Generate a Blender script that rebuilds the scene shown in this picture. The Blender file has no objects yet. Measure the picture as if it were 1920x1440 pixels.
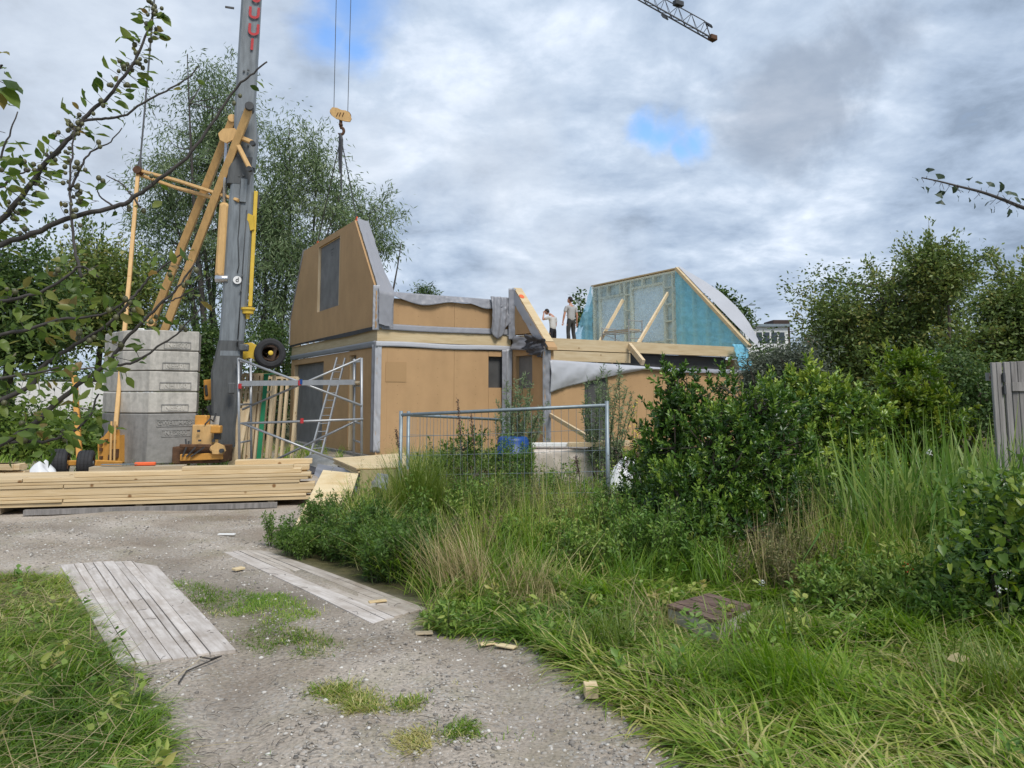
import bpy, math, random
import numpy as np
from mathutils import Vector, Matrix

random.seed(7)
rng = np.random.default_rng(11)
scene = bpy.context.scene
COL = scene.collection
R = math.radians

# ------------------------------------------------------------------ camera
EYE, FPX, TILT, PY0 = 1.6, 1400.0, R(6.0), 598.0
cam_data = bpy.data.cameras.new('camera')
cam = bpy.data.objects.new('camera', cam_data)
COL.objects.link(cam)
cam.location = (0, 0, EYE)
cam.rotation_euler = (R(90) + TILT, 0, 0)
cam_data.sensor_width = 36.0
cam_data.lens = 36.0 * FPX / 1920.0
cam_data.shift_y = -(720.0 - PY0) / 1920.0
cam_data.clip_start = 0.05
cam_data.clip_end = 3000
scene.camera = cam

# ------------------------------------------------------------------ sky
SUN_EL, SUN_AZ = R(52), R(150)      # azimuth clockwise from +Y
world = bpy.data.worlds.new('World')
scene.world = world
world.use_nodes = True


def build_sky():
    nt = world.node_tree
    nt.nodes.clear()
    N = nt.nodes.new
    L = nt.links.new

    def math_node(op, a, b=None, clamp=False):
        n = N('ShaderNodeMath')
        n.operation = op
        n.use_clamp = clamp
        for i, v in enumerate((a, b)):
            if v is None:
                continue
            if isinstance(v, (int, float)):
                n.inputs[i].default_value = v
            else:
                L(v, n.inputs[i])
        return n.outputs[0]

    def mixc(f, a, b):
        n = N('ShaderNodeMix')
        n.data_type = 'RGBA'
        for s, v in ((n.inputs[0], f), (n.inputs[6], a), (n.inputs[7], b)):
            if isinstance(v, tuple):
                s.default_value = v
            elif isinstance(v, (int, float)):
                s.default_value = v
            else:
                L(v, s)
        return n.outputs[2]

    def smooth(v, lo, hi, a=0.0, b=1.0):
        n = N('ShaderNodeMapRange')
        n.interpolation_type = 'SMOOTHSTEP'
        L(v, n.inputs[0])
        for i, x in enumerate((lo, hi, a, b)):
            n.inputs[i + 1].default_value = x
        return n.outputs[0]

    tc = N('ShaderNodeTexCoord')
    sep = N('ShaderNodeSeparateXYZ')
    L(tc.outputs['Generated'], sep.inputs[0])
    x, y, z = sep.outputs
    zz = math_node('ADD', math_node('MAXIMUM', z, 0.0), 0.25)
    comb = N('ShaderNodeCombineXYZ')
    L(math_node('DIVIDE', x, zz), comb.inputs[0])
    L(math_node('DIVIDE', y, zz), comb.inputs[1])
    comb.inputs[2].default_value = 3.7

    def noise(scale, detail, rough, offs, dist=0.0, vec=None):
        mp = N('ShaderNodeMapping')
        mp.inputs['Location'].default_value = offs
        L(vec or comb.outputs[0], mp.inputs[0])
        n = N('ShaderNodeTexNoise')
        n.inputs['Scale'].default_value = scale
        n.inputs['Detail'].default_value = detail
        n.inputs['Roughness'].default_value = rough
        n.inputs['Distortion'].default_value = dist
        L(mp.outputs[0], n.inputs['Vector'])
        return n.outputs['Fac']

    big = noise(1.3, 7, 0.55, (1.3, 0.4, 0), 0.25)
    mid = noise(3.6, 7, 0.58, (5.1, 2.2, 0), 0.3)
    fine = noise(9.5, 5, 0.6, (0.7, 8.2, 0), 0.2)
    warp = math_node('SUBTRACT', noise(5.0, 6, 0.62, (2, 2, 9), 0.3, tc.outputs['Generated']), 0.5)

    # brightness of the cloud deck
    t = math_node('ADD', math_node('MULTIPLY', big, 0.50),
                  math_node('ADD', math_node('MULTIPLY', mid, 0.48), math_node('MULTIPLY', fine, 0.20)))
    ramp = N('ShaderNodeValToRGB')
    el = ramp.color_ramp.elements
    el[0].position, el[0].color = 0.46, (0.31, 0.375, 0.465, 1)
    el[1].position, el[1].color = 0.74, (0.90, 0.94, 1.0, 1)
    e = el.new(0.545)
    e.color = (0.45, 0.53, 0.64, 1)
    e = el.new(0.63)
    e.color = (0.60, 0.675, 0.77, 1)
    L(t, ramp.inputs[0])
    tn = N('ShaderNodeVectorMath')
    tn.operation = 'MULTIPLY'
    L(ramp.outputs[0], tn.inputs[0])
    tn.inputs[1].default_value = (0.95, 1.0, 1.07)
    cloud = tn.outputs[0]

    def blob(d, r0, r1, wob):
        """1 inside the angular radius r0 of direction d, 0 beyond r1, edge broken up by noise."""
        dv = N('ShaderNodeVectorMath')
        dv.operation = 'DOT_PRODUCT'
        L(tc.outputs['Generated'], dv.inputs[0])
        dv.inputs[1].default_value = d
        ang = math_node('ARCCOSINE', dv.outputs['Value'])
        ang = math_node('ADD', ang, math_node('MULTIPLY', warp, wob))
        return smooth(ang, r0, r1, 1.0, 0.0)

    def ray(px, py):
        a, b = px - 960.0, PY0 - py
        v = Vector((a, FPX * math.cos(TILT) - b * math.sin(TILT), FPX * math.sin(TILT) + b * math.cos(TILT)))
        return tuple(v.normalized())

    def many(lst, wob):
        out = None
        for (px, py, r0, r1) in lst:
            b = blob(ray(px, py), r0, r1, wob)
            out = b if out is None else math_node('MAXIMUM', out, b)
        return out

    dark = many([(1590, 110, 0.0, 0.075), (1480, 185, 0.0, 0.07), (1700, 45, 0.0, 0.085), (1540, 150, 0.0, .075)], 0.30)
    cloud = mixc(math_node('MULTIPLY', dark, 0.62), cloud, (0.27, 0.325, 0.42, 1))
    pale = many([(200, 60, 0.05, 0.35), (880, 300, 0.0, 0.16), (640, 300, 0.0, 0.14), (1050, 560, 0.0, 0.2)], 0.35)
    cloud = mixc(math_node('MULTIPLY', pale, 0.42), cloud, (0.80, 0.85, 0.92, 1))
    horizon = smooth(z, 0.0, 0.16, 1.0, 0.0)
    cloud = mixc(math_node('MULTIPLY', horizon, 0.45), cloud, (0.60, 0.70, 0.80, 1))

    holes = many([(655, 5, 0.0, 0.075), (610, 60, 0.0, 0.055), (668, 95, 0.0, 0.045), (1208, 250, 0.0, 0.036), (1238, 262, 0.0, 0.042), (1268, 280, 0.0, 0.028)], 0.15)
    thin = smooth(t, 0.46, 0.38, 0.0, 0.25)
    cover = math_node('SUBTRACT', 1.0, math_node('MAXIMUM', math_node('MULTIPLY', holes, 0.95), thin), True)

    sky = N('ShaderNodeTexSky')
    sky.sky_type = 'NISHITA'
    sky.sun_disc = False
    sky.sun_elevation = SUN_EL
    sky.sun_rotation = SUN_AZ
    sky.air_density = 1.2
    sky.dust_density = 0.4
    sc = N('ShaderNodeVectorMath')
    sc.operation = 'SCALE'
    L(cloud, sc.inputs[0])
    sc.inputs['Scale'].default_value = 4.9
    sb = N('ShaderNodeVectorMath')
    sb.operation = 'MULTIPLY'
    L(sky.outputs[0], sb.inputs[0])
    sb.inputs[1].default_value = (0.75, 0.95, 1.2)
    final = mixc(cover, sb.outputs[0], sc.outputs[0])
    bg = N('ShaderNodeBackground')
    bg.inputs['Strength'].default_value = 0.10
    L(final, bg.inputs[0])
    out = N('ShaderNodeOutputWorld')
    L(bg.outputs[0], out.inputs[0])


build_sky()
sun_data = bpy.data.lights.new('sun', 'SUN')
sun_data.energy = 1.5
sun_data.angle = R(22)
sun_data.color = (1.0, 0.95, 0.88)
sun = bpy.data.objects.new('sun', sun_data)
COL.objects.link(sun)
sd = Vector((math.sin(SUN_AZ) * math.cos(SUN_EL), math.cos(SUN_AZ) * math.cos(SUN_EL), math.sin(SUN_EL)))
sun.rotation_euler = sd.to_track_quat('Z', 'Y').to_euler()
sun.location = (0, 0, 40)

vs = scene.view_settings
vs.view_transform = 'Standard'
vs.look = 'None'
vs.exposure = 1.1
vs.gamma = 1.0
vs.use_curve_mapping = False
scene.cycles.use_denoising = True
scene.cycles.max_bounces = 6
scene.cycles.diffuse_bounces = 3
scene.cycles.glossy_bounces = 2
scene.cycles.transmission_bounces = 4
scene.cycles.transparent_max_bounces = 8
scene.cycles.sample_clamp_indirect = 4.0


# ------------------------------------------------------------------ measuring
def raydir(px, py):
    a, b = px - 960.0, PY0 - py
    return np.array([a, FPX * math.cos(TILT) - b * math.sin(TILT), FPX * math.sin(TILT) + b * math.cos(TILT)])


def P(px, py, Y):
    """World point at distance Y that the photograph shows at (px, py)."""
    d = raydir(px, py)
    return Vector((d[0] / d[1] * Y, Y, EYE + d[2] / d[1] * Y))


def G(px, py, z=0.0):
    d = raydir(px, py)
    k = (z - EYE) / d[2]
    return Vector((d[0] * k, d[1] * k, z))


def XY(px, py, z=0.0):
    g = G(px, py, z)
    return (g.x, g.y)


def inside(poly, x, y):
    poly = np.asarray(poly, float)
    c = np.zeros(np.shape(x), bool)
    j = len(poly) - 1
    for i in range(len(poly)):
        xi, yi = poly[i]
        xj, yj = poly[j]
        cond = ((yi > y) != (yj > y)) & (x < (xj - xi) * (y - yi) / (yj - yi + 1e-12) + xi)
        c ^= cond
        j = i
    return c


def seg_dist(pts, x, y):
    pts = np.asarray(pts, float)
    best = np.full(np.shape(x), 1e9)
    for a, b in zip(pts[:-1], pts[1:]):
        d = b - a
        t = np.clip(((x - a[0]) * d[0] + (y - a[1]) * d[1]) / (d @ d), 0, 1)
        best = np.minimum(best, np.hypot(x - a[0] - t * d[0], y - a[1] - t * d[1]))
    return best


def vnoise(x, y, s=1.0, seed=0):
    """Smooth value noise 0..1."""
    x = np.asarray(x, float) * s + 37.1 + seed * 17.3
    y = np.asarray(y, float) * s + 91.7 + seed * 5.1
    xi, yi = np.floor(x), np.floor(y)
    fx, fy = x - xi, y - yi
    fx, fy = fx * fx * (3 - 2 * fx), fy * fy * (3 - 2 * fy)

    def h(a, b):
        v = np.sin(a * 127.1 + b * 311.7 + seed * 13.7) * 43758.5453
        return v - np.floor(v)
    return (h(xi, yi) * (1 - fx) + h(xi + 1, yi) * fx) * (1 - fy) + (h(xi, yi + 1) * (1 - fx) + h(xi + 1, yi + 1) * fx) * fy


# ------------------------------------------------------------------ objects
def tag(o, label=None, cat=None, group=None, kind=None):
    if label:
        o['label'] = label
    if cat:
        o['category'] = cat
    if group:
        o['group'] = group
    if kind:
        o['kind'] = kind
    return o


def thing(name, loc, label, cat, group=None):
    o = bpy.data.objects.new(name, None)
    o.empty_display_size = 0.1
    COL.objects.link(o)
    o.location = loc
    return tag(o, label, cat, group)


def origin_of(o):
    v = Vector((0, 0, 0))
    while o is not None:
        v += o.location
        o = o.parent
    return v


def link_mesh(name, me, parent=None, mats=(), smooth=False):
    o = bpy.data.objects.new(name, me)
    COL.objects.link(o)
    for m in mats:
        me.materials.append(m)
    if smooth:
        me.polygons.foreach_set('use_smooth', np.ones(len(me.polygons), bool))
    if parent is not None:
        o.parent = parent
    return o


class MB:
    """Collects shapes in world coordinates; build() links them as one object."""

    def __init__(self):
        self.v, self.f, self.m = [], [], []
        self.mi = 0

    def add(self, verts, faces):
        o = len(self.v)
        self.v += [tuple(p) for p in verts]
        self.f += [tuple(i + o for i in f) for f in faces]
        self.m += [self.mi] * len(faces)
        return self

    def hexa(self, p):
        """8 corners: bottom loop 0-3, top loop 4-7."""
        return self.add(p, [(3, 2, 1, 0), (4, 5, 6, 7), (0, 1, 5, 4), (1, 2, 6, 5), (2, 3, 7, 6), (3, 0, 4, 7)])

    def box(self, c, s, rz=0.0, bev=0.0, M=None):
        hx, hy, hz = s[0] / 2, s[1] / 2, s[2] / 2
        if M is None:
            M = Matrix.Translation(c) @ Matrix.Rotation(rz, 4, 'Z')
        if bev <= 0:
            p = [M @ Vector(q) for q in ((-hx, -hy, -hz), (hx, -hy, -hz), (hx, hy, -hz), (-hx, hy, -hz),
                                         (-hx, -hy, hz), (hx, -hy, hz), (hx, hy, hz), (-hx, hy, hz))]
            return self.hexa(p)
        b = min(bev, hx * .45, hy * .45, hz * .45)
        rings = []
        for (z, ins) in ((-hz, b), (-hz + b, 0), (hz - b, 0), (hz, b)):
            X, Y = hx - ins, hy - ins
            rings.append([(-X + b, -Y, z), (X - b, -Y, z), (X, -Y + b, z), (X, Y - b, z), (X - b, Y, z), (-X + b, Y, z), (-X, Y - b, z), (-X, -Y + b, z)])
        vs_ = [M @ Vector(q) for r in rings for q in r]
        fs = [tuple(range(7, -1, -1)), tuple(range(24, 32))]
        for k in range(3):
            for i in range(8):
                j = (i + 1) % 8
                fs.append((k * 8 + i, k * 8 + j, k * 8 + 8 + j, k * 8 + 8 + i))
        return self.add(vs_, fs)

    def beam(self, a, b, w, h, up=(0, 0, 1), bev=0.0):
        """Rectangular bar from a to b; w across, h along up."""
        a, b = Vector(a), Vector(b)
        d = (b - a)
        ln = d.length
        d.normalize()
        up = Vector(up)
        s = d.cross(up)
        if s.length < 1e-4:
            s = d.cross(Vector((1, 0, 0)))
        s.normalize()
        u = s.cross(d)
        M = Matrix((s, d, u)).transposed().to_4x4()
        M.translation = (a + b) / 2
        return self.box(None, (w, ln, h), M=M, bev=bev)

    def tube(self, pts, rad, n=8, caps=True):
        pts = [Vector(p) for p in pts]
        if isinstance(rad, (int, float)):
            rad = [rad] * len(pts)
        vs_, fs = [], []
        prev = None
        for i, p in enumerate(pts):
            d = (pts[min(i + 1, len(pts) - 1)] - pts[max(i - 1, 0)])
            d.normalize()
            if prev is None:
                s = d.cross(Vector((0, 0, 1)))
                if s.length < 0.05:
                    s = d.cross(Vector((1, 0, 0)))
            else:
                s = prev - d * prev.dot(d)
            s.normalize()
            prev = s
            t = d.cross(s)
            for k in range(n):
                an = 2 * math.pi * k / n
                vs_.append(p + (s * math.cos(an) + t * math.sin(an)) * rad[i])
        for i in range(len(pts) - 1):
            for k in range(n):
                j = (k + 1) % n
                fs.append((i * n + k, i * n + j, i * n + n + j, i * n + n + k))
        if caps:
            fs.append(tuple(range(n - 1, -1, -1)))
            fs.append(tuple(range((len(pts) - 1) * n, len(pts) * n)))
        return self.add(vs_, fs)

    def prism(self, poly, ext):
        """Planar polygon (3D points) pushed along vector ext."""
        n = len(poly)
        ext = Vector(ext)
        a = [Vector(p) for p in poly]
        vs_ = a + [p + ext for p in a]
        fs = [tuple(range(n - 1, -1, -1)), tuple(range(n, 2 * n))]
        for i in range(n):
            j = (i + 1) % n
            fs.append((i, j, n + j, n + i))
        return self.add(vs_, fs)

    def lathe(self, c, axis, prof, n=24):
        """prof: (distance along axis, radius)."""
        c, ax = Vector(c), Vector(axis).normalized()
        s = ax.cross(Vector((0, 0, 1)))
        if s.length < 0.05:
            s = ax.cross(Vector((1, 0, 0)))
        s.normalize()
        t = ax.cross(s)
        vs_, fs = [], []
        for (h, r) in prof:
            for k in range(n):
                an = 2 * math.pi * k / n
                vs_.append(c + ax * h + (s * math.cos(an) + t * math.sin(an)) * max(r, 1e-4))
        for i in range(len(prof) - 1):
            for k in range(n):
                j = (k + 1) % n
                fs.append((i * n + k, i * n + j, i * n + n + j, i * n + n + k))
        fs.append(tuple(range(n - 1, -1, -1)))
        fs.append(tuple(range((len(prof) - 1) * n, len(prof) * n)))
        return self.add(vs_, fs)

    def ball(self, c, r, nu=8, nv=6, M=None):
        prof = []
        vs_, fs = [], []
        rr = r if hasattr(r, '__len__') else (r, r, r)
        for i in range(nv + 1):
            a = math.pi * i / nv
            for k in range(nu):
                b = 2 * math.pi * k / nu
                q = Vector((rr[0] * math.sin(a) * math.cos(b), rr[1] * math.sin(a) * math.sin(b), -rr[2] * math.cos(a)))
                if M is not None:
                    q = M @ q
                vs_.append(Vector(c) + q)
        for i in range(nv):
            for k in range(nu):
                j = (k + 1) % nu
                fs.append((i * nu + k, i * nu + j, i * nu + nu + j, i * nu + nu + k))
        return self.add(vs_, fs)

    def grid(self, fn, nu, nv):
        """Sheet from fn(u, v) -> point, u, v in 0..1."""
        vs_ = [fn(i / nu, j / nv) for j in range(nv + 1) for i in range(nu + 1)]
        fs = [(j * (nu + 1) + i, j * (nu + 1) + i + 1, (j + 1) * (nu + 1) + i + 1, (j + 1) * (nu + 1) + i) for j in range(nv) for i in range(nu)]
        return self.add(vs_, fs)

    def build(self, name, mat, parent=None, smooth=False):
        o0 = origin_of(parent) if parent is not None else Vector((0, 0, 0))
        me = bpy.data.meshes.new(name)
        me.from_pydata([(p[0] - o0.x, p[1] - o0.y, p[2] - o0.z) for p in self.v], [], self.f)
        mats = mat if isinstance(mat, (list, tuple)) else [mat]
        o = link_mesh(name, me, parent, mats, smooth)
        if len(mats) > 1:
            me.polygons.foreach_set('material_index', np.array(self.m, np.int32))
        me.update()
        return o

    def top(self, name, mat, label, cat, group=None, base=None, smooth=False):
        """One-mesh thing with its origin at its base."""
        a = np.array(self.v)
        if base is None:
            base = ((a[:, 0].min() + a[:, 0].max()) / 2, (a[:, 1].min() + a[:, 1].max()) / 2, a[:, 2].min())
        self.v = [tuple(p) for p in (a - np.array(base))]
        o = self.build(name, mat, None, smooth)
        o.location = base
        return tag(o, label, cat, group)


def wrinkle(fn, amp, normal, s=3.0, seed=1, hang=0.0):
    """Adds creases to a sheet function along normal."""
    nv = Vector(normal)

    def g(u, v):
        p = Vector(fn(u, v))
        q = (p.x * 1.7 + p.y * 1.3)
        n1 = float(vnoise(q, p.z, s * .8, seed)) - .5
        r1 = 1 - abs(float(vnoise(q * 1.2 + p.z * .8, p.z - q * .35, s * 1.5, seed + 5)) - .5) * 2
        r2 = 1 - abs(float(vnoise(q - p.z * 1.1, p.z + q * .3, s * 2.6, seed + 7)) - .5) * 2
        return p + nv * amp * (n1 * .30 + r1 ** 5 * .42 + r2 ** 5 * .26)
    return g


# ------------------------------------------------------------------ materials
def mat(name, col=(0.5, 0.5, 0.5), rough=0.7, metal=0.0, spec=0.4, var=0.12, scale=4.0, bump=0.0, bscale=40.0, dirt=None, stretch=(1, 1, 1)):
    m = bpy.data.materials.new(name)
    m.use_nodes = True
    nt = m.node_tree
    b = nt.nodes['Principled BSDF']
    b.inputs['Roughness'].default_value = rough
    b.inputs['Metallic'].default_value = metal
    b.inputs['Specular IOR Level'].default_value = spec
    tc = nt.nodes.new('ShaderNodeTexCoord')
    mp = nt.nodes.new('ShaderNodeMapping')
    mp.inputs['Scale'].default_value = stretch
    nt.links.new(tc.outputs['Object'], mp.inputs[0])
    n = nt.nodes.new('ShaderNodeTexNoise')
    n.inputs['Scale'].default_value = scale
    n.inputs['Detail'].default_value = 6
    n.inputs['Roughness'].default_value = 0.65
    nt.links.new(mp.outputs[0], n.inputs['Vector'])
    r = nt.nodes.new('ShaderNodeValToRGB')
    c = np.array(col)
    r.color_ramp.elements[0].position = 0.3
    r.color_ramp.elements[1].position = 0.7
    lo = c * (1 - var) if dirt is None else np.array(dirt)
    r.color_ramp.elements[0].color = (*lo, 1)
    r.color_ramp.elements[1].color = (*np.minimum(c * (1 + var), 0.95), 1)
    nt.links.new(n.outputs['Fac'], r.inputs[0])
    nt.links.new(r.outputs[0], b.inputs['Base Color'])
    if bump > 0:
        n2 = nt.nodes.new('ShaderNodeTexNoise')
        n2.inputs['Scale'].default_value = bscale
        n2.inputs['Detail'].default_value = 5
        nt.links.new(mp.outputs[0], n2.inputs['Vector'])
        bp = nt.nodes.new('ShaderNodeBump')
        bp.inputs['Strength'].default_value = bump
        bp.inputs['Distance'].default_value = 0.01
        nt.links.new(n2.outputs['Fac'], bp.inputs['Height'])
        nt.links.new(bp.outputs[0], b.inputs['Normal'])
    return m


def wood_mat(name, c1, c2, rough=0.65, stretch=(1, 1, 14), scale=2.2, knots=True, per_object=0.12, rotz=0.0, mud=0.0):
    """Sawn wood: grain runs along the axis with the smallest stretch."""
    m = bpy.data.materials.new(name)
    m.use_nodes = True
    nt = m.node_tree
    L = nt.links.new
    b = nt.nodes['Principled BSDF']
    b.inputs['Roughness'].default_value = rough
    b.inputs['Specular IOR Level'].default_value = 0.25
    tc = nt.nodes.new('ShaderNodeTexCoord')
    oi = nt.nodes.new('ShaderNodeObjectInfo')
    ad = nt.nodes.new('ShaderNodeVectorMath')
    ad.operation = 'ADD'
    L(tc.outputs['Object'], ad.inputs[0])
    sc = nt.nodes.new('ShaderNodeVectorMath')
    sc.operation = 'SCALE'
    cx = nt.nodes.new('ShaderNodeCombineXYZ')
    for i in range(3):
        L(oi.outputs['Random'], cx.inputs[i])
    L(cx.outputs[0], sc.inputs[0])
    sc.inputs['Scale'].default_value = 31.0
    L(sc.outputs[0], ad.inputs[1])
    mp = nt.nodes.new('ShaderNodeMapping')
    mp.inputs['Scale'].default_value = stretch
    if rotz:
        m0 = nt.nodes.new('ShaderNodeMapping')
        m0.inputs['Rotation'].default_value = (0, 0, rotz)
        L(ad.outputs[0], m0.inputs[0])
        L(m0.outputs[0], mp.inputs[0])
    else:
        L(ad.outputs[0], mp.inputs[0])
    n = nt.nodes.new('ShaderNodeTexNoise')
    n.inputs['Scale'].default_value = scale
    n.inputs['Detail'].default_value = 7
    n.inputs['Roughness'].default_value = 0.6
    n.inputs['Distortion'].default_value = 0.4
    L(mp.outputs[0], n.inputs['Vector'])
    r = nt.nodes.new('ShaderNodeValToRGB')
    r.color_ramp.elements[0].position = 0.34
    r.color_ramp.elements[0].color = (*c2, 1)
    r.color_ramp.elements[1].position = 0.62
    r.color_ramp.elements[1].color = (*c1, 1)
    L(n.outputs['Fac'], r.inputs[0])
    colr = r.outputs[0]
    if knots:
        vz = nt.nodes.new('ShaderNodeTexVoronoi')
        vz.inputs['Scale'].default_value = 2.6
        L(ad.outputs[0], vz.inputs['Vector'])
        mr = nt.nodes.new('ShaderNodeMapRange')
        L(vz.outputs['Distance'], mr.inputs[0])
        mr.inputs[1].default_value = 0.05
        mr.inputs[2].default_value = 0.09
        mr.inputs[3].default_value = 1.0
        mr.inputs[4].default_value = 0.0
        mx = nt.nodes.new('ShaderNodeMix')
        mx.data_type = 'RGBA'
        L(mr.outputs[0], mx.inputs[0])
        L(colr, mx.inputs[6])
        mx.inputs[7].default_value = (c2[0] * .45, c2[1] * .33, c2[2] * .25, 1)
        colr = mx.outputs[2]
    if mud:
        mn = nt.nodes.new('ShaderNodeTexNoise')
        mn.inputs['Scale'].default_value = 2.6
        mn.inputs['Detail'].default_value = 8
        mn.inputs['Roughness'].default_value = 0.7
        L(tc.outputs['Object'], mn.inputs['Vector'])
        mr3 = nt.nodes.new('ShaderNodeMapRange')
        L(mn.outputs['Fac'], mr3.inputs[0])
        mr3.inputs[1].default_value, mr3.inputs[2].default_value = 0.46, 0.68
        mr3.inputs[3].default_value, mr3.inputs[4].default_value = 0.0, mud
        mx3 = nt.nodes.new('ShaderNodeMix')
        mx3.data_type = 'RGBA'
        L(mr3.outputs[0], mx3.inputs[0])
        L(colr, mx3.inputs[6])
        mx3.inputs[7].default_value = (0.27, 0.215, 0.165, 1)
        colr = mx3.outputs[2]
    hs = nt.nodes.new('ShaderNodeHueSaturation')
    mr2 = nt.nodes.new('ShaderNodeMapRange')
    L(oi.outputs['Random'], mr2.inputs[0])
    mr2.inputs[3].default_value = 1 - per_object
    mr2.inputs[4].default_value = 1 + per_object
    L(mr2.outputs[0], hs.inputs['Value'])
    L(colr, hs.inputs['Color'])
    L(hs.outputs[0], b.inputs['Base Color'])
    bp = nt.nodes.new('ShaderNodeBump')
    bp.inputs['Strength'].default_value = 0.25
    bp.inputs['Distance'].default_value = 0.004
    L(n.outputs['Fac'], bp.inputs['Height'])
    L(bp.outputs[0], b.inputs['Normal'])
    return m


def leaf_mat(name, cols, trans=0.3, rough=0.45, spec=0.35, per_object=False):
    """Colours picked by the leaf's own tint value."""
    m = bpy.data.materials.new(name)
    m.use_nodes = True
    nt = m.node_tree
    L = nt.links.new
    b = nt.nodes['Principled BSDF']
    out = nt.nodes['Material Output']
    if per_object:
        src = nt.nodes.new('ShaderNodeObjectInfo').outputs['Random']
    else:
        at = nt.nodes.new('ShaderNodeAttribute')
        at.attribute_name = 'tint'
        src = at.outputs['Fac']
    r = nt.nodes.new('ShaderNodeValToRGB')
    el = r.color_ramp.elements
    el[0].position, el[0].color = 0.0, (*cols[0], 1)
    el[1].position, el[1].color = 1.0, (*cols[-1], 1)
    for i, c in enumerate(cols[1:-1]):
        e = el.new((i + 1) / (len(cols) - 1))
        e.color = (*c, 1)
    L(src, r.inputs[0])
    L(r.outputs[0], b.inputs['Base Color'])
    b.inputs['Roughness'].default_value = rough
    b.inputs['Specular IOR Level'].default_value = spec
    tr = nt.nodes.new('ShaderNodeBsdfTranslucent')
    hs = nt.nodes.new('ShaderNodeHueSaturation')
    hs.inputs['Value'].default_value = 1.25
    hs.inputs['Saturation'].default_value = 1.1
    L(r.outputs[0], hs.inputs['Color'])
    L(hs.outputs[0], tr.inputs[0])
    mx = nt.nodes.new('ShaderNodeMixShader')
    mx.inputs[0].default_value = trans
    L(b.outputs[0], mx.inputs[1])
    L(tr.outputs[0], mx.inputs[2])
    L(mx.outputs[0], out.inputs[0])
    return m


def foil_mat(name, col, alpha, rough=0.25):
    """Translucent plastic film."""
    m = bpy.data.materials.new(name)
    m.use_nodes = True
    nt = m.node_tree
    L = nt.links.new
    b = nt.nodes['Principled BSDF']
    out = nt.nodes['Material Output']
    b.inputs['Base Color'].default_value = (*col, 1)
    b.inputs['Roughness'].default_value = rough
    b.inputs['Specular IOR Level'].default_value = 0.6
    tc = nt.nodes.new('ShaderNodeTexCoord')
    n = nt.nodes.new('ShaderNodeTexNoise')
    n.inputs['Scale'].default_value = 2.5
    n.inputs['Detail'].default_value = 6
    n.inputs['Distortion'].default_value = 1.2
    L(tc.outputs['Object'], n.inputs['Vector'])
    mr = nt.nodes.new('ShaderNodeMapRange')
    L(n.outputs['Fac'], mr.inputs[0])
    mr.inputs[1].default_value, mr.inputs[2].default_value = 0.3, 0.7
    mr.inputs[3].default_value, mr.inputs[4].default_value = max(alpha - .2, 0), min(alpha + .15, 1)
    bp = nt.nodes.new('ShaderNodeBump')
    bp.inputs['Strength'].default_value = 0.5
    bp.inputs['Distance'].default_value = 0.05
    L(n.outputs['Fac'], bp.inputs['Height'])
    L(bp.outputs[0], b.inputs['Normal'])
    tr = nt.nodes.new('ShaderNodeBsdfTransparent')
    tr.inputs[0].default_value = (*(np.array(col) * .35 + .65), 1)
    mx = nt.nodes.new('ShaderNodeMixShader')
    L(mr.outputs[0], mx.inputs[0])
    L(tr.outputs[0], mx.inputs[1])
    L(mx.outputs[0], out.inputs[0])
    tl = nt.nodes.new('ShaderNodeBsdfTranslucent')
    tl.inputs[0].default_value = (*col, 1)
    m1 = nt.nodes.new('ShaderNodeMixShader')
    m1.inputs[0].default_value = 0.3
    L(b.outputs[0], m1.inputs[1])
    L(tl.outputs[0], m1.inputs[2])
    L(m1.outputs[0], mx.inputs[2])
    return m


M = {}


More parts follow.
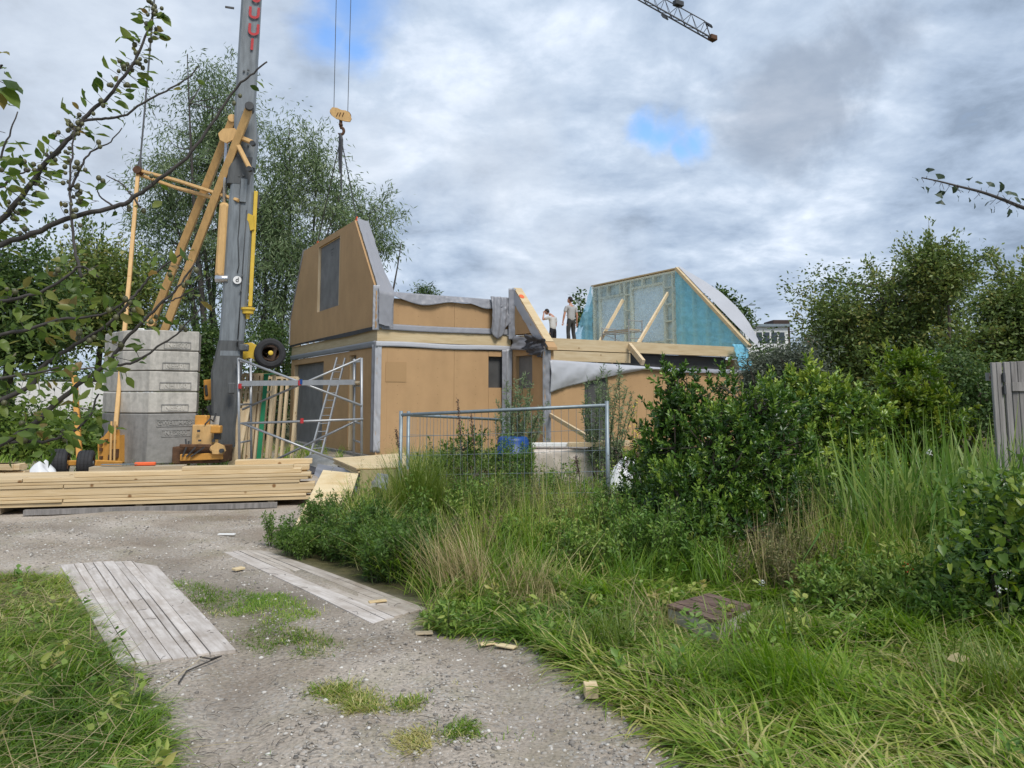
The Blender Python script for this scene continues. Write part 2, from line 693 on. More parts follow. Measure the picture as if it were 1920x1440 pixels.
def board_mat(name, col):
    """Wood fibre board: soft blotches, faint rolled streaks and a grid of countersunk screws."""
    m = mat(name, col, 0.85, var=0.08, scale=0.9, bump=0.15, bscale=220, spec=0.15)
    nt = m.node_tree
    L = nt.links.new
    b = nt.nodes['Principled BSDF']
    src = b.inputs['Base Color'].links[0].from_socket
    tc = nt.nodes.new('ShaderNodeTexCoord')
    mp = nt.nodes.new('ShaderNodeMapping')
    mp.inputs['Rotation'].default_value = (0, 0, -0.54)
    L(tc.outputs['Object'], mp.inputs[0])
    st = nt.nodes.new('ShaderNodeMapping')
    st.inputs['Scale'].default_value = (1.6, 1.6, 0.4)
    L(mp.outputs[0], st.inputs[0])
    nz = nt.nodes.new('ShaderNodeTexNoise')
    nz.inputs['Scale'].default_value = 2.0
    nz.inputs['Detail'].default_value = 8
    L(st.outputs[0], nz.inputs['Vector'])
    r = nt.nodes.new('ShaderNodeValToRGB')
    r.color_ramp.elements[0].position, r.color_ramp.elements[0].color = 0.34, (.95, .945, .94, 1)
    r.color_ramp.elements[1].position, r.color_ramp.elements[1].color = 0.64, (1.02, 1.02, 1.02, 1)
    L(nz.outputs['Fac'], r.inputs[0])
    mx = nt.nodes.new('ShaderNodeMix')
    mx.data_type = 'RGBA'
    mx.blend_type = 'MULTIPLY'
    mx.inputs[0].default_value = 1.0
    L(src, mx.inputs[6])
    L(r.outputs[0], mx.inputs[7])
    # screws: points of a 0.6 x 0.2 m grid
    sep = nt.nodes.new('ShaderNodeSeparateXYZ')
    L(mp.outputs[0], sep.inputs[0])

    def cell(sock, size):
        n1 = nt.nodes.new('ShaderNodeMath')
        n1.operation = 'PINGPONG'
        L(sock, n1.inputs[0])
        n1.inputs[1].default_value = size / 2
        return n1.outputs[0]
    ad = nt.nodes.new('ShaderNodeMath')
    L(sep.outputs[0], ad.inputs[0])
    L(sep.outputs[1], ad.inputs[1])
    cx, cz = cell(ad.outputs[0], .6), cell(sep.outputs[2], .24)
    q = nt.nodes.new('ShaderNodeCombineXYZ')
    L(cx, q.inputs[0])
    L(cz, q.inputs[2])
    ln = nt.nodes.new('ShaderNodeVectorMath')
    ln.operation = 'LENGTH'
    L(q.outputs[0], ln.inputs[0])
    lt = nt.nodes.new('ShaderNodeMath')
    lt.operation = 'LESS_THAN'
    L(ln.outputs['Value'], lt.inputs[0])
    lt.inputs[1].default_value = 0.011
    m2 = nt.nodes.new('ShaderNodeMix')
    m2.data_type = 'RGBA'
    L(lt.outputs[0], m2.inputs[0])
    L(mx.outputs[2], m2.inputs[6])
    m2.inputs[7].default_value = (col[0] * .62, col[1] * .6, col[2] * .6, 1)
    L(m2.outputs[2], b.inputs['Base Color'])
    return m


M['board'] = board_mat('fibreboard', (0.46, 0.295, 0.155))
M['board2'] = board_mat('fibreboard_dull', (0.43, 0.275, 0.145))
M['board_dark'] = mat('fibreboard_patch', (0.40, 0.255, 0.13), 0.85, var=0.05, scale=1.0, spec=0.15)
M['membrane'] = mat('grey_membrane', (0.25, 0.255, 0.28), 0.42, var=0.05, scale=1.2, bump=0.12, bscale=7, spec=0.45)
M['membrane_pale'] = mat('pale_membrane', (0.40, 0.41, 0.44), 0.42, var=0.05, scale=1.2, bump=0.12, bscale=7, spec=0.45)
M['membrane_dark'] = mat('dark_membrane', (0.06, 0.06, 0.068), 0.6, var=0.25, scale=3.0, bump=0.4, bscale=12)
M['infill'] = mat('grey_infill_sheet', (0.19, 0.185, 0.18), 0.75, var=0.2, scale=2.0, bump=0.1, bscale=60, spec=0.2)
M['infill_dark'] = mat('dark_infill_sheet', (0.075, 0.075, 0.075), 0.7, var=0.2, scale=2.0, spec=0.25)
M['spruce'] = wood_mat('pale_spruce', (0.66, 0.53, 0.35), (0.54, 0.40, 0.23), stretch=(1, 8, 8), scale=1.6)
M['spruce_v'] = wood_mat('pale_spruce_upright', (0.64, 0.52, 0.35), (0.53, 0.40, 0.24), stretch=(8, 8, 1), scale=1.6)
M['beam'] = wood_mat('laminated_beam', (0.57, 0.46, 0.29), (0.48, 0.365, 0.21), stretch=(1, 1, 9), scale=1.5, per_object=0.04)
M['lumber'] = wood_mat('lumber_wood', (0.64, 0.50, 0.31), (0.53, 0.385, 0.205), stretch=(1.2, 9, 16), scale=1.4, per_object=0.13)
M['lumber_grey'] = wood_mat('grey_lumber', (0.44, 0.37, 0.27), (0.33, 0.27, 0.18), stretch=(1.2, 9, 16), scale=1.4, per_object=0.08)
M['ply'] = wood_mat('plywood', (0.66, 0.54, 0.34), (0.55, 0.41, 0.22), stretch=(2, 6, 2), scale=1.4, per_object=0.05)
M['old_wood'] = wood_mat('weathered_wood', (0.27, 0.255, 0.245), (0.15, 0.142, 0.135), stretch=(9, 9, 0.9), scale=1.8, per_object=0.14)
M['mat_wood'] = [wood_mat('dusty_board', (0.60, 0.555, 0.515), (0.42, 0.375, 0.335), stretch=(.9, 11, 9), scale=2.4, per_object=0.09, knots=False, rotz=a, mud=.6) for a in (R(-125.5), R(-135))]
M['mat_dirty'] = wood_mat('earthy_board', (0.50, 0.45, 0.395), (0.35, 0.305, 0.26), stretch=(.9, 7, 9), scale=3.4, per_object=0.08, knots=False, rotz=R(-135), mud=.8)
M['alu'] = mat('scaffold_aluminium', (0.36, 0.37, 0.38), 0.45, metal=0.6, var=0.15, scale=6)
M['galv'] = mat('galvanised_steel', (0.24, 0.285, 0.31), 0.5, metal=0.5, var=0.18, scale=9)
M['mast'] = mat('grey_mast_paint', (0.165, 0.185, 0.20), 0.5, var=0.30, scale=2.6, bump=0.15, bscale=22, stretch=(4, 4, .6))
M['mast_dark'] = mat('dark_mast_paint', (0.085, 0.09, 0.092), 0.55, var=0.25, scale=4.0, stretch=(3, 3, .6))
M['crane_beige'] = mat('sand_crane_paint', (0.58, 0.365, 0.15), 0.55, var=0.17, scale=3.5, stretch=(3, 3, .8), bump=.15, bscale=24)
M['crane_orange'] = mat('orange_crane_paint', (0.55, 0.27, 0.055), 0.5, var=0.16, scale=4)
M['crane_yellow'] = mat('yellow_crane_paint', (0.62, 0.42, 0.05), 0.5, var=0.12, scale=4)
M['rust'] = mat('rusty_steel', (0.10, 0.05, 0.025), 0.8, var=0.4, scale=9, bump=0.3)
M['black'] = mat('black_rubber', (0.022, 0.022, 0.024), 0.75, var=0.3, scale=8)
M['dark'] = mat('dark_steel', (0.05, 0.052, 0.055), 0.5, var=0.2, scale=6)
M['chrome'] = mat('steel_rod', (0.55, 0.56, 0.58), 0.25, metal=0.9, var=0.05)
M['cable'] = mat('steel_cable', (0.09, 0.095, 0.10), 0.6, metal=0.3, var=0.1)
M['white'] = mat('white_paint', (0.74, 0.74, 0.73), 0.6, var=0.04)
M['white_plastic'] = mat('white_plastic_film', (0.66, 0.67, 0.68), 0.35, var=0.1, scale=2.5, bump=0.6, bscale=9)
M['red'] = mat('red_paint', (0.42, 0.03, 0.035), 0.6, var=0.15, scale=14)
M['orange'] = mat('orange_plastic', (0.75, 0.13, 0.04), 0.5, var=0.1)
M['green'] = mat('green_strap', (0.02, 0.22, 0.10), 0.6, var=0.1)
M['blue'] = mat('blue_plastic', (0.008, 0.055, 0.22), 0.4, var=0.1)
M['skin'] = mat('skin', (0.42, 0.22, 0.155), 0.55, var=0.06)
M['hair'] = mat('dark_hair', (0.02, 0.014, 0.011), 0.7, var=0.3, scale=30)
M['tee'] = mat('grey_shirt', (0.33, 0.335, 0.34), 0.9, var=0.1, scale=9, bump=0.4, bscale=18)
M['tee2'] = mat('pale_grey_shirt', (0.46, 0.46, 0.455), 0.9, var=0.1, scale=9, bump=0.4, bscale=18)
M['trouser'] = mat('dark_trousers', (0.035, 0.036, 0.036), 0.9, var=0.25, scale=9)
M['trouser2'] = mat('black_trousers', (0.013, 0.014, 0.02), 0.9, var=0.25, scale=9)
M['bark'] = mat('bark', (0.085, 0.068, 0.052), 0.9, var=0.35, scale=9, bump=0.6, bscale=30, stretch=(1, 1, .3))
M['bark_grey'] = mat('grey_bark', (0.06, 0.054, 0.050), 0.85, var=0.35, scale=12, bump=0.4, bscale=40)
M['brick'] = mat('red_brick', (0.27, 0.11, 0.07), 0.9, var=0.25, scale=8)
M['brown'] = mat('brown_cladding', (0.05, 0.032, 0.026), 0.8, var=0.15)
M['glass'] = mat('dark_glass', (0.03, 0.04, 0.05), 0.12, spec=0.8, var=0.1)
M['foil'] = foil_mat('blue_vapour_foil', (0.34, 0.78, 0.98), 0.62)
M['foil_clear'] = foil_mat('clear_blue_foil', (0.72, 0.90, 0.96), 0.34)


def concrete_mat(name, col, streak):
    m = bpy.data.materials.new(name)
    m.use_nodes = True
    nt = m.node_tree
    L = nt.links.new
    b = nt.nodes['Principled BSDF']
    b.inputs['Roughness'].default_value = 0.88
    b.inputs['Specular IOR Level'].default_value = 0.2
    tc = nt.nodes.new('ShaderNodeTexCoord')

    def nz(scale, st, det=6):
        mp = nt.nodes.new('ShaderNodeMapping')
        mp.inputs['Scale'].default_value = st
        L(tc.outputs['Object'], mp.inputs[0])
        n = nt.nodes.new('ShaderNodeTexNoise')
        n.inputs['Scale'].default_value = scale
        n.inputs['Detail'].default_value = det
        n.inputs['Roughness'].default_value = 0.65
        L(mp.outputs[0], n.inputs['Vector'])
        return n.outputs['Fac']
    s1 = nz(3.5, (1, 1, 0.16))
    s2 = nz(9.0, (1, 1, 1))
    r = nt.nodes.new('ShaderNodeValToRGB')
    r.color_ramp.elements[0].position = 0.28
    r.color_ramp.elements[0].color = (*(np.array(col) * streak), 1)
    r.color_ramp.elements[1].position = 0.55
    r.color_ramp.elements[1].color = (*col, 1)
    L(s1, r.inputs[0])
    r2 = nt.nodes.new('ShaderNodeValToRGB')
    r2.color_ramp.elements[0].position = 0.3
    r2.color_ramp.elements[0].color = (0.78, 0.78, 0.76, 1)
    r2.color_ramp.elements[1].position = 0.62
    r2.color_ramp.elements[1].color = (1.05, 1.04, 1.02, 1)
    L(s2, r2.inputs[0])
    mx = nt.nodes.new('ShaderNodeMix')
    mx.data_type = 'RGBA'
    mx.blend_type = 'MULTIPLY'
    mx.inputs[0].default_value = 1.0
    L(r.outputs[0], mx.inputs[6])
    L(r2.outputs[0], mx.inputs[7])
    L(mx.outputs[2], b.inputs['Base Color'])
    bp = nt.nodes.new('ShaderNodeBump')
    bp.inputs['Strength'].default_value = 0.3
    bp.inputs['Distance'].default_value = 0.01
    L(nz(45, (1, 1, 1)), bp.inputs['Height'])
    L(bp.outputs[0], b.inputs['Normal'])
    return m


M['concrete'] = concrete_mat('pale_concrete', (0.50, 0.48, 0.44), 0.62)
M['concrete_grey'] = concrete_mat('grey_concrete', (0.27, 0.265, 0.255), 0.62)
M['concrete_mid'] = concrete_mat('grey_raised_concrete', (0.34, 0.335, 0.32), 0.8)
M['concrete_letter'] = concrete_mat('raised_concrete', (0.56, 0.54, 0.50), 0.8)

# ------------------------------------------------------------------ ground
DRIVE_R = [XY(1440, 1530), XY(1335, 1440), XY(1235, 1365), XY(1165, 1320), XY(1125, 1278), XY(1045, 1228), XY(960, 1200), XY(870, 1180), XY(810, 1160),
           XY(765, 1130), XY(690, 1110), XY(640, 1088), XY(560, 1068), XY(510, 1048), XY(555, 985), XY(625, 955)]
GRASS_L = [(-1.1, 1.0), XY(330, 1500), XY(305, 1440), XY(285, 1340), XY(235, 1270), XY(190, 1225), XY(150, 1150), XY(125, 1100),
           XY(100, 1080), XY(0, 1072), XY(-300, 1068), (-12, 6.4), (-12, 1.0)]
VERGE = DRIVE_R + [(-2.4, 12.2), (0.2, 13.2), (2.0, 15.5), (6, 18.5), (16, 26), (30, 26), (30, 0.5), (1.2, 0.5)]
PATCHES = [[XY(325, 1098), XY(380, 1092), XY(470, 1118), XY(480, 1135), XY(430, 1150), XY(400, 1150)],
           [XY(440, 1150), XY(520, 1120), XY(580, 1150), XY(520, 1175)],
           [XY(425, 1190), XY(500, 1168), XY(560, 1185), XY(615, 1205), XY(600, 1225), XY(540, 1228), XY(480, 1212)],
           [XY(590, 1300), XY(640, 1285), XY(700, 1305), XY(705, 1330), XY(640, 1330)],
           [XY(750, 1318), XY(785, 1312), XY(780, 1332), XY(750, 1335)],
           [XY(755, 1385), XY(800, 1375), XY(815, 1400), XY(770, 1410)],
           [XY(845, 1370), XY(870, 1365), XY(870, 1385), XY(845, 1385)]]
MAT_L = [XY(112, 1060), XY(285, 1051), XY(442, 1222), XY(220, 1254)]
MAT_R = [XY(418, 1035), XY(500, 1033), XY(800, 1140), XY(700, 1172)]
RUT = [XY(760, 1560), XY(740, 1440), XY(690, 1250), XY(560, 1110), XY(420, 1010), XY(200, 985)]
DITCH = [(-1.2, 11.2), (1.0, 10.2), (3.2, 8.8), (6.5, 7.6), (14, 6.5)]


def height(x, y):
    x = np.asarray(x, float)
    y = np.asarray(y, float)
    d = seg_dist(DITCH, x, y)
    z = -0.42 * np.exp(-(d / 1.05) ** 2)
    z = z + (vnoise(x, y, 0.7, 2) - .5) * 0.05 + (vnoise(x, y, 2.6, 4) - .5) * 0.02
    for off in (-.75, .75):
        d = seg_dist([(p[0] + off, p[1]) for p in RUT], x, y)
        z = z - .035 * np.exp(-(d / .2) ** 2) + .016 * np.exp(-((d - .36) / .13) ** 2)
    for q in (MAT_L, MAT_R):
        k = np.minimum(1.0, seg_dist(q + q[:1], x, y) / .3)
        lo = 0.0 if q is MAT_L else .3
        z = z * np.where(inside(q, x, y), lo, lo + (1 - lo) * k)
    far = np.clip((np.hypot(x, y) - 22) / 15, 0, 1)
    return z * (1 - far)


def hz(x, y):
    return float(height(np.array([x]), np.array([y]))[0])


def ground_material():
    m = bpy.data.materials.new('gravel_and_soil')
    m.use_nodes = True
    nt = m.node_tree
    L = nt.links.new
    b = nt.nodes['Principled BSDF']
    b.inputs['Roughness'].default_value = 0.95
    b.inputs['Specular IOR Level'].default_value = 0.15
    tc = nt.nodes.new('ShaderNodeTexCoord')

    def nz(scale, det=6, rough=.6, dist=0.):
        n = nt.nodes.new('ShaderNodeTexNoise')
        n.inputs['Scale'].default_value = scale
        n.inputs['Detail'].default_value = det
        n.inputs['Roughness'].default_value = rough
        n.inputs['Distortion'].default_value = dist
        L(tc.outputs['Object'], n.inputs['Vector'])
        return n.outputs['Fac']

    def ramp(f, stops):
        r = nt.nodes.new('ShaderNodeValToRGB')
        el = r.color_ramp.elements
        el[0].position, el[0].color = stops[0][0], (*stops[0][1], 1)
        el[1].position, el[1].color = stops[-1][0], (*stops[-1][1], 1)
        for p, c in stops[1:-1]:
            e = el.new(p)
            e.color = (*c, 1)
        L(f, r.inputs[0])
        return r.outputs[0]

    def mixc(f, a, c, blend='MIX'):
        n = nt.nodes.new('ShaderNodeMix')
        n.data_type = 'RGBA'
        n.blend_type = blend
        for s, v in ((n.inputs[0], f), (n.inputs[6], a), (n.inputs[7], c)):
            if isinstance(v, tuple):
                s.default_value = v
            elif isinstance(v, (int, float)):
                s.default_value = v
            else:
                L(v, s)
        return n.outputs[2]

    dirtc = ramp(nz(0.9, 6, .6, .4), [(0.33, (0.235, 0.19, 0.145)), (0.5, (0.355, 0.305, 0.25)), (0.68, (0.46, 0.405, 0.345))])
    speck = ramp(nz(48, 3, .7), [(0.32, (0.55, 0.55, 0.55)), (0.5, (1, 1, 1)), (0.7, (1.25, 1.25, 1.25))])
    g = mixc(1.0, dirtc, speck, 'MULTIPLY')
    vo = nt.nodes.new('ShaderNodeTexVoronoi')
    vo.inputs['Scale'].default_value = 36
    L(tc.outputs['Object'], vo.inputs['Vector'])
    stone = ramp(vo.outputs['Color'], [(0.0, (0.16, 0.145, 0.13)), (0.5, (0.34, 0.315, 0.28)), (0.8, (0.44, 0.42, 0.39)), (1.0, (0.62, 0.60, 0.56))])
    where = ramp(nz(1.6, 5, .6), [(0.40, (0, 0, 0)), (0.62, (1, 1, 1))])
    dst = nt.nodes.new('ShaderNodeMapRange')
    L(vo.outputs['Distance'], dst.inputs[0])
    dst.inputs[1].default_value, dst.inputs[2].default_value = 0.32, 0.55
    dst.inputs[3].default_value, dst.inputs[4].default_value = 0.85, 0.0
    mm = nt.nodes.new('ShaderNodeMath')
    mm.operation = 'MULTIPLY'
    L(dst.outputs[0], mm.inputs[0])
    L(where, mm.inputs[1])
    g = mixc(mm.outputs[0], g, stone)
    moss = ramp(nz(2.2, 6, .65), [(0.50, (0, 0, 0)), (0.72, (0.35, 0.35, 0.35))])
    g = mixc(moss, g, (0.17, 0.165, 0.075, 1))
    wt = nt.nodes.new('ShaderNodeAttribute')
    wt.attribute_name = 'damp'
    g = mixc(wt.outputs['Fac'], g, (0.165, 0.14, 0.115, 1))
    soil = ramp(nz(5, 6, .6), [(0.35, (0.055, 0.055, 0.022)), (0.65, (0.13, 0.115, 0.055))])
    at = nt.nodes.new('ShaderNodeAttribute')
    at.attribute_name = 'soil'
    fin = mixc(at.outputs['Fac'], g, soil)
    L(fin, b.inputs['Base Color'])
    bp = nt.nodes.new('ShaderNodeBump')
    bp.inputs['Strength'].default_value = 0.8
    bp.inputs['Distance'].default_value = 0.012
    ad = nt.nodes.new('ShaderNodeMath')
    ad.operation = 'SUBTRACT'
    L(nz(30, 6, .7), ad.inputs[0])
    ad2 = nt.nodes.new('ShaderNodeMath')
    ad2.operation = 'MULTIPLY'
    L(vo.outputs['Distance'], ad2.inputs[0])
    ad2.inputs[1].default_value = 0.6
    L(ad2.outputs[0], ad.inputs[1])
    L(ad.outputs[0], bp.inputs['Height'])
    L(bp.outputs[0], b.inputs['Normal'])
    return m


def build_ground():
    gx = np.concatenate([-np.geomspace(700, 9.2, 26), np.arange(-9, 9.01, 0.12), np.geomspace(9.2, 700, 26)])
    gy = np.concatenate([[-60, -30, -12, -5, -2, 0], np.arange(1, 14.01, 0.12), np.geomspace(14.4, 1200, 34)])
    X, Y = np.meshgrid(gx, gy)
    Z = height(X, Y)
    nx, ny = len(gx), len(gy)
    co = np.stack([X, Y, Z], -1).reshape(-1, 3)
    i = np.arange(nx * ny).reshape(ny, nx)
    quads = np.stack([i[:-1, :-1], i[:-1, 1:], i[1:, 1:], i[1:, :-1]], -1).reshape(-1, 4)
    me = np_mesh('ground', co, quads.ravel(), np.full(len(quads), 4))
    gm = inside(GRASS_L, X, Y) | inside(VERGE, X, Y) | (Y > 23)
    s = np.where(gm, 1.0, 0.0)
    for pt in PATCHES:
        s = np.maximum(s, np.where(inside(pt, X, Y), 0.55, 0))
    for _ in range(2):
        s[1:-1, 1:-1] = (s[1:-1, 1:-1] * 2 + s[:-2, 1:-1] + s[2:, 1:-1] + s[1:-1, :-2] + s[1:-1, 2:]) / 6
    a = me.attributes.new('soil', 'FLOAT', 'POINT')
    a.data.foreach_set('value', s.ravel().astype(np.float32))
    dm = np.exp(-((seg_dist([XY(330, 1070), XY(420, 1085), XY(520, 1120)], X, Y)) / .38) ** 2) * .75 + np.exp(-((seg_dist([XY(560, 1120), XY(700, 1190)], X, Y)) / .25) ** 2) * .5
    for off in (-.75, .75):
        dm = np.maximum(dm, .42 * np.exp(-(seg_dist([(p[0] + off, p[1]) for p in RUT], X, Y) / .22) ** 2))
    dm *= .35 + .9 * vnoise(X, Y, 2.2, 61)
    a = me.attributes.new('damp', 'FLOAT', 'POINT')
    a.data.foreach_set('value', np.clip(dm, 0, 1).ravel().astype(np.float32))
    o = link_mesh('ground', me, None, [ground_material()], True)
    tag(o, kind='structure')


def np_mesh(name, co, loops, counts):
    me = bpy.data.meshes.new(name)
    me.vertices.add(len(co))
    me.vertices.foreach_set('co', np.asarray(co, np.float32).ravel())
    me.loops.add(len(loops))
    me.loops.foreach_set('vertex_index', np.asarray(loops, np.int32))
    me.polygons.add(len(counts))
    st = np.concatenate([[0], np.cumsum(counts)[:-1]]).astype(np.int32)
    me.polygons.foreach_set('loop_start', st)
    me.update(calc_edges=True)
    return me


build_ground()
# ------------------------------------------------------------------ the timber house
HC = np.array([-3.62, 20.016])
HANG = 0.54
HR = np.array([math.cos(HANG), math.sin(HANG)])
HL = np.array([-math.sin(HANG), math.cos(HANG)])
HD, HLEN, HW, HWB = 8.76, 13.88, 4.18, -1.82
Z0, ZF, ZK, ZT = 0.06, 3.44, 4.46, 6.78


def H(a, b, z):
    p = HC + HR * a + HL * b
    return Vector((p[0], p[1], z))


VR, VL, VZ = Vector((HR[0], HR[1], 0)), Vector((HL[0], HL[1], 0)), Vector((0, 0, 1))


def on_b(px, py, b):
    """(a, z) of the pixel on the plane b = const."""
    d = raydir(px, py)
    o = HC + HL * b
    k = (o @ HL) / (d[:2] @ HL)
    p = d[:2] * k
    return float((p - HC) @ HR), EYE + d[2] * k


def on_a(px, py, a):
    d = raydir(px, py)
    o = HC + HR * a
    k = (o @ HR) / (d[:2] @ HR)
    p = d[:2] * k
    return float((p - HC) @ HL), EYE + d[2] * k


def hbox(mb, a0, a1, b0, b1, z0, z1):
    return mb.hexa([H(a0, b0, z0), H(a1, b0, z0), H(a1, b1, z0), H(a0, b1, z0),
                    H(a0, b0, z1), H(a1, b0, z1), H(a1, b1, z1), H(a0, b1, z1)])


def build_house():
    root = thing('timber_frame_house', H(0, 0, 0), 'unfinished house of brown fibreboard walls and timber beams behind the wire fence', 'house')

    def part(name, mat_, *boxes, label=None, smooth=False):
        mb = MB()
        for q in boxes:
            hbox(mb, *q)
        o = mb.build(name, mat_, root, smooth)
        if label:
            o['label'] = label
        return o

    T = 0.30
    # slab
    part('floor_slab', M['concrete_grey'], (-.12, HLEN, HWB - .1, HD, -.12, Z0 - .004))
    zt = 2.95
    # left face (a = 0): openings found from the photograph
    b_l, _ = on_a(551, 700, 0)
    b_r, ztop = on_a(607, 677, 0)
    b_l = min(b_l, HD - .22)
    s1, zs = on_a(655, 667, 0)
    s0, _ = on_a(668, 667, 0)
    g = .003
    part('wall_panel', M['board'], (0, T, 0, s0 - g, Z0, zt))
    part('wall_panel', M['board'], (0, T, s1 + g, b_r - g, Z0, zt))
    part('wall_panel', M['board'], (0, T, b_l + g, HD, Z0, zt))
    part('wall_panel', M['board'], (0, T, b_r + g, b_l - g, ztop, zt))
    part('wall_panel', M['board'], (0, T, s0 + g, s1 - g, zs, zt))
    part('door_sheet', M['infill'], (.15, .18, b_r, b_l, Z0, ztop), label='wide grey sheet closing the garage opening')
    part('window_sheet', M['infill'], (.15, .18, s0, s1, Z0, zs), label='narrow upright grey window sheet')
    for (b0, b1, z1) in ((b_r, b_l, ztop), (s0, s1, zs)):
        for q0, q1 in ((b0 + .001, b0 + .03), (b1 - .03, b1 - .001)):
            part('opening_lining', M['spruce_v'], (.02, .15, q0, q1, Z0, z1 - .001))
    # right face (b = 0), a from 0 to HW
    w0, wz1 = on_b(916, 668, 0)
    _, wz0 = on_b(930, 727, 0)
    j1, _ = on_b(851, 750, 0)
    part('wall_panel', M['board'], (T + .002, j1 - g, 0, T, Z0, zt))
    part('wall_panel', M['board'], (j1 + g, w0 - g, 0, T, Z0, zt))
    part('wall_panel', M['board'], (w0 + g, HW, 0, T, Z0, wz0))
    part('wall_panel', M['board'], (w0 + g, HW, 0, T, wz1, zt))
    part('window_sheet', M['infill_dark'], (w0, HW, .12, .15, wz0, wz1), label='dark window sheet left of the hanging membrane')
    part('board_patch', M['board_dark'], (.25, .85, -.012, -.002, 2.02, 2.56))
    # far walls, so that the shell is closed
    part('wall_panel', M['board2'], (HLEN - T, HLEN, 0, HD, Z0, zt))
    part('wall_panel', M['board2'], (T, HLEN - T, HD - T, HD, Z0, zt))
    # wing: left face (a = HW), long face (b = HWB)
    v0, vz1 = on_a(967, 668, HW)
    v1, vz0 = on_a(998, 728, HW)
    part('wall_panel', M['board'], (HW, HW + T, HWB, v1 - g, Z0, 3.02))
    part('wall_panel', M['board'], (HW, HW + T, v1 + g, 0 - .002, Z0, vz0))
    part('wall_panel', M['board'], (HW, HW + T, v1 + g, 0 - .002, vz1, 3.02))
    part('wall_panel', M['board'], (HW, HW + T, v0 + g, 0 - .002, vz0, vz1))
    part('window_sheet', M['infill'], (HW + .12, HW + .15, v1, v0, vz0, vz1), label='grey window sheet right of the hanging membrane')
    d0, _ = on_b(1097, 800, HWB)
    d1, _ = on_b(1141, 800, HWB)
    part('wall_panel', M['board2'], (HW + T + .002, d0 - g, HWB, HWB + T, Z0, 2.42))
    part('wall_panel', M['board2'], (d1 + g, 8.1, HWB, HWB + T, Z0, 2.42))
    part('wall_panel', M['board2'], (8.106, 12.0, HWB, HWB + T, Z0, 2.42))
    part('wall_panel', M['board2'], (d0 - g, d1 + g, HWB, HWB + T, 2.2, 2.42))
    part('door_sheet', M['infill_dark'], (d0, d1, HWB + .06, HWB + .09, Z0, 2.2), label='dark upright door sheet in the wing')
    part('wall_panel', M['board2'], (12.0 - T, 12.0, HWB + T + .002, 0 - .002, Z0, 2.42))
    # timber ring between the storeys
    part('rim_beam', M['beam'], (-.005, .20, .2, HD, 3.11, 3.43))
    part('rim_beam', M['beam'], (-.005, HW - .002, -.006, .20, 3.11, 3.43))
    part('rim_beam', M['beam'], (HW + .05, HW + .25, HWB * .58, -.01, 3.05, 3.40))
    # knee wall over the right face
    part('knee_wall', M['board2'], (.42, j1 - g, .01, .28, 3.45, 4.30))
    part('knee_wall', M['board2'], (j1 + g, HW - .03, .01, .28, 3.45, 4.30))
    # upper floor with joists and the long edge beam
    part('deck', M['ply'], (.45, HLEN - .05, .30, HD - .3, 3.36, 3.41))
    part('edge_beam', M['beam'], (HW + .5, HLEN - .02, -.02, .20, 3.06, 3.42), label='long pale timber edge beam of the upper floor')
    part('edge_beam', M['beam'], (HW + .5, 8.7, -.06, .16, 2.72, 3.03))
    for a in np.arange(HW + .7, 8.6, .62):
        part('stud', M['spruce_v'], (a, a + .07, .02, .12, 2.42, 2.72))
    part('ceiling_board', M['infill_dark'], (HW + .4, HLEN - .35, .32, HD - .4, 3.02, 3.06))
    part('wing_roof', M['membrane'], (HW + T + .01, 12.0 - T - .01, HWB + T + .01, -.03, 2.385, 2.415))
    part('inner_wall', M['infill_dark'], (HW + .5, HLEN - .4, .32, .35, Z0, 3.01))  # dark sheet standing in for the shade inside the open gap under the beam
    mb = MB()
    mb.beam(H(*[on_b(1180, 648, -.1)[0], -.1]+[on_b(1180, 648, -.1)[1]]), H(on_b(1206, 680, -1.0)[0], -1.0, on_b(1206, 680, -1.0)[1]), .11, .2, bev=.006)
    mb.build('brace', M['spruce'], root)

    # gable of the wing: the sloping edge with the orange sticker
    tri = [(0.05, 3.45), (0.05, 4.78), (-.12, 4.80), (HWB - .15, 2.98), (HWB - .15, 2.90), (HWB * .6, 3.43)]
    mb = MB()
    mb.prism([H(HW + .02, b, z) for b, z in tri], VR * .30)
    mb.build('wing_gable', M['board2'], root)
    mb = MB()
    e0, e1 = H(HW + .17, -.10, 4.84), H(HW + .17, HWB + .02, 3.13)
    dirv = (e1 - e0).normalized()
    nrm = VR.cross(dirv).normalized()
    if nrm.z < 0:
        nrm = -nrm
    mb.beam(e0, e1, .27, .06, up=nrm)
    rf = mb.build('rafter', M['beam'], root)
    mb = MB()
    c = e0 + dirv * .42 + nrm * .032 + VR * -.05
    mb.lathe(c, nrm, [(0, .085), (.012, .085)], 18)
    mb.build('sticker', M['orange'], rf)
    mb = MB()
    mb.grid(wrinkle(lambda u, v: e0 + dirv * (u * 2.6) - nrm * (v * .3 - .02) - VR * .175, .05, VR, 3, 4), 24, 4)
    mb.build('membrane', M['membrane_pale'], root, True)

    def sheet(name, fn, nu, nv, mat_, label=None):
        mb = MB()
        mb.grid(fn, nu, nv)
        o = mb.build(name, mat_, root, True)
        sm = o.modifiers.new('thickness', 'SOLIDIFY')
        sm.thickness = .006
        if label:
            o['label'] = label
        return o

    oN = -VL     # outward from the right face
    oW = -VR     # outward from the left face
    # bands round the building
    sheet('membrane', wrinkle(lambda u, v: H(-.03 - .02 * v, u * HD, 2.95 + v * .17), .022, oW, 2, 1), 60, 3, M['membrane'])
    sheet('membrane', wrinkle(lambda u, v: H(-.05 + u * (HW + .1), -.020 - .02 * (1 - v), 2.965 + v * .14 + .012 * math.sin(u * 9)), .022, oN, 2, 2), 60, 3, M['membrane_pale'])
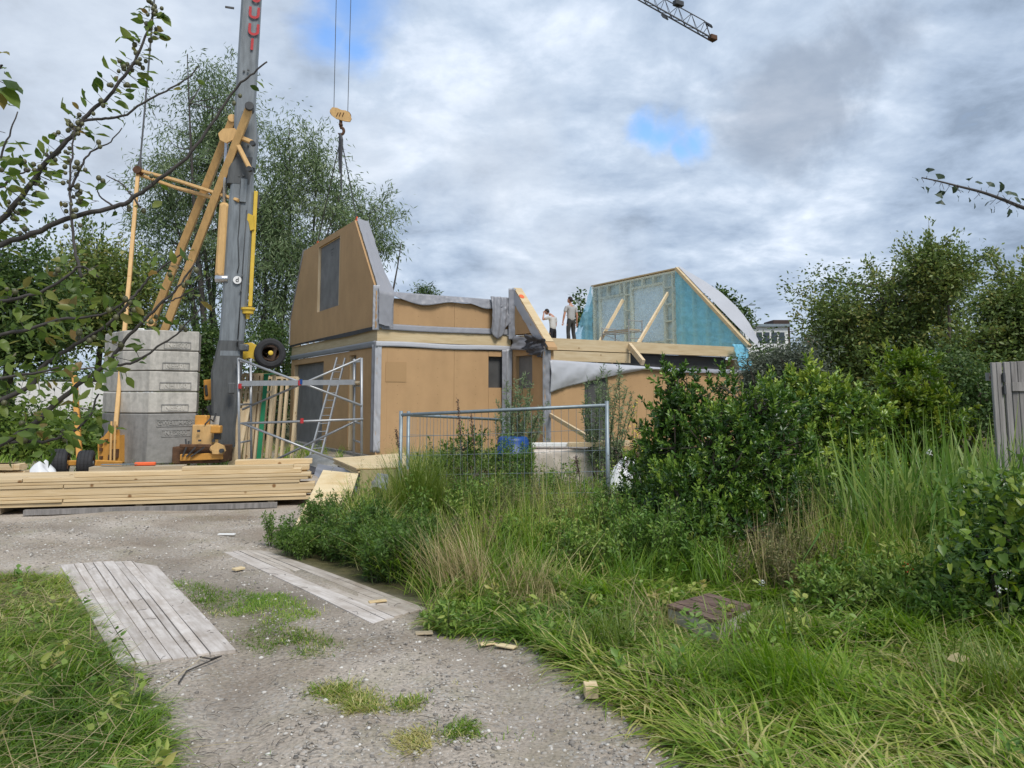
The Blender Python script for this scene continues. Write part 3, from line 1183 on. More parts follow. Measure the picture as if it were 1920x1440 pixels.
    sheet('membrane', wrinkle(lambda u, v: H(.1 + u * (HW - .1), -.015 - .03 * (1 - v), 3.425 + v * .17 - .015 * math.sin(u * 5)), .03, oN, 2, 3), 60, 4, M['membrane'])
    # draped over the knee wall, sagging between
    def drape(u, v):
        a = .25 + u * (HW - .35)
        edge = 4.33 - .17 * math.exp(-((u - .27) / .16) ** 2) - .12 * math.exp(-((u - .80) / .10) ** 2) + .10 * math.exp(-((u - .0) / .05) ** 2) - .05 * u
        if v < .3:
            return H(a, .35 - .365 * v / .3, 4.475)
        k = (v - .3) / .7
        return H(a, -.015 - .045 * k * (1 + math.sin(u * 23)) * .5 - .05 * k, 4.475 + (edge - 4.475) * k)
    sheet('membrane', wrinkle(drape, .045, oN, 2.2, 6), 90, 12, M['membrane'], 'grey membrane sagging over the knee wall')
    # strips hanging at the corners
    def strip(a0, a1, b0, b1, z1, z0, amp, seed, m_, taper=.0):
        return sheet('membrane', wrinkle(lambda u, v: H(a0 + (a1 - a0) * u + taper * v * u, b0 + (b1 - b0) * u, z1 + (z0 - z1) * v), amp, (oN + oW * .5), 2.4, seed), 8, 36, m_)
    strip(-.05, .12, .03, -.03, 3.05, .15, .05, 7, M['membrane_pale'])
    strip(-.07, .02, .2, .02, 3.02, .15, .05, 8, M['membrane'])
    strip(.0, .44, -.03, -.02, 4.47, 3.46, .05, 9, M['membrane'])
    strip(-.12, .03, .06, -.05, 4.62, 3.40, .05, 10, M['membrane_pale'])
    strip(HW - .20, HW - .01, -.06, -.11, 3.02, .25, .05, 11, M['membrane_pale'], -.06)
    strip(HW - .33, HW - .2, -.05, -.09, 3.0, .25, .05, 12, M['membrane'])
    # crumpled lumps near the wing gable
    sheet('membrane', wrinkle(lambda u, v: H(HW - .75 + u * .75, -.09 - .08 * math.sin(v * 3) * (1 - u) - .035 * math.sin(u * 21 + v * 2.5), 4.55 - v * (1.0 + .25 * math.sin(u * 5))), .06, oN, 2.6, 13), 24, 26, M['membrane'])
    strip(HW - .14, HW + .06, -.10, -.20, 4.82, 3.30, .06, 14, M['membrane'])
    sheet('membrane', wrinkle(lambda u, v: H(HW - .05 + .1 * v, -.15 - u * 1.55, 3.0 + .42 * v * (1 - .3 * u) - .12 * u), .18, oW, 2.6, 15), 20, 8, M['membrane'])
    sheet('membrane', wrinkle(lambda u, v: H(HW - .1 + .1 * v, -1.0 - u * .95, 2.88 + .52 * v - .2 * u), .34, oW, 3.4, 16), 16, 10, M['membrane_dark'])
    strip(HW - .04, HW + .16, HWB + .05, HWB - .06, 3.0, .25, .07, 17, M['membrane'])
    # sail draped over the top of the wing
    def sail(u, v):
        a = HW + .12 + u * 4.3
        bot = 1.72 + .70 * min(1.0, u / .78) ** .8
        top = 2.62 - .14 * u
        if v < .3:
            return H(a, HWB + .9 - .95 * v / .3, top + .03 * math.sin(v * 9))
        k = (v - .3) / .7
        return H(a, HWB - .06 - .07 * math.sin(k * 3.1) - .02 * math.sin(u * 26 + k * 7) * k * (1 - u), top + (bot - top) * k)
    sheet('membrane', wrinkle(sail, .05, oN, 1.1, 20), 80, 24, M['membrane_pale'], 'pale membrane sail hanging over the wing wall')
    sheet('membrane', wrinkle(lambda u, v: H(HW + 4.3 + u * 3.5, HWB + .8 - v * .88, 2.50 - .02 * v - .12 * max(0, v - .9) * 10), .05, VZ, 1.6, 21), 30, 12, M['membrane'])
    sheet('foil_strip', wrinkle(lambda u, v: H(HW + .38 + u * .3, HWB * .55 + u * .3 - .1, 3.45 - v * .95 * (1 - .2 * u)), .10, oN, 2.6, 22), 8, 14, M['foil'])
    sheet('foil_strip', wrinkle(lambda u, v: H(HLEN - .65 + u * .7 + .15 * v, -.2 - .25 * v, 3.5 - v * 1.0), .22, oN, 2.6, 23), 12, 14, M['foil'])
    return root


house = build_house()


def build_gable():
    """The wall panel hanging from the crane at the left end of the house."""
    a0, th = -.07, .36
    root = thing('gable_wall_panel', H(a0, 1.9, ZF), 'brown fibreboard gable panel with grey window sheet, hung from the crane hook', 'wall panel')
    pr = [(-.02, 3.46), (-.02, 4.46), (1.86, 6.79), (7.25, 6.79), (HD + .02, 4.46), (HD + .02, 3.46)]
    w0, wt = on_a(638, 441, a0)
    w1, wb = on_a(594, 586, a0)
    wt = min(wt, 6.62)

    def piece(pts, name='board_panel', mat_=None, off=0.0, t=None):
        mb = MB()
        mb.prism([H(a0 + off, b, z) for b, z in pts], VR * (t or .06))
        return mb.build(name, mat_ or M['board'], root)
    g = .003
    piece([(-.02, 3.46), (-.02, 4.46), (1.86, 6.79), (w0 - g, 6.79), (w0 - g, 3.46)])
    piece([(w0 + g, 3.46), (w0 + g, wb), (w1 - g, wb), (w1 - g, 3.46)])
    piece([(w0 + g, wt), (w0 + g, 6.79), (w1 - g, 6.79), (w1 - g, wt)])
    piece([(w1 + g, 3.46), (w1 + g, 6.79), (7.25, 6.79), (HD + .02, 4.46), (HD + .02, 3.46)])
    sh = piece([(w0, wb), (w0, wt), (w1, wt), (w1, wb)], 'window_sheet', M['infill'], .085, .02)
    sh['label'] = 'tall grey sheet filling the window opening'
    mb = MB()
    for q in ([(w1 - .04, wb), (w1 - .04, wt), (w1 - .002, wt), (w1 - .002, wb)], [(w0 + .04, wb), (w0 + .04, wt), (w0 + .002, wt), (w0 + .002, wb)]):
        mb.prism([H(a0 + .005, b, z) for b, z in q], VR * .078)
    mb.build('window_lining', M['spruce_v'], root)
    for k, (db, dz, w, h) in enumerate(((1.2, -.25, .34, .05), (1.15, -.36, .18, .04), (1.1, -.43, .08, .06))):
        mb = MB()
        mb.prism([H(a0 + .083, w0 + db, wt + dz), H(a0 + .083, w0 + db, wt + dz - h * .5), H(a0 + .083, w0 + db - w, wt + dz - h * .45), H(a0 + .083, w0 + db - w, wt + dz)], VR * .001)
        mb.build('pencil_mark', M['infill_dark'], sh)
    # studs behind, edge timbers
    ins = [(.03, 3.47), (.03, 4.45), (1.89, 6.77), (7.22, 6.77), (HD - .03, 4.45), (HD - .03, 3.47)]
    for (b0, z0), (b1, z1) in zip(pr[:-1], pr[1:]):
        mb = MB()
        mb.prism([H(a0 + .062, b0, z0), H(a0 + .062, b1, z1), H(a0 + .062, b1 + (4.4 - b1) * .02, z1 - .05), H(a0 + .062, b0 + (4.4 - b0) * .02, z0 - .05)], VR * (th - .062))
        mb.build('edge_timber', M['spruce'], root)
    for b in (1.2, 1.9, 2.6, 6.1, 6.8, 7.5):
        top = 6.7 if 1.9 <= b <= 7.2 else 5.4
        mb = MB()
        hbox(mb, a0 + .065, a0 + th - .02, b, b + .06, 3.5, top)
        mb.build('stud', M['spruce_v'], root)

    # membrane over the sloping right edge and the left edge
    def edge(u, v):
        p0, p1 = (1.84, 6.83), (-.05, 4.48)
        if u < .72:
            k = u / .72
            b, z = p0[0] + (p1[0] - p0[0]) * k, p0[1] + (p1[1] - p0[1]) * k
        else:
            k = (u - .72) / .28
            b, z = p1[0] - .05 - .02 * k, p1[1] - .95 * k
        return H(a0 + .05 + v * (th + .0 + .10 * math.exp(-((u - .7) / .1) ** 2)), b - .03, z + .02 - .06 * v)
    mb = MB()
    mb.grid(wrinkle(edge, .05, Vector((VL.x * -1, VL.y * -1, .6)), 2.2, 31), 46, 8)
    mb.build('membrane', M['membrane'], root, True)

    def edge2(u, v):
        p0, p1 = (7.25, 6.84), (HD + .05, 4.46)
        k = min(1, u / .75)
        b, z = p0[0] + (p1[0] - p0[0]) * k, p0[1] + (p1[1] - p0[1]) * k - max(0, u - .75) * 3.6
        return H(a0 - .03 + v * (th + .05), b + .04, z)
    mb = MB()
    mb.grid(wrinkle(edge2, .06, VL, 2.2, 32), 40, 5)
    mb.build('membrane', M['membrane_pale'], root, True)
    mb = MB()
    mb.grid(wrinkle(lambda u, v: H(a0 - .025 + .02 * v, u * HD, 3.50 - v * (.09 + .03 * math.sin(u * 6))), .04, -VR, 2.2, 33), 60, 2)
    mb.build('membrane', M['membrane_dark'], root, True)
    for px, py in ((667, 412), (594, 461)):
        b, _ = on_a(px, py, a0 + .15)
        mb = MB()
        c = H(a0 + .18, b, 6.80)
        mb.box(c + Vector((0, 0, .03)), (.13, .13, .06), HANG, .01)
        pts = [c + VL * (.06 * math.cos(t)) + VZ * (.10 + .08 * math.sin(t)) for t in np.linspace(-.9, math.pi + .9, 12)]
        mb.tube(pts, .02, 6)
        mb.build('lifting_eye', M['orange'], root)
    return root


gable = build_gable()


def build_blue_gable():
    a0 = HLEN
    prof = [(-.4, 3.44), (3.17, 6.74), (8.82, 6.74), (9.95, 4.7), (9.95, 3.44)]
    root = thing('insulated_gable_panel', H(a0, 4.5, 3.44), 'gable panel of pale studs under blue vapour foil at the far right end', 'wall panel')
    mb = MB()
    mb.prism([H(a0 + .20, b, z) for b, z in prof], VR * .05)
    bk = mb.build('backing_board', mat('grey_backing', (0.50, 0.58, 0.58), .8, var=.45, scale=1.2), root)
    bk['label'] = 'grey board behind the studs'
    mb = MB()
    mb.prism([H(a0 + .19, b, z) for b, z in ((-.35, 3.47), (3.1, 6.66), (3.2, 3.47))], VR * .008)
    mb.build('insulation', mat('mineral_wool', (0.40, 0.66, 0.78), .9, var=.35, scale=2.2, bump=.5), root)

    pale = wood_mat('planed_stud', (.80, .74, .58), (.72, .64, .47), stretch=(8, 8, 1), knots=False)

    def bar(p, q, w=.085):
        mb = MB()
        mb.beam(H(a0 + .1, *p), H(a0 + .1, *q), .17, w, up=(VL if abs(p[0] - q[0]) < .02 else VZ))
        return mb.build('stud', pale, root)

    def zedge(b):
        return float(np.interp(b, [-.4, 3.17, 8.82, 9.95], [3.44, 6.74, 6.74, 4.7]))
    for b in (.35, .95, 1.6, 2.3, 2.95, 3.45, 3.95, 6.05, 6.5, 8.3, 8.75, 9.4):
        bar((b, 3.46), (b, zedge(b) - .06))
    bar((-.35, 3.47), (9.9, 3.47))
    bar((3.17, 6.70), (8.82, 6.70))
    bar((4.0, 6.33), (6.0, 6.33))
    bar((6.5, 6.15), (8.3, 6.15))
    for b0, b1, zs in ((3.5, 3.95, (3.95, 4.7, 5.4, 6.1)), (6.05, 6.5, (3.95, 4.7, 5.4, 6.1)), (4.0, 6.0, (3.9,))):
        for z in zs:
            bar((b0, z), (b1, z), .045)
    for b in (4.6, 5.3, 6.8, 7.7):
        bar((b, 6.33 if b < 6.1 else 6.15), (b, 6.68))
    for b in (4.5, 5.2):
        bar((b, 3.47), (b, 3.88))
    # pale sheets seen in the two window openings
    for b0, b1, z0, z1 in ((4.02, 5.98, 3.95, 6.30), (6.53, 8.27, 3.50, 6.12)):
        mb = MB()
        hbox(mb, a0 + .16, a0 + .175, b0, b1, z0, z1)
        mb.build('window_sheet', mat('pale_blue_sheet', (0.74, 0.80, 0.86), .6, var=.08), root)
    # sloping edge timber with the roof membrane folded over it
    mb = MB()
    mb.beam(H(a0 + .02, -.45, 3.42), H(a0 + .02, 3.16, 6.80), .20, .12, up=VZ)
    mb.build('edge_timber', M['beam'], root)
    mb = MB()
    mb.beam(H(a0 + .08, 3.16, 6.80), H(a0 + .08, 8.84, 6.80), .26, .05, up=VZ)
    mb.build('edge_timber', M['beam'], root)

    def over(u, v):
        b, z = -.75 + u * 3.95, 3.35 + u * 3.50
        bulge = .55 * math.sin(math.pi * u ** .85)
        return H(a0 + .06 + v * (.12 + bulge), b - .05 - .10 * v * math.sin(math.pi * u), z + .03 + .20 * v * math.sin(math.pi * u))
    mb = MB()
    mb.grid(wrinkle(over, .06, VZ, 1.2, 41), 40, 10)
    mb.build('membrane', M['membrane_pale'], root, True)

    # the foil itself: deep blue over the sloping bay, clearer over the studs
    def foil(u, v):
        b = -.30 + u * 3.5
        return H(a0 - .03, b, 3.46 + (zedge(b) - 3.50) * v)
    mb = MB()
    mb.grid(wrinkle(foil, .07, -VR, 1.8, 42), 30, 30)
    mb.build('foil_sheet', M['foil'], root, True)

    def foil2(u, v):
        b = 3.18 + u * 5.55
        return H(a0 - .02, b, 3.46 + (6.70 - 3.46) * v)
    mb = MB()
    mb.grid(wrinkle(foil2, .05, -VR, 1.5, 43), 44, 26)
    mb.build('foil_sheet', M['foil_clear'], root, True)

    def foil3(u, v):
        b = 8.72 + u * 1.35
        return H(a0 - .04 - .6 * u * (1 - v), b, 3.46 + (zedge(min(b, 9.95)) - 3.44) * v)
    mb = MB()
    mb.grid(wrinkle(foil3, .16, -VR, 1.8, 44), 16, 26)
    mb.build('foil_sheet', M['foil'], root, True)
    return root


build_blue_gable()


def build_deck_things():
    # two raking props
    for (x0, y0, x1, y1, b0, lab) in ((1118, 640, 1168, 562, 7.7, 'left raking timber prop holding up the blue foil gable'),
                                      (1196, 645, 1252, 550, 4.3, 'right raking timber prop holding up the blue foil gable, beside the scaffold')):
        bb, _ = on_a(x1, y1, HLEN - .1)
        top = H(HLEN - .10, bb, on_a(x1, y1, HLEN - .1)[1])
        # foot on the deck (z = 3.41), straight under its pixel
        d = raydir(x0, y0)
        k = (3.43 - EYE) / d[2]
        foot = Vector((d[0] * k, d[1] * k, 3.43))
        if foot.y < 20 or (foot - top).length > 6:
            foot = top - VR * 1.9 - VL * .3
            foot.z = 3.43
        MB().beam(foot, top, .07, .14, bev=.004).top('raking_prop', M['spruce_v'], lab, 'timber prop', 'timber props bracing the blue gable')
    # small scaffold on the deck
    a, b = HLEN - 1.5, 4.4
    base = H(a, b, 3.41)
    root = thing('platform_scaffold', base, 'small white aluminium work platform standing on the deck before the blue gable', 'scaffold')
    p0 = P(1143, 640, base.y)
    for nm, (u, w) in {'a': (0, 0), 'b': (0, .7), 'c': (1.75, 0), 'd': (1.75, .7)}.items():
        mb = MB()
        q = base - VL * -u + VR * w
        h = 1.15 if u else 1.35
        mb.tube([q, q + VZ * h], .03, 6)
        mb.build('upright', M['alu'], root)
    mb = MB()
    for u in (0, 1.75):
        for z in (.28, .58, .88, 1.1 if u else 1.3):
            q = base + VL * u + VZ * z
            mb.tube([q, q + VR * .7], .022, 6)
    for w in (0, .7):
        for z in (.3, .88):
            mb.tube([base + VR * w + VZ * z, base + VL * 1.75 + VR * w + VZ * z], .02, 6)
    mb.tube([base + VZ * .3, base + VL * 1.75 + VZ * .88], .018, 6)
    mb.build('rail', M['alu'], root)
    mb = MB()
    hbox(mb, a + .05, a + .65, b + .05, b + 1.7, 3.41 + .92, 3.41 + .97)
    mb.build('platform', M['lumber_grey'], root)
    # dark heap of sheeting at its foot
    mb = MB()
    c = H(HLEN - 2.6, 4.4, 3.41)
    mb.grid(lambda u, v: c + VL * (u - .5) * 1.9 + VR * (v - .5) * .5 + VZ * (.02 + .22 * math.sin(u * 3.14) * math.sin(v * 3.14) * (.5 + float(vnoise(u * 9, v * 5, 1, 3)))), 18, 8)
    mb.top('sheeting_heap', M['membrane_dark'], 'low dark heap of crumpled sheeting on the deck by the work platform', 'sheeting')


build_deck_things()
# ------------------------------------------------------------------ text as solid letters
def text_mesh(body, size, depth, M4, name, mat_, parent):
    cu = bpy.data.curves.new(name, 'FONT')
    cu.body = body
    cu.size = size
    cu.extrude = depth
    cu.offset = size * (.03 if name == 'painted_figure' else .012)
    cu.align_x = 'CENTER'
    cu.align_y = 'CENTER'
    tmp = bpy.data.objects.new(name, cu)
    COL.objects.link(tmp)
    dg = bpy.context.evaluated_depsgraph_get()
    me = bpy.data.meshes.new_from_object(tmp.evaluated_get(dg))
    bpy.data.objects.remove(tmp)
    o0 = origin_of(parent)
    me.transform(Matrix.Translation(-o0) @ M4)
    me.materials.clear()
    me.name = name
    return link_mesh(name, me, parent, [mat_])


def frame(c, right, up):
    """4x4 with x along right, y along up, z towards the viewer of the text."""
    r = Vector(right).normalized()
    u = Vector(up).normalized()
    n = r.cross(u)
    m = Matrix((r, u, n)).transposed().to_4x4()
    m.translation = c
    return m


def tyre(name, c, axis, r, w, parent, hub_mat, rim=True):
    c, ax = Vector(c), Vector(axis).normalized()
    prof = []
    h = w / 2
    prof = [(-h * .86, r * .56), (-h, r * .66), (-h, r * .86), (-h * .82, r * .965), (-h * .52, r * .992), (-h * .5, r * .968), (-h * .42, r * .968), (-h * .4, r), (-h * .06, r),
            (-h * .05, r * .968), (h * .05, r * .968), (h * .06, r), (h * .4, r), (h * .42, r * .968), (h * .5, r * .968), (h * .52, r * .992), (h * .82, r * .965), (h, r * .86), (h, r * .66), (h * .86, r * .56)]
    mb = MB()
    mb.lathe(c, ax, prof, 32)
    ty = mb.build('wheel', M['black'], parent, False)
    mb = MB()
    mb.lathe(c, ax, [(-h * .92, r * .55), (-h * .92, r * .50), (-h * .35, r * .42), (-h * .35, .02), (h * .35, .02), (h * .35, r * .42), (h * .92, r * .50), (h * .92, r * .55)], 24)
    mb.build('rim', M['rust'], ty, True)
    mb = MB()
    mb.lathe(c, ax, [(-h * 1.0, r * .10), (-h * .95, r * .16), (-h * .3, r * .19), (h * .3, r * .19), (h * .95, r * .16), (h * 1.0, r * .10)], 16)
    mb.build('hub', hub_mat, ty, True)
    return ty


def build_crane():
    Y = 17.0
    base = P(418, 842, Y)
    base.z = 0
    root = thing('mobile_crane', base, 'sand yellow mobile crane with tall leaning grey mast rising beside the house', 'crane')
    up = Vector((.30, -.95, .02))
    A, B, C_, D = P(417, 800, Y), P(441, 560, Y), P(456, 318, Y), P(483, -170, Y)
    ax = (D - A).normalized()

    def bar(name, mat_, pts, w, h, upv=up, bev=.015, parent=root):
        mb = MB()
        for p, q in zip(pts[:-1], pts[1:]):
            mb.beam(p, q, w, h, up=upv, bev=bev)
        return mb.build(name, mat_, parent)

    def loft(name, mat_, secs, parent=root):
        """secs: (px, py, half width px, depth m) -> chamfered box column turned a little to the right."""
        mb = MB()
        vs_, fs = [], []
        sx, sy = Vector((.95, .31, 0)), Vector((-.31, .95, 0))
        for (px, py, hw, dp) in secs:
            c = P(px, py, Y)
            w = hw * 2 / FPX * Y * .92
            ch = .05
            for (i, j) in ((-w / 2 + ch, -dp / 2), (w / 2 - ch, -dp / 2), (w / 2, -dp / 2 + ch), (w / 2, dp / 2 - ch), (w / 2 - ch, dp / 2), (-w / 2 + ch, dp / 2), (-w / 2, dp / 2 - ch), (-w / 2, -dp / 2 + ch)):
                vs_.append(c + sx * i + sy * j)
        for k in range(len(secs) - 1):
            for i in range(8):
                j = (i + 1) % 8
                fs.append((k * 8 + i, k * 8 + j, k * 8 + 8 + j, k * 8 + 8 + i))
        fs.append(tuple(range(7, -1, -1)))
        fs.append(tuple(range((len(secs) - 1) * 8, len(secs) * 8)))
        mb.add(vs_, fs)
        return mb.build(name, mat_, parent)
    loft('mast_foot', M['mast_dark'], [(424, 838, 17, .38), (420, 800, 22, .42), (425, 700, 29, .50), (434, 640, 24, .52)])
    lo = loft('mast', M['mast'], [(432, 668, 23, .50), (441, 560, 24, .52), (452, 400, 25, .52), (456, 325, 21, .46)])
    upm = loft('mast', M['mast'], [(455, 330, 19, .42), (460, 200, 20.5, .44), (472, 0, 20, .44), (483, -170, 19, .44)])
    bm = loft('mast_bracket', M['mast'], [(459, 318, 20, .50), (463, 265, 23, .50), (467, 215, 14, .48)])
    loft('mast_joint', M['mast_dark'], [(449, 350, 24, .54), (455, 300, 24, .56)])
    bar('weld_plate', M['mast'], [P(456, 385, Y) + up * .28, P(459, 342, Y) + up * .28], .14, .03)
    # red figures sprayed down the mast
    rt = Vector((.95, .31, 0))
    tx = upm
    for ch, px, py in (('8', 481, 4), ('U', 477, 34), ('U', 476, 65), ('I', 473, 92)):
        c = P(px, py, Y) + Vector((.31, -.95, 0)) * .232
        text_mesh(ch, .38, .004, frame(c, rt, ax), 'painted_figure', M['red'], tx)
    # struts
    s1 = bar('strut', M['crane_beige'], [P(468, 203, 16.4), P(308, 622, 17.9)], .165, .20, bev=.006)
    s2 = bar('strut', M['crane_beige'], [P(436, 226, 16.95), P(285, 604, 18.5)], .165, .20, bev=.006)
    for (px, py, y) in ((468, 203, 16.4), (436, 226, 17.0), (284, 606, 18.4)):
        mb = MB()
        c = P(px, py, y)
        mb.lathe(c, up, [(-.16, .09), (-.15, .10), (.15, .10), (.16, .09)], 14)
        mb.build('strut_pin', M['dark'] if py < 220 else M['crane_beige'], s1)
    # pivot plates and the ram
    for dy in (0, .28):
        mb = MB()
        poly = [(412, 262), (409, 250), (418, 241), (440, 240), (446, 250), (436, 262), (424, 268)]
        mb.prism([P(x, y, 16.55 + dy) for x, y in poly], (0, .05, 0))
        mb.build('pivot_plate', M['crane_beige'], root)
    bar('ram_cylinder', M['crane_beige'], [P(421, 381, 16.75), P(412, 520, 16.75)], .20, .20, bev=.06)
    mb = MB()
    mb.tube([P(425, 262, 16.8), P(420.5, 384, 16.8)], .045, 10)
    mb.build('ram_rod', M['chrome'], root, True)
    mb = MB()
    mb.lathe(P(416, 523, 16.7), (1, .2, 0), [(-.14, .08), (-.13, .09), (.13, .09), (.14, .08)], 14)
    mb.build('ram_eye', M['chrome'], root, True)
    bar('mast_arm', M['crane_beige'], [P(446, 256, 16.6), P(475, 268, 16.6)], .10, .10, bev=.02)
    bar('mast_arm', M['crane_beige'], [P(446, 272, 16.6), P(469, 318, 16.6)], .10, .10, bev=.02)
    for px, py in ((468, 317), (474, 269)):
        mb = MB()
        mb.lathe(P(px, py, 16.5), (0, -1, 0), [(-.05, .06), (.05, .06)], 12)
        mb.build('arm_pin', M['dark'], root)
    # pendulum frame
    bar('pendulum_arm', M['crane_beige'], [P(262, 320, 18.2), P(330, 338, 17.6), P(447, 376, 16.7)], .07, .09, bev=.01)
    bar('pendulum_arm', M['crane_beige'], [P(262, 328, 18.4), P(330, 352, 17.9), P(410, 374, 17.0)], .07, .09, bev=.01)
    bar('tie_bar', M['crane_beige'], [P(259, 322, 18.2), P(243, 520, 17.3), P(217, 800, 16.0)], .085, .11, bev=.01)
    mb = MB()
    mb.lathe(P(260, 320, 18.15), (0, -1, 0), [(-.1, .10), (.1, .10)], 12)
    mb.build('tie_pin', M['rust'], root)
    mb = MB()
    mb.tube([P(262, 312, 18.2), P(278, 130, 18.2), P(296, -80, 18.2)], .022, 6)
    mb.build('stay_rope', M['cable'], root)
    mb = MB()
    mb.tube([P(261, 318, 18.2), P(263, 298, 18.2)], [.07, .03], 8)
    mb.build('rope_socket', M['dark'], root)
    # yellow gear along the right side of the mast
    bar('guide_bar', M['crane_yellow'], [P(480, 359, 16.9), P(469, 575, 16.9)], .085, .10, bev=.01)
    bar('guide_bar', M['dark'], [P(485, 366, 16.95), P(483, 392, 16.95)], .05, .09, bev=.01)
    mb = MB()
    mb.prism([P(x, y, 16.8) for x, y in ((459, 406), (466, 400), (475, 404), (476, 430), (469, 432), (466, 416))], (0, .12, 0))
    mb.build('guide_bracket', M['crane_yellow'], root)
    mb = MB()
    mb.tube([P(466, 440, 16.95), P(460, 573, 16.95)], .022, 6)
    mb.build('guide_rod', M['galv'], root)
    mb = MB()
    mb.lathe(P(465, 577, 16.9), (0, 0, -1), [(0, .16), (.05, .16), (.06, .13), (.14, .13), (.15, .05), (.26, .04)], 14)
    mb.build('guide_foot', M['crane_yellow'], root)
    # stickers
    mb = MB()
    mb.lathe(P(446, 529, Y) + up * .29, up, [(0, .09), (.008, .09)], 18)
    st = mb.build('round_sticker', M['white'], lo)
    text_mesh('d', .15, .004, frame(P(446, 529, Y) + up * .302, rt, ax), 'sticker_sign', M['dark'], st)
    bar('label_plate', M['white'], [P(430.5, 552, Y) + up * .29, P(430, 558, Y) + up * .29], .12, .008, bev=0)
    bar('mast_slot', M['dark'], [P(440, 25.5, Y) + up * .25 - rt * .2, P(440, 25.5, Y) + up * .25 + rt * .0], .05, .03)
    bar('junction_box', M['mast_dark'], [P(434, 718, 16.6), P(434, 738, 16.6)], .14, .12)
    bar('mast_lug', M['mast_dark'], [P(448, 652, 16.8), P(466, 652, 16.8)], .16, .12, bev=.03)
    bar('mast_lug', M['mast_dark'], [P(443, 682, 16.7), P(452, 682, 16.7)], .12, .1, bev=.03)
    # hoses, bolt rows and a conduit on the mast
    mb = MB()
    f = Vector((.31, -.95, 0)) * .27
    mb.tube([P(452, 345, Y) + f, P(450, 420, Y) + f, P(447, 452, Y) + f, P(449, 500, Y) + f, P(446, 515, Y) + f], .012, 5)
    mb.build('hose', M['dark'], root, True)
    mb = MB()
    mb.tube([P(463, 398, Y) + f * .8, P(458, 470, Y) + f * .8, P(452, 560, Y) + f * .8, P(446, 652, Y) + f], .014, 5)
    mb.build('hose', M['dark'], root, True)
    for (px, py) in ((441, 338), (449, 336), (457, 335), (446, 310), (455, 308), (464, 306), (452, 282), (466, 280), (430, 545), (432, 520), (452, 548), (455, 520), (424, 640), (446, 640), (461, 236), (466, 140), (458, 142)):
        mb = MB()
        c = P(px, py, Y) + f * .98
        mb.lathe(c, up, [(-.01, .026), (.025, .024)], 6)
        mb.build('bolt', M['mast_dark'], lo)
    bar('mast_hatch', M['mast'], [P(429, 536, Y) + up * .262, P(426, 575, Y) + up * .262], .12, .03, bev=.006)
    bar('seam_plate', M['mast_dark'], [P(430, 518, Y) + up * .265 - rt * .04, P(430, 518, Y) + up * .265 + rt * .24], .03, .012, bev=0)
    # lifted axle with one wheel
    mb = MB()
    mb.prism([P(x, y, 17.0) for x, y in ((447, 646), (470, 642), (480, 648), (478, 655), (488, 668), (484, 676), (466, 670), (447, 678))], (0, .12, 0))
    mb.build('axle_bracket', M['crane_yellow'], root)
    mb = MB()
    mb.prism([P(x, y, 17.4) for x, y in ((447, 646), (470, 642), (480, 648), (478, 655), (488, 668), (484, 676), (466, 670), (447, 678))], (0, .10, 0))
    mb.build('axle_bracket', M['crane_yellow'], root)
    bar('axle', M['crane_orange'], [P(450, 668, 17.3), P(504, 664, 17.3)], .14, .14)
    tyre('wheel', P(506, 663, 17.0), (.42, -.9, .05), .345, .30, root, M['crane_yellow'])
    # undercarriage
    bar('chassis', M['rust'], [P(336, 852, 16.4), P(425, 850, 16.4)], .36, .7)
    bar('chassis_beam', M['crane_orange'], [P(338, 858, 16.0), P(418, 855, 16.0)], .14, .05)
    bar('motor_housing', M['crane_beige'], [P(366, 818, 16.3), P(404, 818, 16.3)], .5, .36)
    bar('motor_cover', M['crane_orange'], [P(368, 796, 16.4), P(390, 796, 16.4)], .4, .20)
    bar('lamp_box', M['crane_orange'], [P(397, 805, 16.0), P(415, 805, 16.0)], .16, .15)
    bar('lamp_bracket', M['dark'], [P(402, 817, 16.1), P(414, 817, 16.1)], .16, .10)
    bar('foot_plate', M['crane_beige'], [P(396, 840, 16.0), P(420, 845, 16.0)], .12, .20, bev=.04)
    bar('cab_side', M['crane_orange'], [P(393, 712, 17.4), P(395, 750, 17.4)], .25, .22)
    bar('cab_window', M['dark'], [P(386, 722, 17.3), P(388, 742, 17.3)], .06, .12)
    bar('cable_box', M['dark'], [P(395, 760, 17.1), P(408, 790, 17.1)], .2, .2)
    bar('data_plate', M['concrete'], [P(404, 780, 16.6), P(402, 798, 16.6)], .18, .02)
    # small parts on the undercarriage
    for k in range(3):
        bar('rib', M['dark'], [P(350 + k * 17, 838, 15.94), P(342 + k * 8, 856, 15.94)], .03, .05, bev=0)
    bar('side_rail', M['rust'], [P(337, 836, 15.95), P(398, 836, 15.95)], .07, .05)
    bar('lever', M['dark'], [P(349, 834, 15.95), P(348, 823, 15.95)], .03, .03, bev=0)
    bar('lever', M['dark'], [P(353, 834, 15.95), P(354, 827, 15.95)], .03, .03, bev=0)
    mb = MB()
    mb.prism([P(x, y, 15.9) for x, y in ((396, 838), (404, 830), (418, 836), (421, 846), (416, 852), (398, 851))], (0, .09, 0))
    mb.build('foot_bracket', M['crane_beige'], root)
    mb = MB()
    mb.lathe(P(416, 845, 15.88), (0, -1, 0), [(-.03, .045), (.05, .045)], 12)
    mb.build('foot_pin', M['dark'], root)
    for (px, py, w) in ((370, 808, .05), (372, 826, .04), (398, 826, .06)):
        bar('catch', M['dark'], [P(px, py, 16.04), P(px + 5, py, 16.04)], w, .03, bev=0)
    mb = MB()
    mb.tube([P(384, 796, 16.1), P(394, 785, 16.2), P(400, 790, 16.3), P(405, 775, 16.6)], .018, 5)
    mb.build('hose', M['dark'], root, True)
    # left end: slewing gear beside the blocks
    mb = MB()
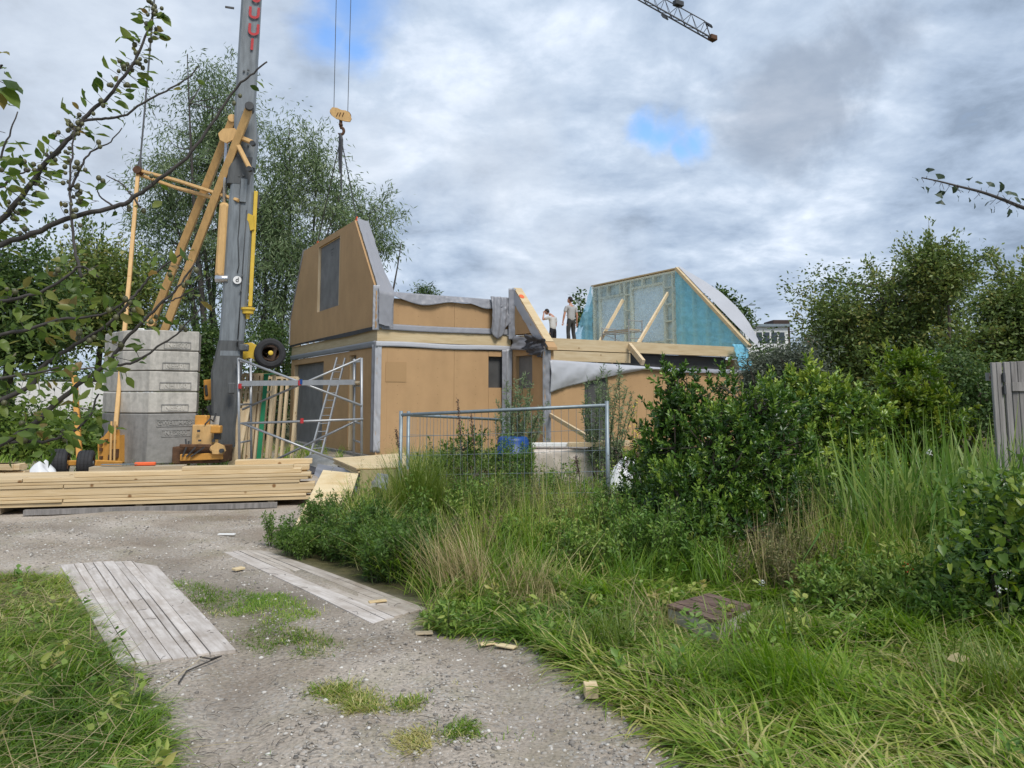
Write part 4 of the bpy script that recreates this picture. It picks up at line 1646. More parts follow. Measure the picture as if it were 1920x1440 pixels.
    mb.prism([P(x, y, 16.0) for x, y in ((184, 868), (183, 826), (195, 818), (203, 808), (212, 806), (214, 818), (224, 816), (224, 868))], (0, .35, 0))
    g = mb.build('gear_plate', M['crane_orange'], root)
    mb = MB()
    for px, py, s in ((190, 832, .05), (190, 843, .05), (190, 858, .05), (215, 828, .05), (216, 850, .14), (208, 858, .09), (200, 826, .05)):
        mb.box(P(px, py, 15.98), (s, .08, s * 1.3))
    mb.build('gear_block', M['rust'], g)
    mb = MB()
    for x in (207, 214):
        mb.tube([P(x, 866, 15.9), P(x + 2, 790, 15.9)], .022, 6)
    mb.build('gear_rod', M['crane_beige'], g)
    bar('base_plate', M['rust'], [P(186, 874, 16.2), P(230, 872, 16.2)], .06, .9)
    # travelling axle with two tyres
    bar('rear_axle', M['crane_orange'], [P(118, 868, 14.6), P(160, 868, 14.9)], .10, .12)
    tyre('wheel', P(113, 867, 14.5), (.93, .36, 0), .26, .27, root, M['crane_orange'])
    tyre('wheel', P(161, 868, 14.7), (.93, .36, 0), .245, .27, root, M['galv'])
    bar('drawbar', M['crane_orange'], [P(176, 868, 14.9), P(226, 870, 15.6)], .12, .10)
    # leaning orange prop of the crane
    bar('outrigger_prop', M['crane_orange'], [P(140, 706, 16.4), P(149, 860, 15.6)], .10, .12)
    return root


crane = build_crane()


def build_counterweight():
    Yc = 16.4
    base = P(290, 866, Yc)
    base.z = 0.0
    root = thing('counterweight_stack', base, 'stack of four pale concrete slabs on a tall grey concrete block under the crane struts', 'counterweight')

    def col(px, py, y):
        return P(px, py, y)

    def block(name, mat_, yt, yb, text, wide=0):
        # plan outline in pixels at the top and at the bottom of the slab
        def ring(py):
            k = (py - 618) / (868 - 618)
            sh = -10 * k
            return [col(198 + sh, py, 17.15), col(232 + sh, py, 16.25), col(284 + sh, py, 16.05), col(374 + sh, py, 16.55), col(378 + sh, py, 17.3), col(215 + sh, py, 17.9)]
        a, b = ring(yb), ring(yt)
        zt_ = sum(p.z for p in b[1:4]) / 3
        zb_ = sum(p.z for p in a[1:4]) / 3
        a = [Vector((p.x, p.y, zb_)) for p in a]
        b = [Vector((p.x, p.y, zt_)) for p in b]
        c0 = sum(a, Vector()) / 6
        c1 = sum(b, Vector()) / 6
        vs_ = []
        for ringv, c, ins, dz in ((a, c0, .985, 0), (a, c0, 1.0, .018), (b, c1, 1.0, -.018), (b, c1, .985, 0)):
            vs_ += [Vector((c.x + (p.x - c.x) * ins, c.y + (p.y - c.y) * ins, p.z + dz)) for p in ringv]
        fs = [tuple(range(5, -1, -1)), tuple(range(18, 24))]
        for k in range(3):
            for i in range(6):
                j = (i + 1) % 6
                fs.append((k * 6 + i, k * 6 + j, k * 6 + 6 + j, k * 6 + 6 + i))
        mb = MB()
        mb.add(vs_, fs)
        o = mb.build(name, mat_, root)
        # plate with raised letters on the right front face
        p, q = (a[2] + b[2]) / 2, (a[3] + b[3]) / 2
        rt = (q - p).normalized()
        rt.z = 0
        n = rt.cross(VZ)
        for (txt, u, px, py, size) in text:
            d = raydir(px, py)
            o3 = Vector((0, 0, EYE))
            dd = Vector(d)
            k = (p - o3).dot(n) / dd.dot(n)
            c = o3 + dd * k
            hw, hh = len(txt) * size * .33, size * .55
            mb = MB()
            for (sx, sy, lx, ly) in ((0, hh, hw * 2, .022), (0, -hh, hw * 2, .016), (-hw, 0, .016, hh * 2), (hw, 0, .016, hh * 2)):
                cc = c + rt * sx + VZ * sy
                mb.beam(cc - rt * lx / 2 + n * .002, cc + rt * lx / 2 + n * .002, .02, ly)
            mb.build('name_frame', M['concrete_grey'], o)
            text_mesh(txt, size, .008, frame(c + n * .006, rt, VZ), 'raised_lettering', M['concrete_letter'] if mat_ is not M['concrete_grey'] else M['concrete_mid'], o)
        return o
    block('block', M['concrete_grey'], 775.5, 869, [('GWELLMASP', 0, 329, 793, .125), ('NT:2800', 0, 330, 812, .125)])['label'] = 'tall darker grey block at the bottom'
    for yt, yb, t, px, py in ((735.5, 774, 'No:561', 328, 765), (696.5, 734, 'Nr:1160', 329, 724), (658.5, 695, 'No:501', 330, 687), (620, 657, 'No:500', 333, 648)):
        block('block', M['concrete'], yt, yb, [(t, 0, px, py, .135)])
    mb = MB()
    c = P(263, 619, 16.6)
    mb.tube([c + VZ * -.05 - Vector((.09, 0, 0)), c + VZ * .02 - Vector((.07, 0, 0)), c + VZ * .02 + Vector((.07, 0, 0)), c - VZ * .05 + Vector((.09, 0, 0))], .025, 6)
    mb.build('lifting_eye', M['white'], root)


build_counterweight()


def build_hook():
    Yh = 21.6
    base = P(639, 215, Yh)
    root = thing('crane_hook', base, 'sand coloured crane hook block hanging on two wires above the gable panel', 'crane hook')
    mb = MB()
    outline = [(618, 208), (623, 201), (632, 202), (640, 206), (648, 207), (655, 211), (659, 222), (656, 228), (646, 227), (630, 222), (622, 216)]
    mb.prism([P(x, y, Yh - .09) for x, y in outline], (0, .05, 0))
    mb.prism([P(x, y, Yh + .04) for x, y in outline], (0, .05, 0))
    mb.build('side_plate', M['crane_beige'], root)
    mb = MB()
    for px, py in ((627, 210), (650, 217)):
        mb.lathe(P(px, py, Yh), (0, -1, 0), [(-.035, .13), (-.02, .11), (.02, .11), (.035, .13)], 16)
    mb.build('sheave', M['rust'], root)
    mb = MB()
    for x in (632, 637, 643):
        mb.beam(P(x + 2, 211, Yh - .095), P(x - 1, 218, Yh - .095), .03, .02)
    mb.build('slot', M['rust'], root)
    mb = MB()
    mb.tube([P(626, 205, Yh), P(632.5, -100, Yh)], .011, 5)
    mb.tube([P(652, 210, Yh), P(660.5, -100, Yh)], .011, 5)
    mb.build('hoist_wire', M['cable'], root)
    mb = MB()
    c = P(639, 232, Yh)
    mb.tube([P(639, 225, Yh), P(639, 238, Yh)], .05, 8)
    pts = [P(639, 246, Yh) + Vector((.09 * math.sin(t), 0, .11 * math.cos(t))) for t in np.linspace(-.3, 4.2, 14)]
    mb.tube(pts, [.045] * 10 + [.04, .03, .022, .012], 8)
    mb.lathe(P(639, 234, Yh), (0, -1, 0), [(-.05, .055), (.05, .055)], 12)
    mb.build('hook', M['rust'], root, True)
    sl = thing('lifting_sling', P(639, 250, Yh), 'dark wire slings and chains hanging from the hook down to the gable panel', 'sling')
    mb = MB()
    mb.tube([P(638, 250, Yh), P(640, 262, Yh), P(639.5, 300, Yh), P(640, 360, Yh)], [.05, .06, .035, .02], 6)
    mb.tube([P(637, 255, Yh), P(636, 300, Yh + .05), P(637, 325, Yh)], [.03, .035, .015], 6)
    mb.build('chain', M['dark'], sl)
    b1 = H(.11, on_a(667, 412, .08)[0], 6.95)
    b2 = H(.11, on_a(594, 461, .08)[0], 6.95)
    mb = MB()
    mb.tube([P(640, 262, Yh), b1], .017, 5)
    mb.build('sling_leg', M['cable'], sl)
    mb = MB()
    mb.tube([P(638, 262, Yh), b2], .017, 5)
    mb.build('sling_leg', M['cable'], sl)


build_hook()


def build_far_crane():
    A, B = P(1075, -72, 66), P(1334, 74, 60)
    root = thing('tower_crane_jib', A, 'dark lattice jib of a distant tower crane high in the cloudy sky', 'tower crane')
    ax = (B - A).normalized()
    s = ax.cross(VZ).normalized()
    u = s.cross(ax).normalized()
    L = (B - A).length
    W, Hh = 1.05, 1.0
    n = 11
    lo1, lo2, hi = [], [], []
    for i in range(n + 1):
        c = A + ax * (L * i / n)
        lo1.append(c - s * W / 2)
        lo2.append(c + s * W / 2)
        t = max(0, (i / n - .93) / .07)
        hi.append(c + u * (Hh * (1 - t)))
    for nm, ln, r in (('lower_chord', lo1, .07), ('lower_chord', lo2, .07), ('upper_chord', hi, .05)):
        mb = MB()
        mb.tube(ln, r, 6)
        mb.build(nm, M['dark'], root)
    mb = MB()
    for i in range(n):
        for a, b in ((lo1[i], lo2[i + 1]), (lo2[i], lo1[i]), (lo1[i], hi[i]), (hi[i], lo1[i + 1]), (lo2[i], hi[i]), (hi[i], lo2[i + 1])):
            mb.tube([a, b], .028, 4, False)
    br = mb.build('lattice', M['dark'], root)
    mb = MB()
    e = B
    mb.box(e + u * .15, (.7, .5, .45), .5, .05)
    mb.build('tip_sheave', M['rust'], root)
    for t, off, sz in ((.725, -s * -.2 - u * .0, None), (.94, u * 1.0, None)):
        c = A + ax * (L * t) + (s * .75 - u * .45 if t < .8 else u * .9)
        mb = MB()
        mb.beam(c - ax * .3, c + ax * .3, .5, .12, up=u)
        mb.tube([c, A + ax * (L * t)], .03, 5)
        mb.build('floodlight', M['dark'], root)
    mb = MB()
    mb.box(A + ax * (L * .72) + u * 1.2, (.9, .5, .45), .5, .04)
    mb.build('winch_box', M['dark'], root)


build_far_crane()


# ------------------------------------------------------------------ scaffold, ladder, timber on the yard
def build_scaffold():
    Ys = 15.3
    L0, R0 = P(450, 868, Ys), P(679, 850, Ys)
    L0.z = R0.z = 0.02
    root = thing('scaffold_tower', L0, 'silvery aluminium scaffold frame with crossed braces in front of the garage opening', 'scaffold')

    def tube(name, pts, r, parent=root):
        mb = MB()
        mb.tube(pts, r, 8)
        return mb.build(name, M['alu'], parent, True)
    Yb = Ys + .75
    tl, tr = P(447, 671, Ys), P(678, 671, Ys)
    upr = [tube('upright', [L0, tl], .027), tube('upright', [R0, tr], .027)]
    bl, br_ = Vector((L0.x - .02, Yb, .02)), P(664, 860, Yb)
    br_.z = .02
    tlb, trb = Vector((tl.x - .01, Yb, tl.z + .01)), P(664, 673, Yb)
    upr += [tube('upright', [bl, tlb], .027), tube('upright', [br_, trb], .027)]
    for a, b, pa in ((L0, bl, upr[0]), (R0, br_, upr[1])):
        t0, t1 = (tl, tlb) if a is L0 else (tr, trb)
        for k in (.12, .28, .44, .6, .76, .97):
            tube('rung', [a.lerp(t0, k), b.lerp(t1, k)], .02, pa)

    def px(x, y, yy=Ys - .02):
        return P(x, y, yy)
    tube('brace', [px(448, 673), px(679, 761)], .024)
    tube('brace', [px(454, 768, Yb), px(677, 672, Yb)], .024)
    tube('brace', [px(455, 794), px(632, 864)], .024)
    tube('brace', [px(677, 785, Yb), px(500, 870, Yb)], .024)
    tube('ledger', [px(453, 794), px(681, 786)], .024)
    mb = MB()
    mb.beam(px(450, 719), px(665, 716.5), .05, .105)
    mb.build('toe_board', M['alu'], root)
    mb = MB()
    hbx = [(L0, R0)]
    z = px(450, 716).z
    mb.hexa([Vector((L0.x + .05, Ys + .05, z - .03)), Vector((R0.x - .05, Ys + .05, z - .03)), Vector((R0.x - .25, Yb - .05, z - .03)), Vector((L0.x + .05, Yb - .05, z - .03)),
             Vector((L0.x + .05, Ys + .05, z + .02)), Vector((R0.x - .05, Ys + .05, z + .02)), Vector((R0.x - .25, Yb - .05, z + .02)), Vector((L0.x + .05, Yb - .05, z + .02))])
    mb.build('platform', M['lumber_grey'], root)
    for x, y, m in ((450, 724, M['red']), (562, 718, M['red']), (566, 789, M['red']), (564, 716, M['blue'])):
        mb = MB()
        c = px(x, y, Ys - .04)
        mb.tube([c - VZ * .05, c + VZ * .05], .036, 8)
        mb.build('clamp', m, root)


build_scaffold()


def build_ladder():
    f0, f1 = P(578, 868, 18.3), P(590, 868, 18.3)
    t0, t1 = P(632, 672, 21.3), P(642, 672, 21.3)
    f0.z = f1.z = 0.01
    f1 = f0 + Vector((.20, .28, 0))
    t1 = t0 + Vector((.17, .26, 0))
    root = thing('ladder', f0, 'aluminium ladder leaning on the house beside the garage opening', 'ladder')
    for a, b in ((f0, t0), (f1, t1)):
        mb = MB()
        mb.beam(a, b, .035, .08, up=(0, -1, 0))
        r_ = mb.build('stile', M['alu'], root)
        mb = MB()
        mb.beam(a, a.lerp(b, .015), .05, .10, up=(0, -1, 0))
        mb.build('foot', M['black'], r_)
    for i in range(13):
        t = .05 + i * .073
        mb = MB()
        mb.tube([f0.lerp(t0, t), f1.lerp(t1, t)], .016, 6)
        mb.build('rung', M['alu'], root)


build_ladder()


def build_lumber():
    # front line of the stack on the ground, from the photograph
    a, b = Vector((-9.6, 9.85, 0)), Vector((-2.95, 11.35, 0))
    d = (b - a).normalized()
    n = Vector((-d.y, d.x, 0))
    ang = math.atan2(d.y, d.x)
    root = thing('lumber_stack', a, 'long knee high stack of pale sawn boards along the gravel yard', 'lumber stack')
    root['kind'] = 'thing'
    Ltot = (b - a).length
    lay = [.056, .043, .045, .108, .045, .043, .054]
    z = .09
    proto = {}

    def board(x0, x1, w, t, y, z, grey=False, rot=0.0):
        key = (round(x1 - x0, 2), round(w, 3), round(t, 3))
        if key not in proto:
            mb = MB()
            mb.box(Vector((0, 0, 0)), (x1 - x0, w, t), 0, .004)
            me = bpy.data.meshes.new('board')
            me.from_pydata(mb.v, [], mb.f)
            me.materials.append(M['lumber'])
            proto[key] = me
        me = proto[key]
        o = bpy.data.objects.new('board', me)
        COL.objects.link(o)
        o.parent = root
        o.location = d * ((x0 + x1) / 2) + n * (y + w / 2) + Vector((0, 0, z + t / 2))
        o.rotation_euler = (0, 0, ang + rot)
        if grey:
            o.material_slots[0].link = 'OBJECT'
            o.material_slots[0].material = M['lumber_grey']
        return o
    r = random.Random(5)
    cuts = [0, 2.36, 3.44, Ltot]
    for k, t in enumerate(lay):
        for row in range(4):
            w = .24
            y = row * .25 + r.uniform(-.008, .008)
            if row == 0:
                cut = [0, (2.30, 3.36, 2.26, 2.42, 3.46, 2.34, 2.9)[k], Ltot - (.0, .12, .05, .0, .22, .10, .06)[k]]
                if k in (1, 4):
                    cut = [0, 2.28, 3.42, cut[2]]
            else:
                cut = [0, r.choice((2.3, 3.4)), Ltot - r.uniform(0, .4)]
            for x0, x1 in zip(cut[:-1], cut[1:]):
                board(round(x0, 2) + .012, round(x1, 2), w, t - .005, y + r.uniform(-.012, .012), z, rot=r.uniform(-.0015, .0015))
        z += t
    # loose boards on top
    for x0, x1, y, t, dz, g, rt in ((3.55, Ltot - .2, .02, .06, 0, False, .002), (4.95, 6.5, .04, .05, .062, False, .004), (3.6, 4.9, .45, .10, 0, True, 0.0),
                                    (5.0, Ltot - .1, .45, .075, .0, False, -.002), (5.6, 6.75, .62, .07, .08, False, .01)):
        board(x0, x1, .22, t, y, z + dz, g, rt)
    # bearers under the stack and a strip in front
    for x in (.8, 2.6, 4.4, 6.2):
        mb = MB()
        c = a + d * x
        mb.beam(c - n * -.05 + VZ * .045, c + n * 1.0 + VZ * .045, .09, .088)
        mb.build('bearer', M['lumber_grey'], root)
    MB().beam(a + d * 3.0 - n * .12 + VZ * .04, a + d * 6.3 - n * .10 + VZ * .04, .07, .07).top('grey_batten', M['old_wood'], 'thin grey batten lying on the gravel along the foot of the lumber stack', 'batten')
    MB().beam(a + d * .6 - n * .28 + VZ * .03, a + d * 2.55 - n * .20 + VZ * .03, .07, .05).top('pale_batten', M['lumber'], 'short pale yellow batten lying on the gravel at the left end of the lumber stack', 'batten')
    # the orange saw left on top
    c = a + d * 4.35 + n * .52 + VZ * (z + .13)
    root2 = thing('hand_saw', c, 'small red orange hand saw lying on top of the lumber stack', 'saw')
    mb = MB()
    mb.beam(c - d * .15, c + d * .14, .09, .05, bev=.015)
    mb.build('handle', M['orange'], root2)
    mb = MB()
    mb.beam(c - d * .6, c - d * .1, .10, .008)
    mb.build('blade', M['galv'], root2)
    return z


build_lumber()


def build_yard():
    # OSB sheet leaning at the end of the lumber
    a, b = P(553, 984, 9.5), P(640, 985, 9.6)
    a.z = b.z = .02
    c, d = P(672, 888, 10.7), P(606, 881, 10.85)
    n = (b - a).cross(d - a).normalized()
    mb = MB()
    mb.prism([a, b, c, d], n * -.02)
    mb.top('leaning_board', M['ply'], 'pale chipboard sheet leaning on the right end of the lumber stack', 'board')
    a, b = P(572, 985, 9.35), P(655, 990, 9.45)
    a.z = b.z = .01
    mb = MB()
    mb.hexa([a + VZ * .0, b, b + Vector((.25, .5, 0)), a + Vector((.1, .4, 0)), a + VZ * .02, b + VZ * .02, b + Vector((.25, .5, .02)), a + Vector((.1, .4, .02))])
    mb.top('ground_board', M['ply'], 'pale board lying flat in the weeds below the leaning chipboard', 'board')
    c0 = P(672, 945, 11.2)
    mb = MB()
    mb.hexa([Vector((c0.x, 11.2, 0)), Vector((c0.x + .75, 11.3, 0)), Vector((c0.x + .75, 11.36, 0)), Vector((c0.x, 11.26, 0)),
             Vector((c0.x, 11.3, .52)), Vector((c0.x + .75, 11.4, .52)), Vector((c0.x + .75, 11.46, .52)), Vector((c0.x, 11.36, .52))])
    mb.top('upright_sheet', mat('greenish_board', (.30, .25, .13), .85, var=.15, scale=6), 'dull olive sheet standing on edge under the plywood stack', 'board')
    # plywood stack on blocks
    poly = [XY(627, 861, .53), XY(672, 880, .53), XY(770, 876, .53), XY(760, 851, .53)]
    ctr = Vector((sum(p[0] for p in poly) / 4, sum(p[1] for p in poly) / 4, 0))
    root = thing('plywood_stack', ctr, 'low stack of pale plywood sheets on dark film near the house corner', 'plywood stack')
    for k in range(4):
        mb = MB()
        o = Vector((rng.uniform(-.03, .03), rng.uniform(-.03, .03), 0))
        mb.prism([Vector((p[0], p[1], .455 + k * .025)) + o for p in poly], (0, 0, .02))
        mb.build('sheet', M['ply'], root)
    mb = MB()
    q = [Vector((ctr.x + (p[0] - ctr.x) * .92, ctr.y + (p[1] - ctr.y) * .92, 0.01)) for p in poly]
    mb.prism(q, (0, 0, .44))
    mb.build('film_wrap', M['membrane_dark'], root)
    mb = MB()
    e0, e1 = Vector((*poly[0], .45)) + Vector((-.25, -.1, 0)), Vector((*poly[1], .45)) + Vector((.5, -.2, 0))
    mb.grid(wrinkle(lambda u, v: e0.lerp(e1, u) + Vector((0, -.02 - .25 * v, -.3 * v * (.5 + .5 * math.sin(u * 7) ** 2))), .12, (0, -1, .5), 3, 51), 24, 8)
    mb.build('film', M['membrane'], root, True)
    # stud frames standing by the garage opening
    for k, (px0, px1, y, lean, lab) in enumerate(((440, 500, 17.6, .35, 'pale timber stud frame standing left behind the scaffold with green strap'),
                                                   (470, 546, 18.2, .30, 'wider pale timber stud frame standing behind the strapped one by the scaffold'))):
        f0, f1 = P(px0, 862, y), P(px1, 862, y)
        f0.z = f1.z = .06
        hgt = 2.08 if k == 0 else 2.02
        up = Vector((.06, lean / 2, hgt))
        root = thing('stud_frame', f0, lab, 'stud frame', 'timber stud frames behind the scaffold')
        for m_ in ((0, .16, .3, .45, .62, 1) if k == 0 else (0, .25, .42, .62, .75, 1)):
            p = f0.lerp(f1, m_)
            mb = MB()
            mb.beam(p, p + up, .055 if m_ not in (.45, .42) else .13, .12, up=(0, -1, 0), bev=.003)
            mb.build('stud', M['spruce_v'], root)
        for h_ in ((.0, 1.0) if k else (0, 1.0, .8)):
            mb = MB()
            mb.beam(f0 + up * h_ - VZ * 0, f1 + up * h_, .12, .06)
            mb.build('rail', M['spruce'], root)
        if k == 0:
            mb = MB()
            p = f0.lerp(f1, .78) + Vector((0, -.09, 0))
            mb.beam(p, p + up, .10, .02, up=(0, -1, 0))
            mb.beam(p + up - Vector((.05, 0, 0)), p + up + Vector((.25, .05, .02)), .2, .03)
            mb.build('strap', M['green'], root)
    # boards leaning on the left of the frames
    for k, (x, l) in enumerate(((432, 1.3), (438, 1.45), (444, 1.5))):
        p = P(x, 862, 17.2)
        p.z = .05
        MB().beam(p, p + Vector((.10 + .03 * k, .25, l)), .09, .03, up=(0, -1, 0)).top('leaning_plank', M['spruce_v'], ('leftmost', 'middle', 'rightmost')[k] + ' of three short planks leaning between mast foot and stud frames', 'plank', 'planks leaning by the mast foot')
    # white sheeting heap at the ladder foot
    mb = MB()
    c = P(598, 868, 16.9)
    c.z = .0
    mb.grid(lambda u, v: c + Vector(((u - .5) * 1.1, (v - .5) * .8, .02 + .34 * (math.sin(u * 3.14) * math.sin(v * 3.14)) ** .5 * (.6 + .5 * float(vnoise(u * 6, v * 6, 1, 8))))), 22, 12)
    mb.top('white_sheeting', M['concrete'], 'whitish heap of sheeting on the ground by the ladder foot', 'sheeting', smooth=True)
    mb = MB()
    c = P(500, 866, 16.2)
    c.z = 0
    mb.grid(lambda u, v: c + Vector(((u - .5) * 2.2, (v - .5) * 1.2, .02 + .22 * (math.sin(u * 3.14) * math.sin(v * 3.14)) ** .6 * (.5 + float(vnoise(u * 7, v * 6, 1, 9))))), 26, 12)
    mb.top('dark_sheeting', M['membrane_dark'], 'dark crumpled sheeting on the ground under the scaffold', 'sheeting', smooth=True)
    # pile of offcuts and plastic far left
    root = thing('offcut_pile', Vector((-8.45, 12.2, 0)), 'small pile of short pale boards behind the left end of the lumber stack', 'board pile')
    r = random.Random(3)
    for k in range(4):
        for j in range(3):
            mb = MB()
            c = Vector((-8.45 + r.uniform(-.15, .15) + (j - 1) * .25, 12.2 + r.uniform(-.1, .1), .12 + k * .125))
            mb.box(c, (r.uniform(.55, .9), .22, .10), r.uniform(-.25, .25), .006)
            mb.build('board', M['lumber'], root)
    mb = MB()
    c = P(79, 880, 14.0)
    c.z = 0
    mb.grid(lambda u, v: c + Vector(((u - .5) * .5, (v - .5) * .6, .02 + .42 * (math.sin(u * 3.14) * math.sin(v * 3.14)) ** .6 * (.5 + .8 * float(vnoise(u * 5, v * 5, 1, 18))))), 22, 14)
    mb.top('plastic_bag', M['white_plastic'], 'crumpled white plastic bag beside the short boards and the crane tyres', 'plastic bag', smooth=True)
    # white boundary wall far left
    a, b = P(25, 800, 26), P(215, 800, 27.5)
    root = thing('boundary_fence', Vector((a.x, a.y, 0)), 'white boundary fence behind the crane wheels and the hedge on the left', 'fence')
    for k in range(8):
        p, q = a.lerp(b, k / 8), a.lerp(b, (k + 1) / 8)
        mb = MB()
        mb.hexa([Vector((p.x, p.y, .0)), Vector((q.x - .015, q.y, .0)), Vector((q.x - .015, q.y + .06, 0)), Vector((p.x, p.y + .06, 0)),
                 Vector((p.x, p.y, 2.15)), Vector((q.x - .015, q.y, 2.15)), Vector((q.x - .015, q.y + .06, 2.15)), Vector((p.x, p.y + .06, 2.15))])
        mb.build('panel', M['white'], root)


build_yard()


def build_wire_fence(name, L, Rr, zl, zr, h, label):
    """Mesh panel: tubular frame, upright and level wires."""
    root = thing(name, Vector((L[0], L[1], zl - h)), label, 'wire fence')
    p, q = Vector((*L, 0)), Vector((*Rr, 0))

    def at(u, v):
        return Vector((p.x + (q.x - p.x) * u, p.y + (q.y - p.y) * u, (zl + (zr - zl) * u) - h * (1 - v)))
    for u, nm in ((0, 'post'), (1, 'post')):
        mb = MB()
        mb.tube([at(u, -.06), at(u, 1.03)], .028, 10)
        mb.build(nm, M['galv'], root, True)
    for v in (1.0, .06):
        mb = MB()
        mb.tube([at(0, v), at(1, v)], .026, 10)
        mb.build('rail', M['galv'], root, True)
    n = int((q - p).length / .105)
    me = None
    for i in range(1, n):
        u = i / n
        if me is None:
            mb = MB()
            mb.tube([(0, 0, -.94 * h), (0.004, 0, -.6 * h), (-.004, 0, -.3 * h), (0, 0, 0)], .0028, 4)
            me = bpy.data.meshes.new('wire')
            me.from_pydata(mb.v, [], mb.f)
            me.materials.append(M['galv'])
        o = bpy.data.objects.new('wire', me)
        COL.objects.link(o)
        o.parent = root
        o.location = at(u, 1) - root.location
        o.rotation_euler = (0, 0, i * 1.3)
    for v in (.84, .70, .56, .42, .28, .14):
        mb = MB()
        mb.tube([at(0, v), at(.5, v - .004), at(1, v)], .0032, 4)
        mb.build('level_wire', M['galv'], root)
    return root


fl, fr = P(752, 778, 11.2), P(1138, 760, 10.2)
build_wire_fence('wire_fence', (fl.x, fl.y), (fr.x, fr.y), fl.z, fr.z, 2.0, 'galvanised mesh fence panel in the weeds before the house, nearer of two')
fl, fr = P(766, 778, 11.6), P(943, 787, 14.6)
build_wire_fence('wire_fence', (fl.x, fl.y), (fr.x, fr.y), fl.z, fr.z, 1.9, 'galvanised mesh fence panel behind the near one, running back to the house wall')


def build_behind_fence():
    c = P(962, 900, 13.6)
    root = thing('barrel', Vector((c.x, c.y, 0)), 'blue plastic barrel half hidden in weeds behind the mesh fence', 'barrel')
    mb = MB()
    z = 0
    mb.lathe((c.x, c.y, -.05), (0, 0, 1), [(0, .26), (.02, .285), (.3, .29), (.31, .305), (.34, .305), (.35, .29), (.62, .29), (.63, .305), (.66, .305), (.67, .29), (.88, .28), (.94, .25), (.95, .22)], 24)
    mb.build('body', M['blue'], root, True)
    mb = MB()
    mb.lathe((c.x + .1, c.y - .08, .9), (0, 0, 1), [(0, .04), (.03, .04)], 12)
    mb.build('bung', M['black'], root)
    # wrapped pallet of timber
    L, R_ = P(1000, 905, 13.0), P(1163, 905, 13.3)
    root = thing('wrapped_pallet', Vector(((L.x + R_.x) / 2, 13.5, 0)), 'knee high pallet wrapped in pale plastic film with boards on top behind the mesh fence', 'pallet')
    zt = P(1080, 843, 13.1).z

    def front(u, v):
        if v < .25:
            return Vector((L.x + (R_.x - L.x) * u, L.y + .9 - .92 * v / .25, zt))
        k = (v - .25) / .75
        return Vector((L.x + (R_.x - L.x) * u + .02 * math.sin(k * 5), L.y + (R_.y - L.y) * u - .03, zt * (1 - k)))
    mb = MB()
    mb.grid(wrinkle(front, .07, (0, -1, .3), 1.6, 61), 36, 18)
    for sgn in (0, 1):
        X = L.x if sgn == 0 else R_.x
        mb.grid(wrinkle(lambda u, v: Vector((X, L.y + u * .95, zt * (1 - v))), .05, (1 if sgn else -1, 0, 0), 1.6, 62), 10, 10)
    mb.build('film', M['white_plastic'] if False else mat('milky_film', (.50, .44, .38), .35, var=.12, scale=1.6, bump=.5, bscale=7), root, True)
    for x0, x1, y, h_, rz, m in ((L.x - .02, L.x + .85, 13.1, .06, .02, M['white']), (L.x + .0, L.x + 1.2, 13.35, .05, .03, M['spruce']), (L.x + .6, L.x + 1.25, 13.0, .075, -.12, M['spruce']),
                                 (L.x + 1.15, L.x + 1.7, 13.25, .09, .05, M['spruce'])):
        mb = MB()
        mb.box(Vector(((x0 + x1) / 2, y + .1, zt + .05 + h_ / 2)), (x1 - x0, .18, h_), rz, .004)
        mb.build('board', m, root)
    mb = MB()
    c = P(1180, 900, 12.6)
    c.z = hz(c.x, 12.6)
    mb.grid(lambda u, v: c + Vector(((u - .5) * .8, (v - .5) * .6, .05 + .55 * (math.sin(u * 3.14) * math.sin(v * 3.14)) ** .6 * (.5 + .8 * float(vnoise(u * 6, v * 5, 1, 28))))), 18, 12)
    mb.top('white_bag', M['white_plastic'], 'shiny white plastic bag lying right of the wrapped pallet behind the fence post', 'plastic bag', smooth=True)
    # timber prop against the wing
    d, _ = on_b(1030, 775, HWB)
    a_ = H(d, HWB - .04, on_b(1030, 778, HWB)[1])
    b_ = P(1140, 842, 15.5)
    MB().beam(a_, b_, .06, .10).top('diagonal_prop', M['spruce'], 'thin timber prop slanting from the wing wall down behind the mesh fence', 'timber prop')


build_behind_fence()


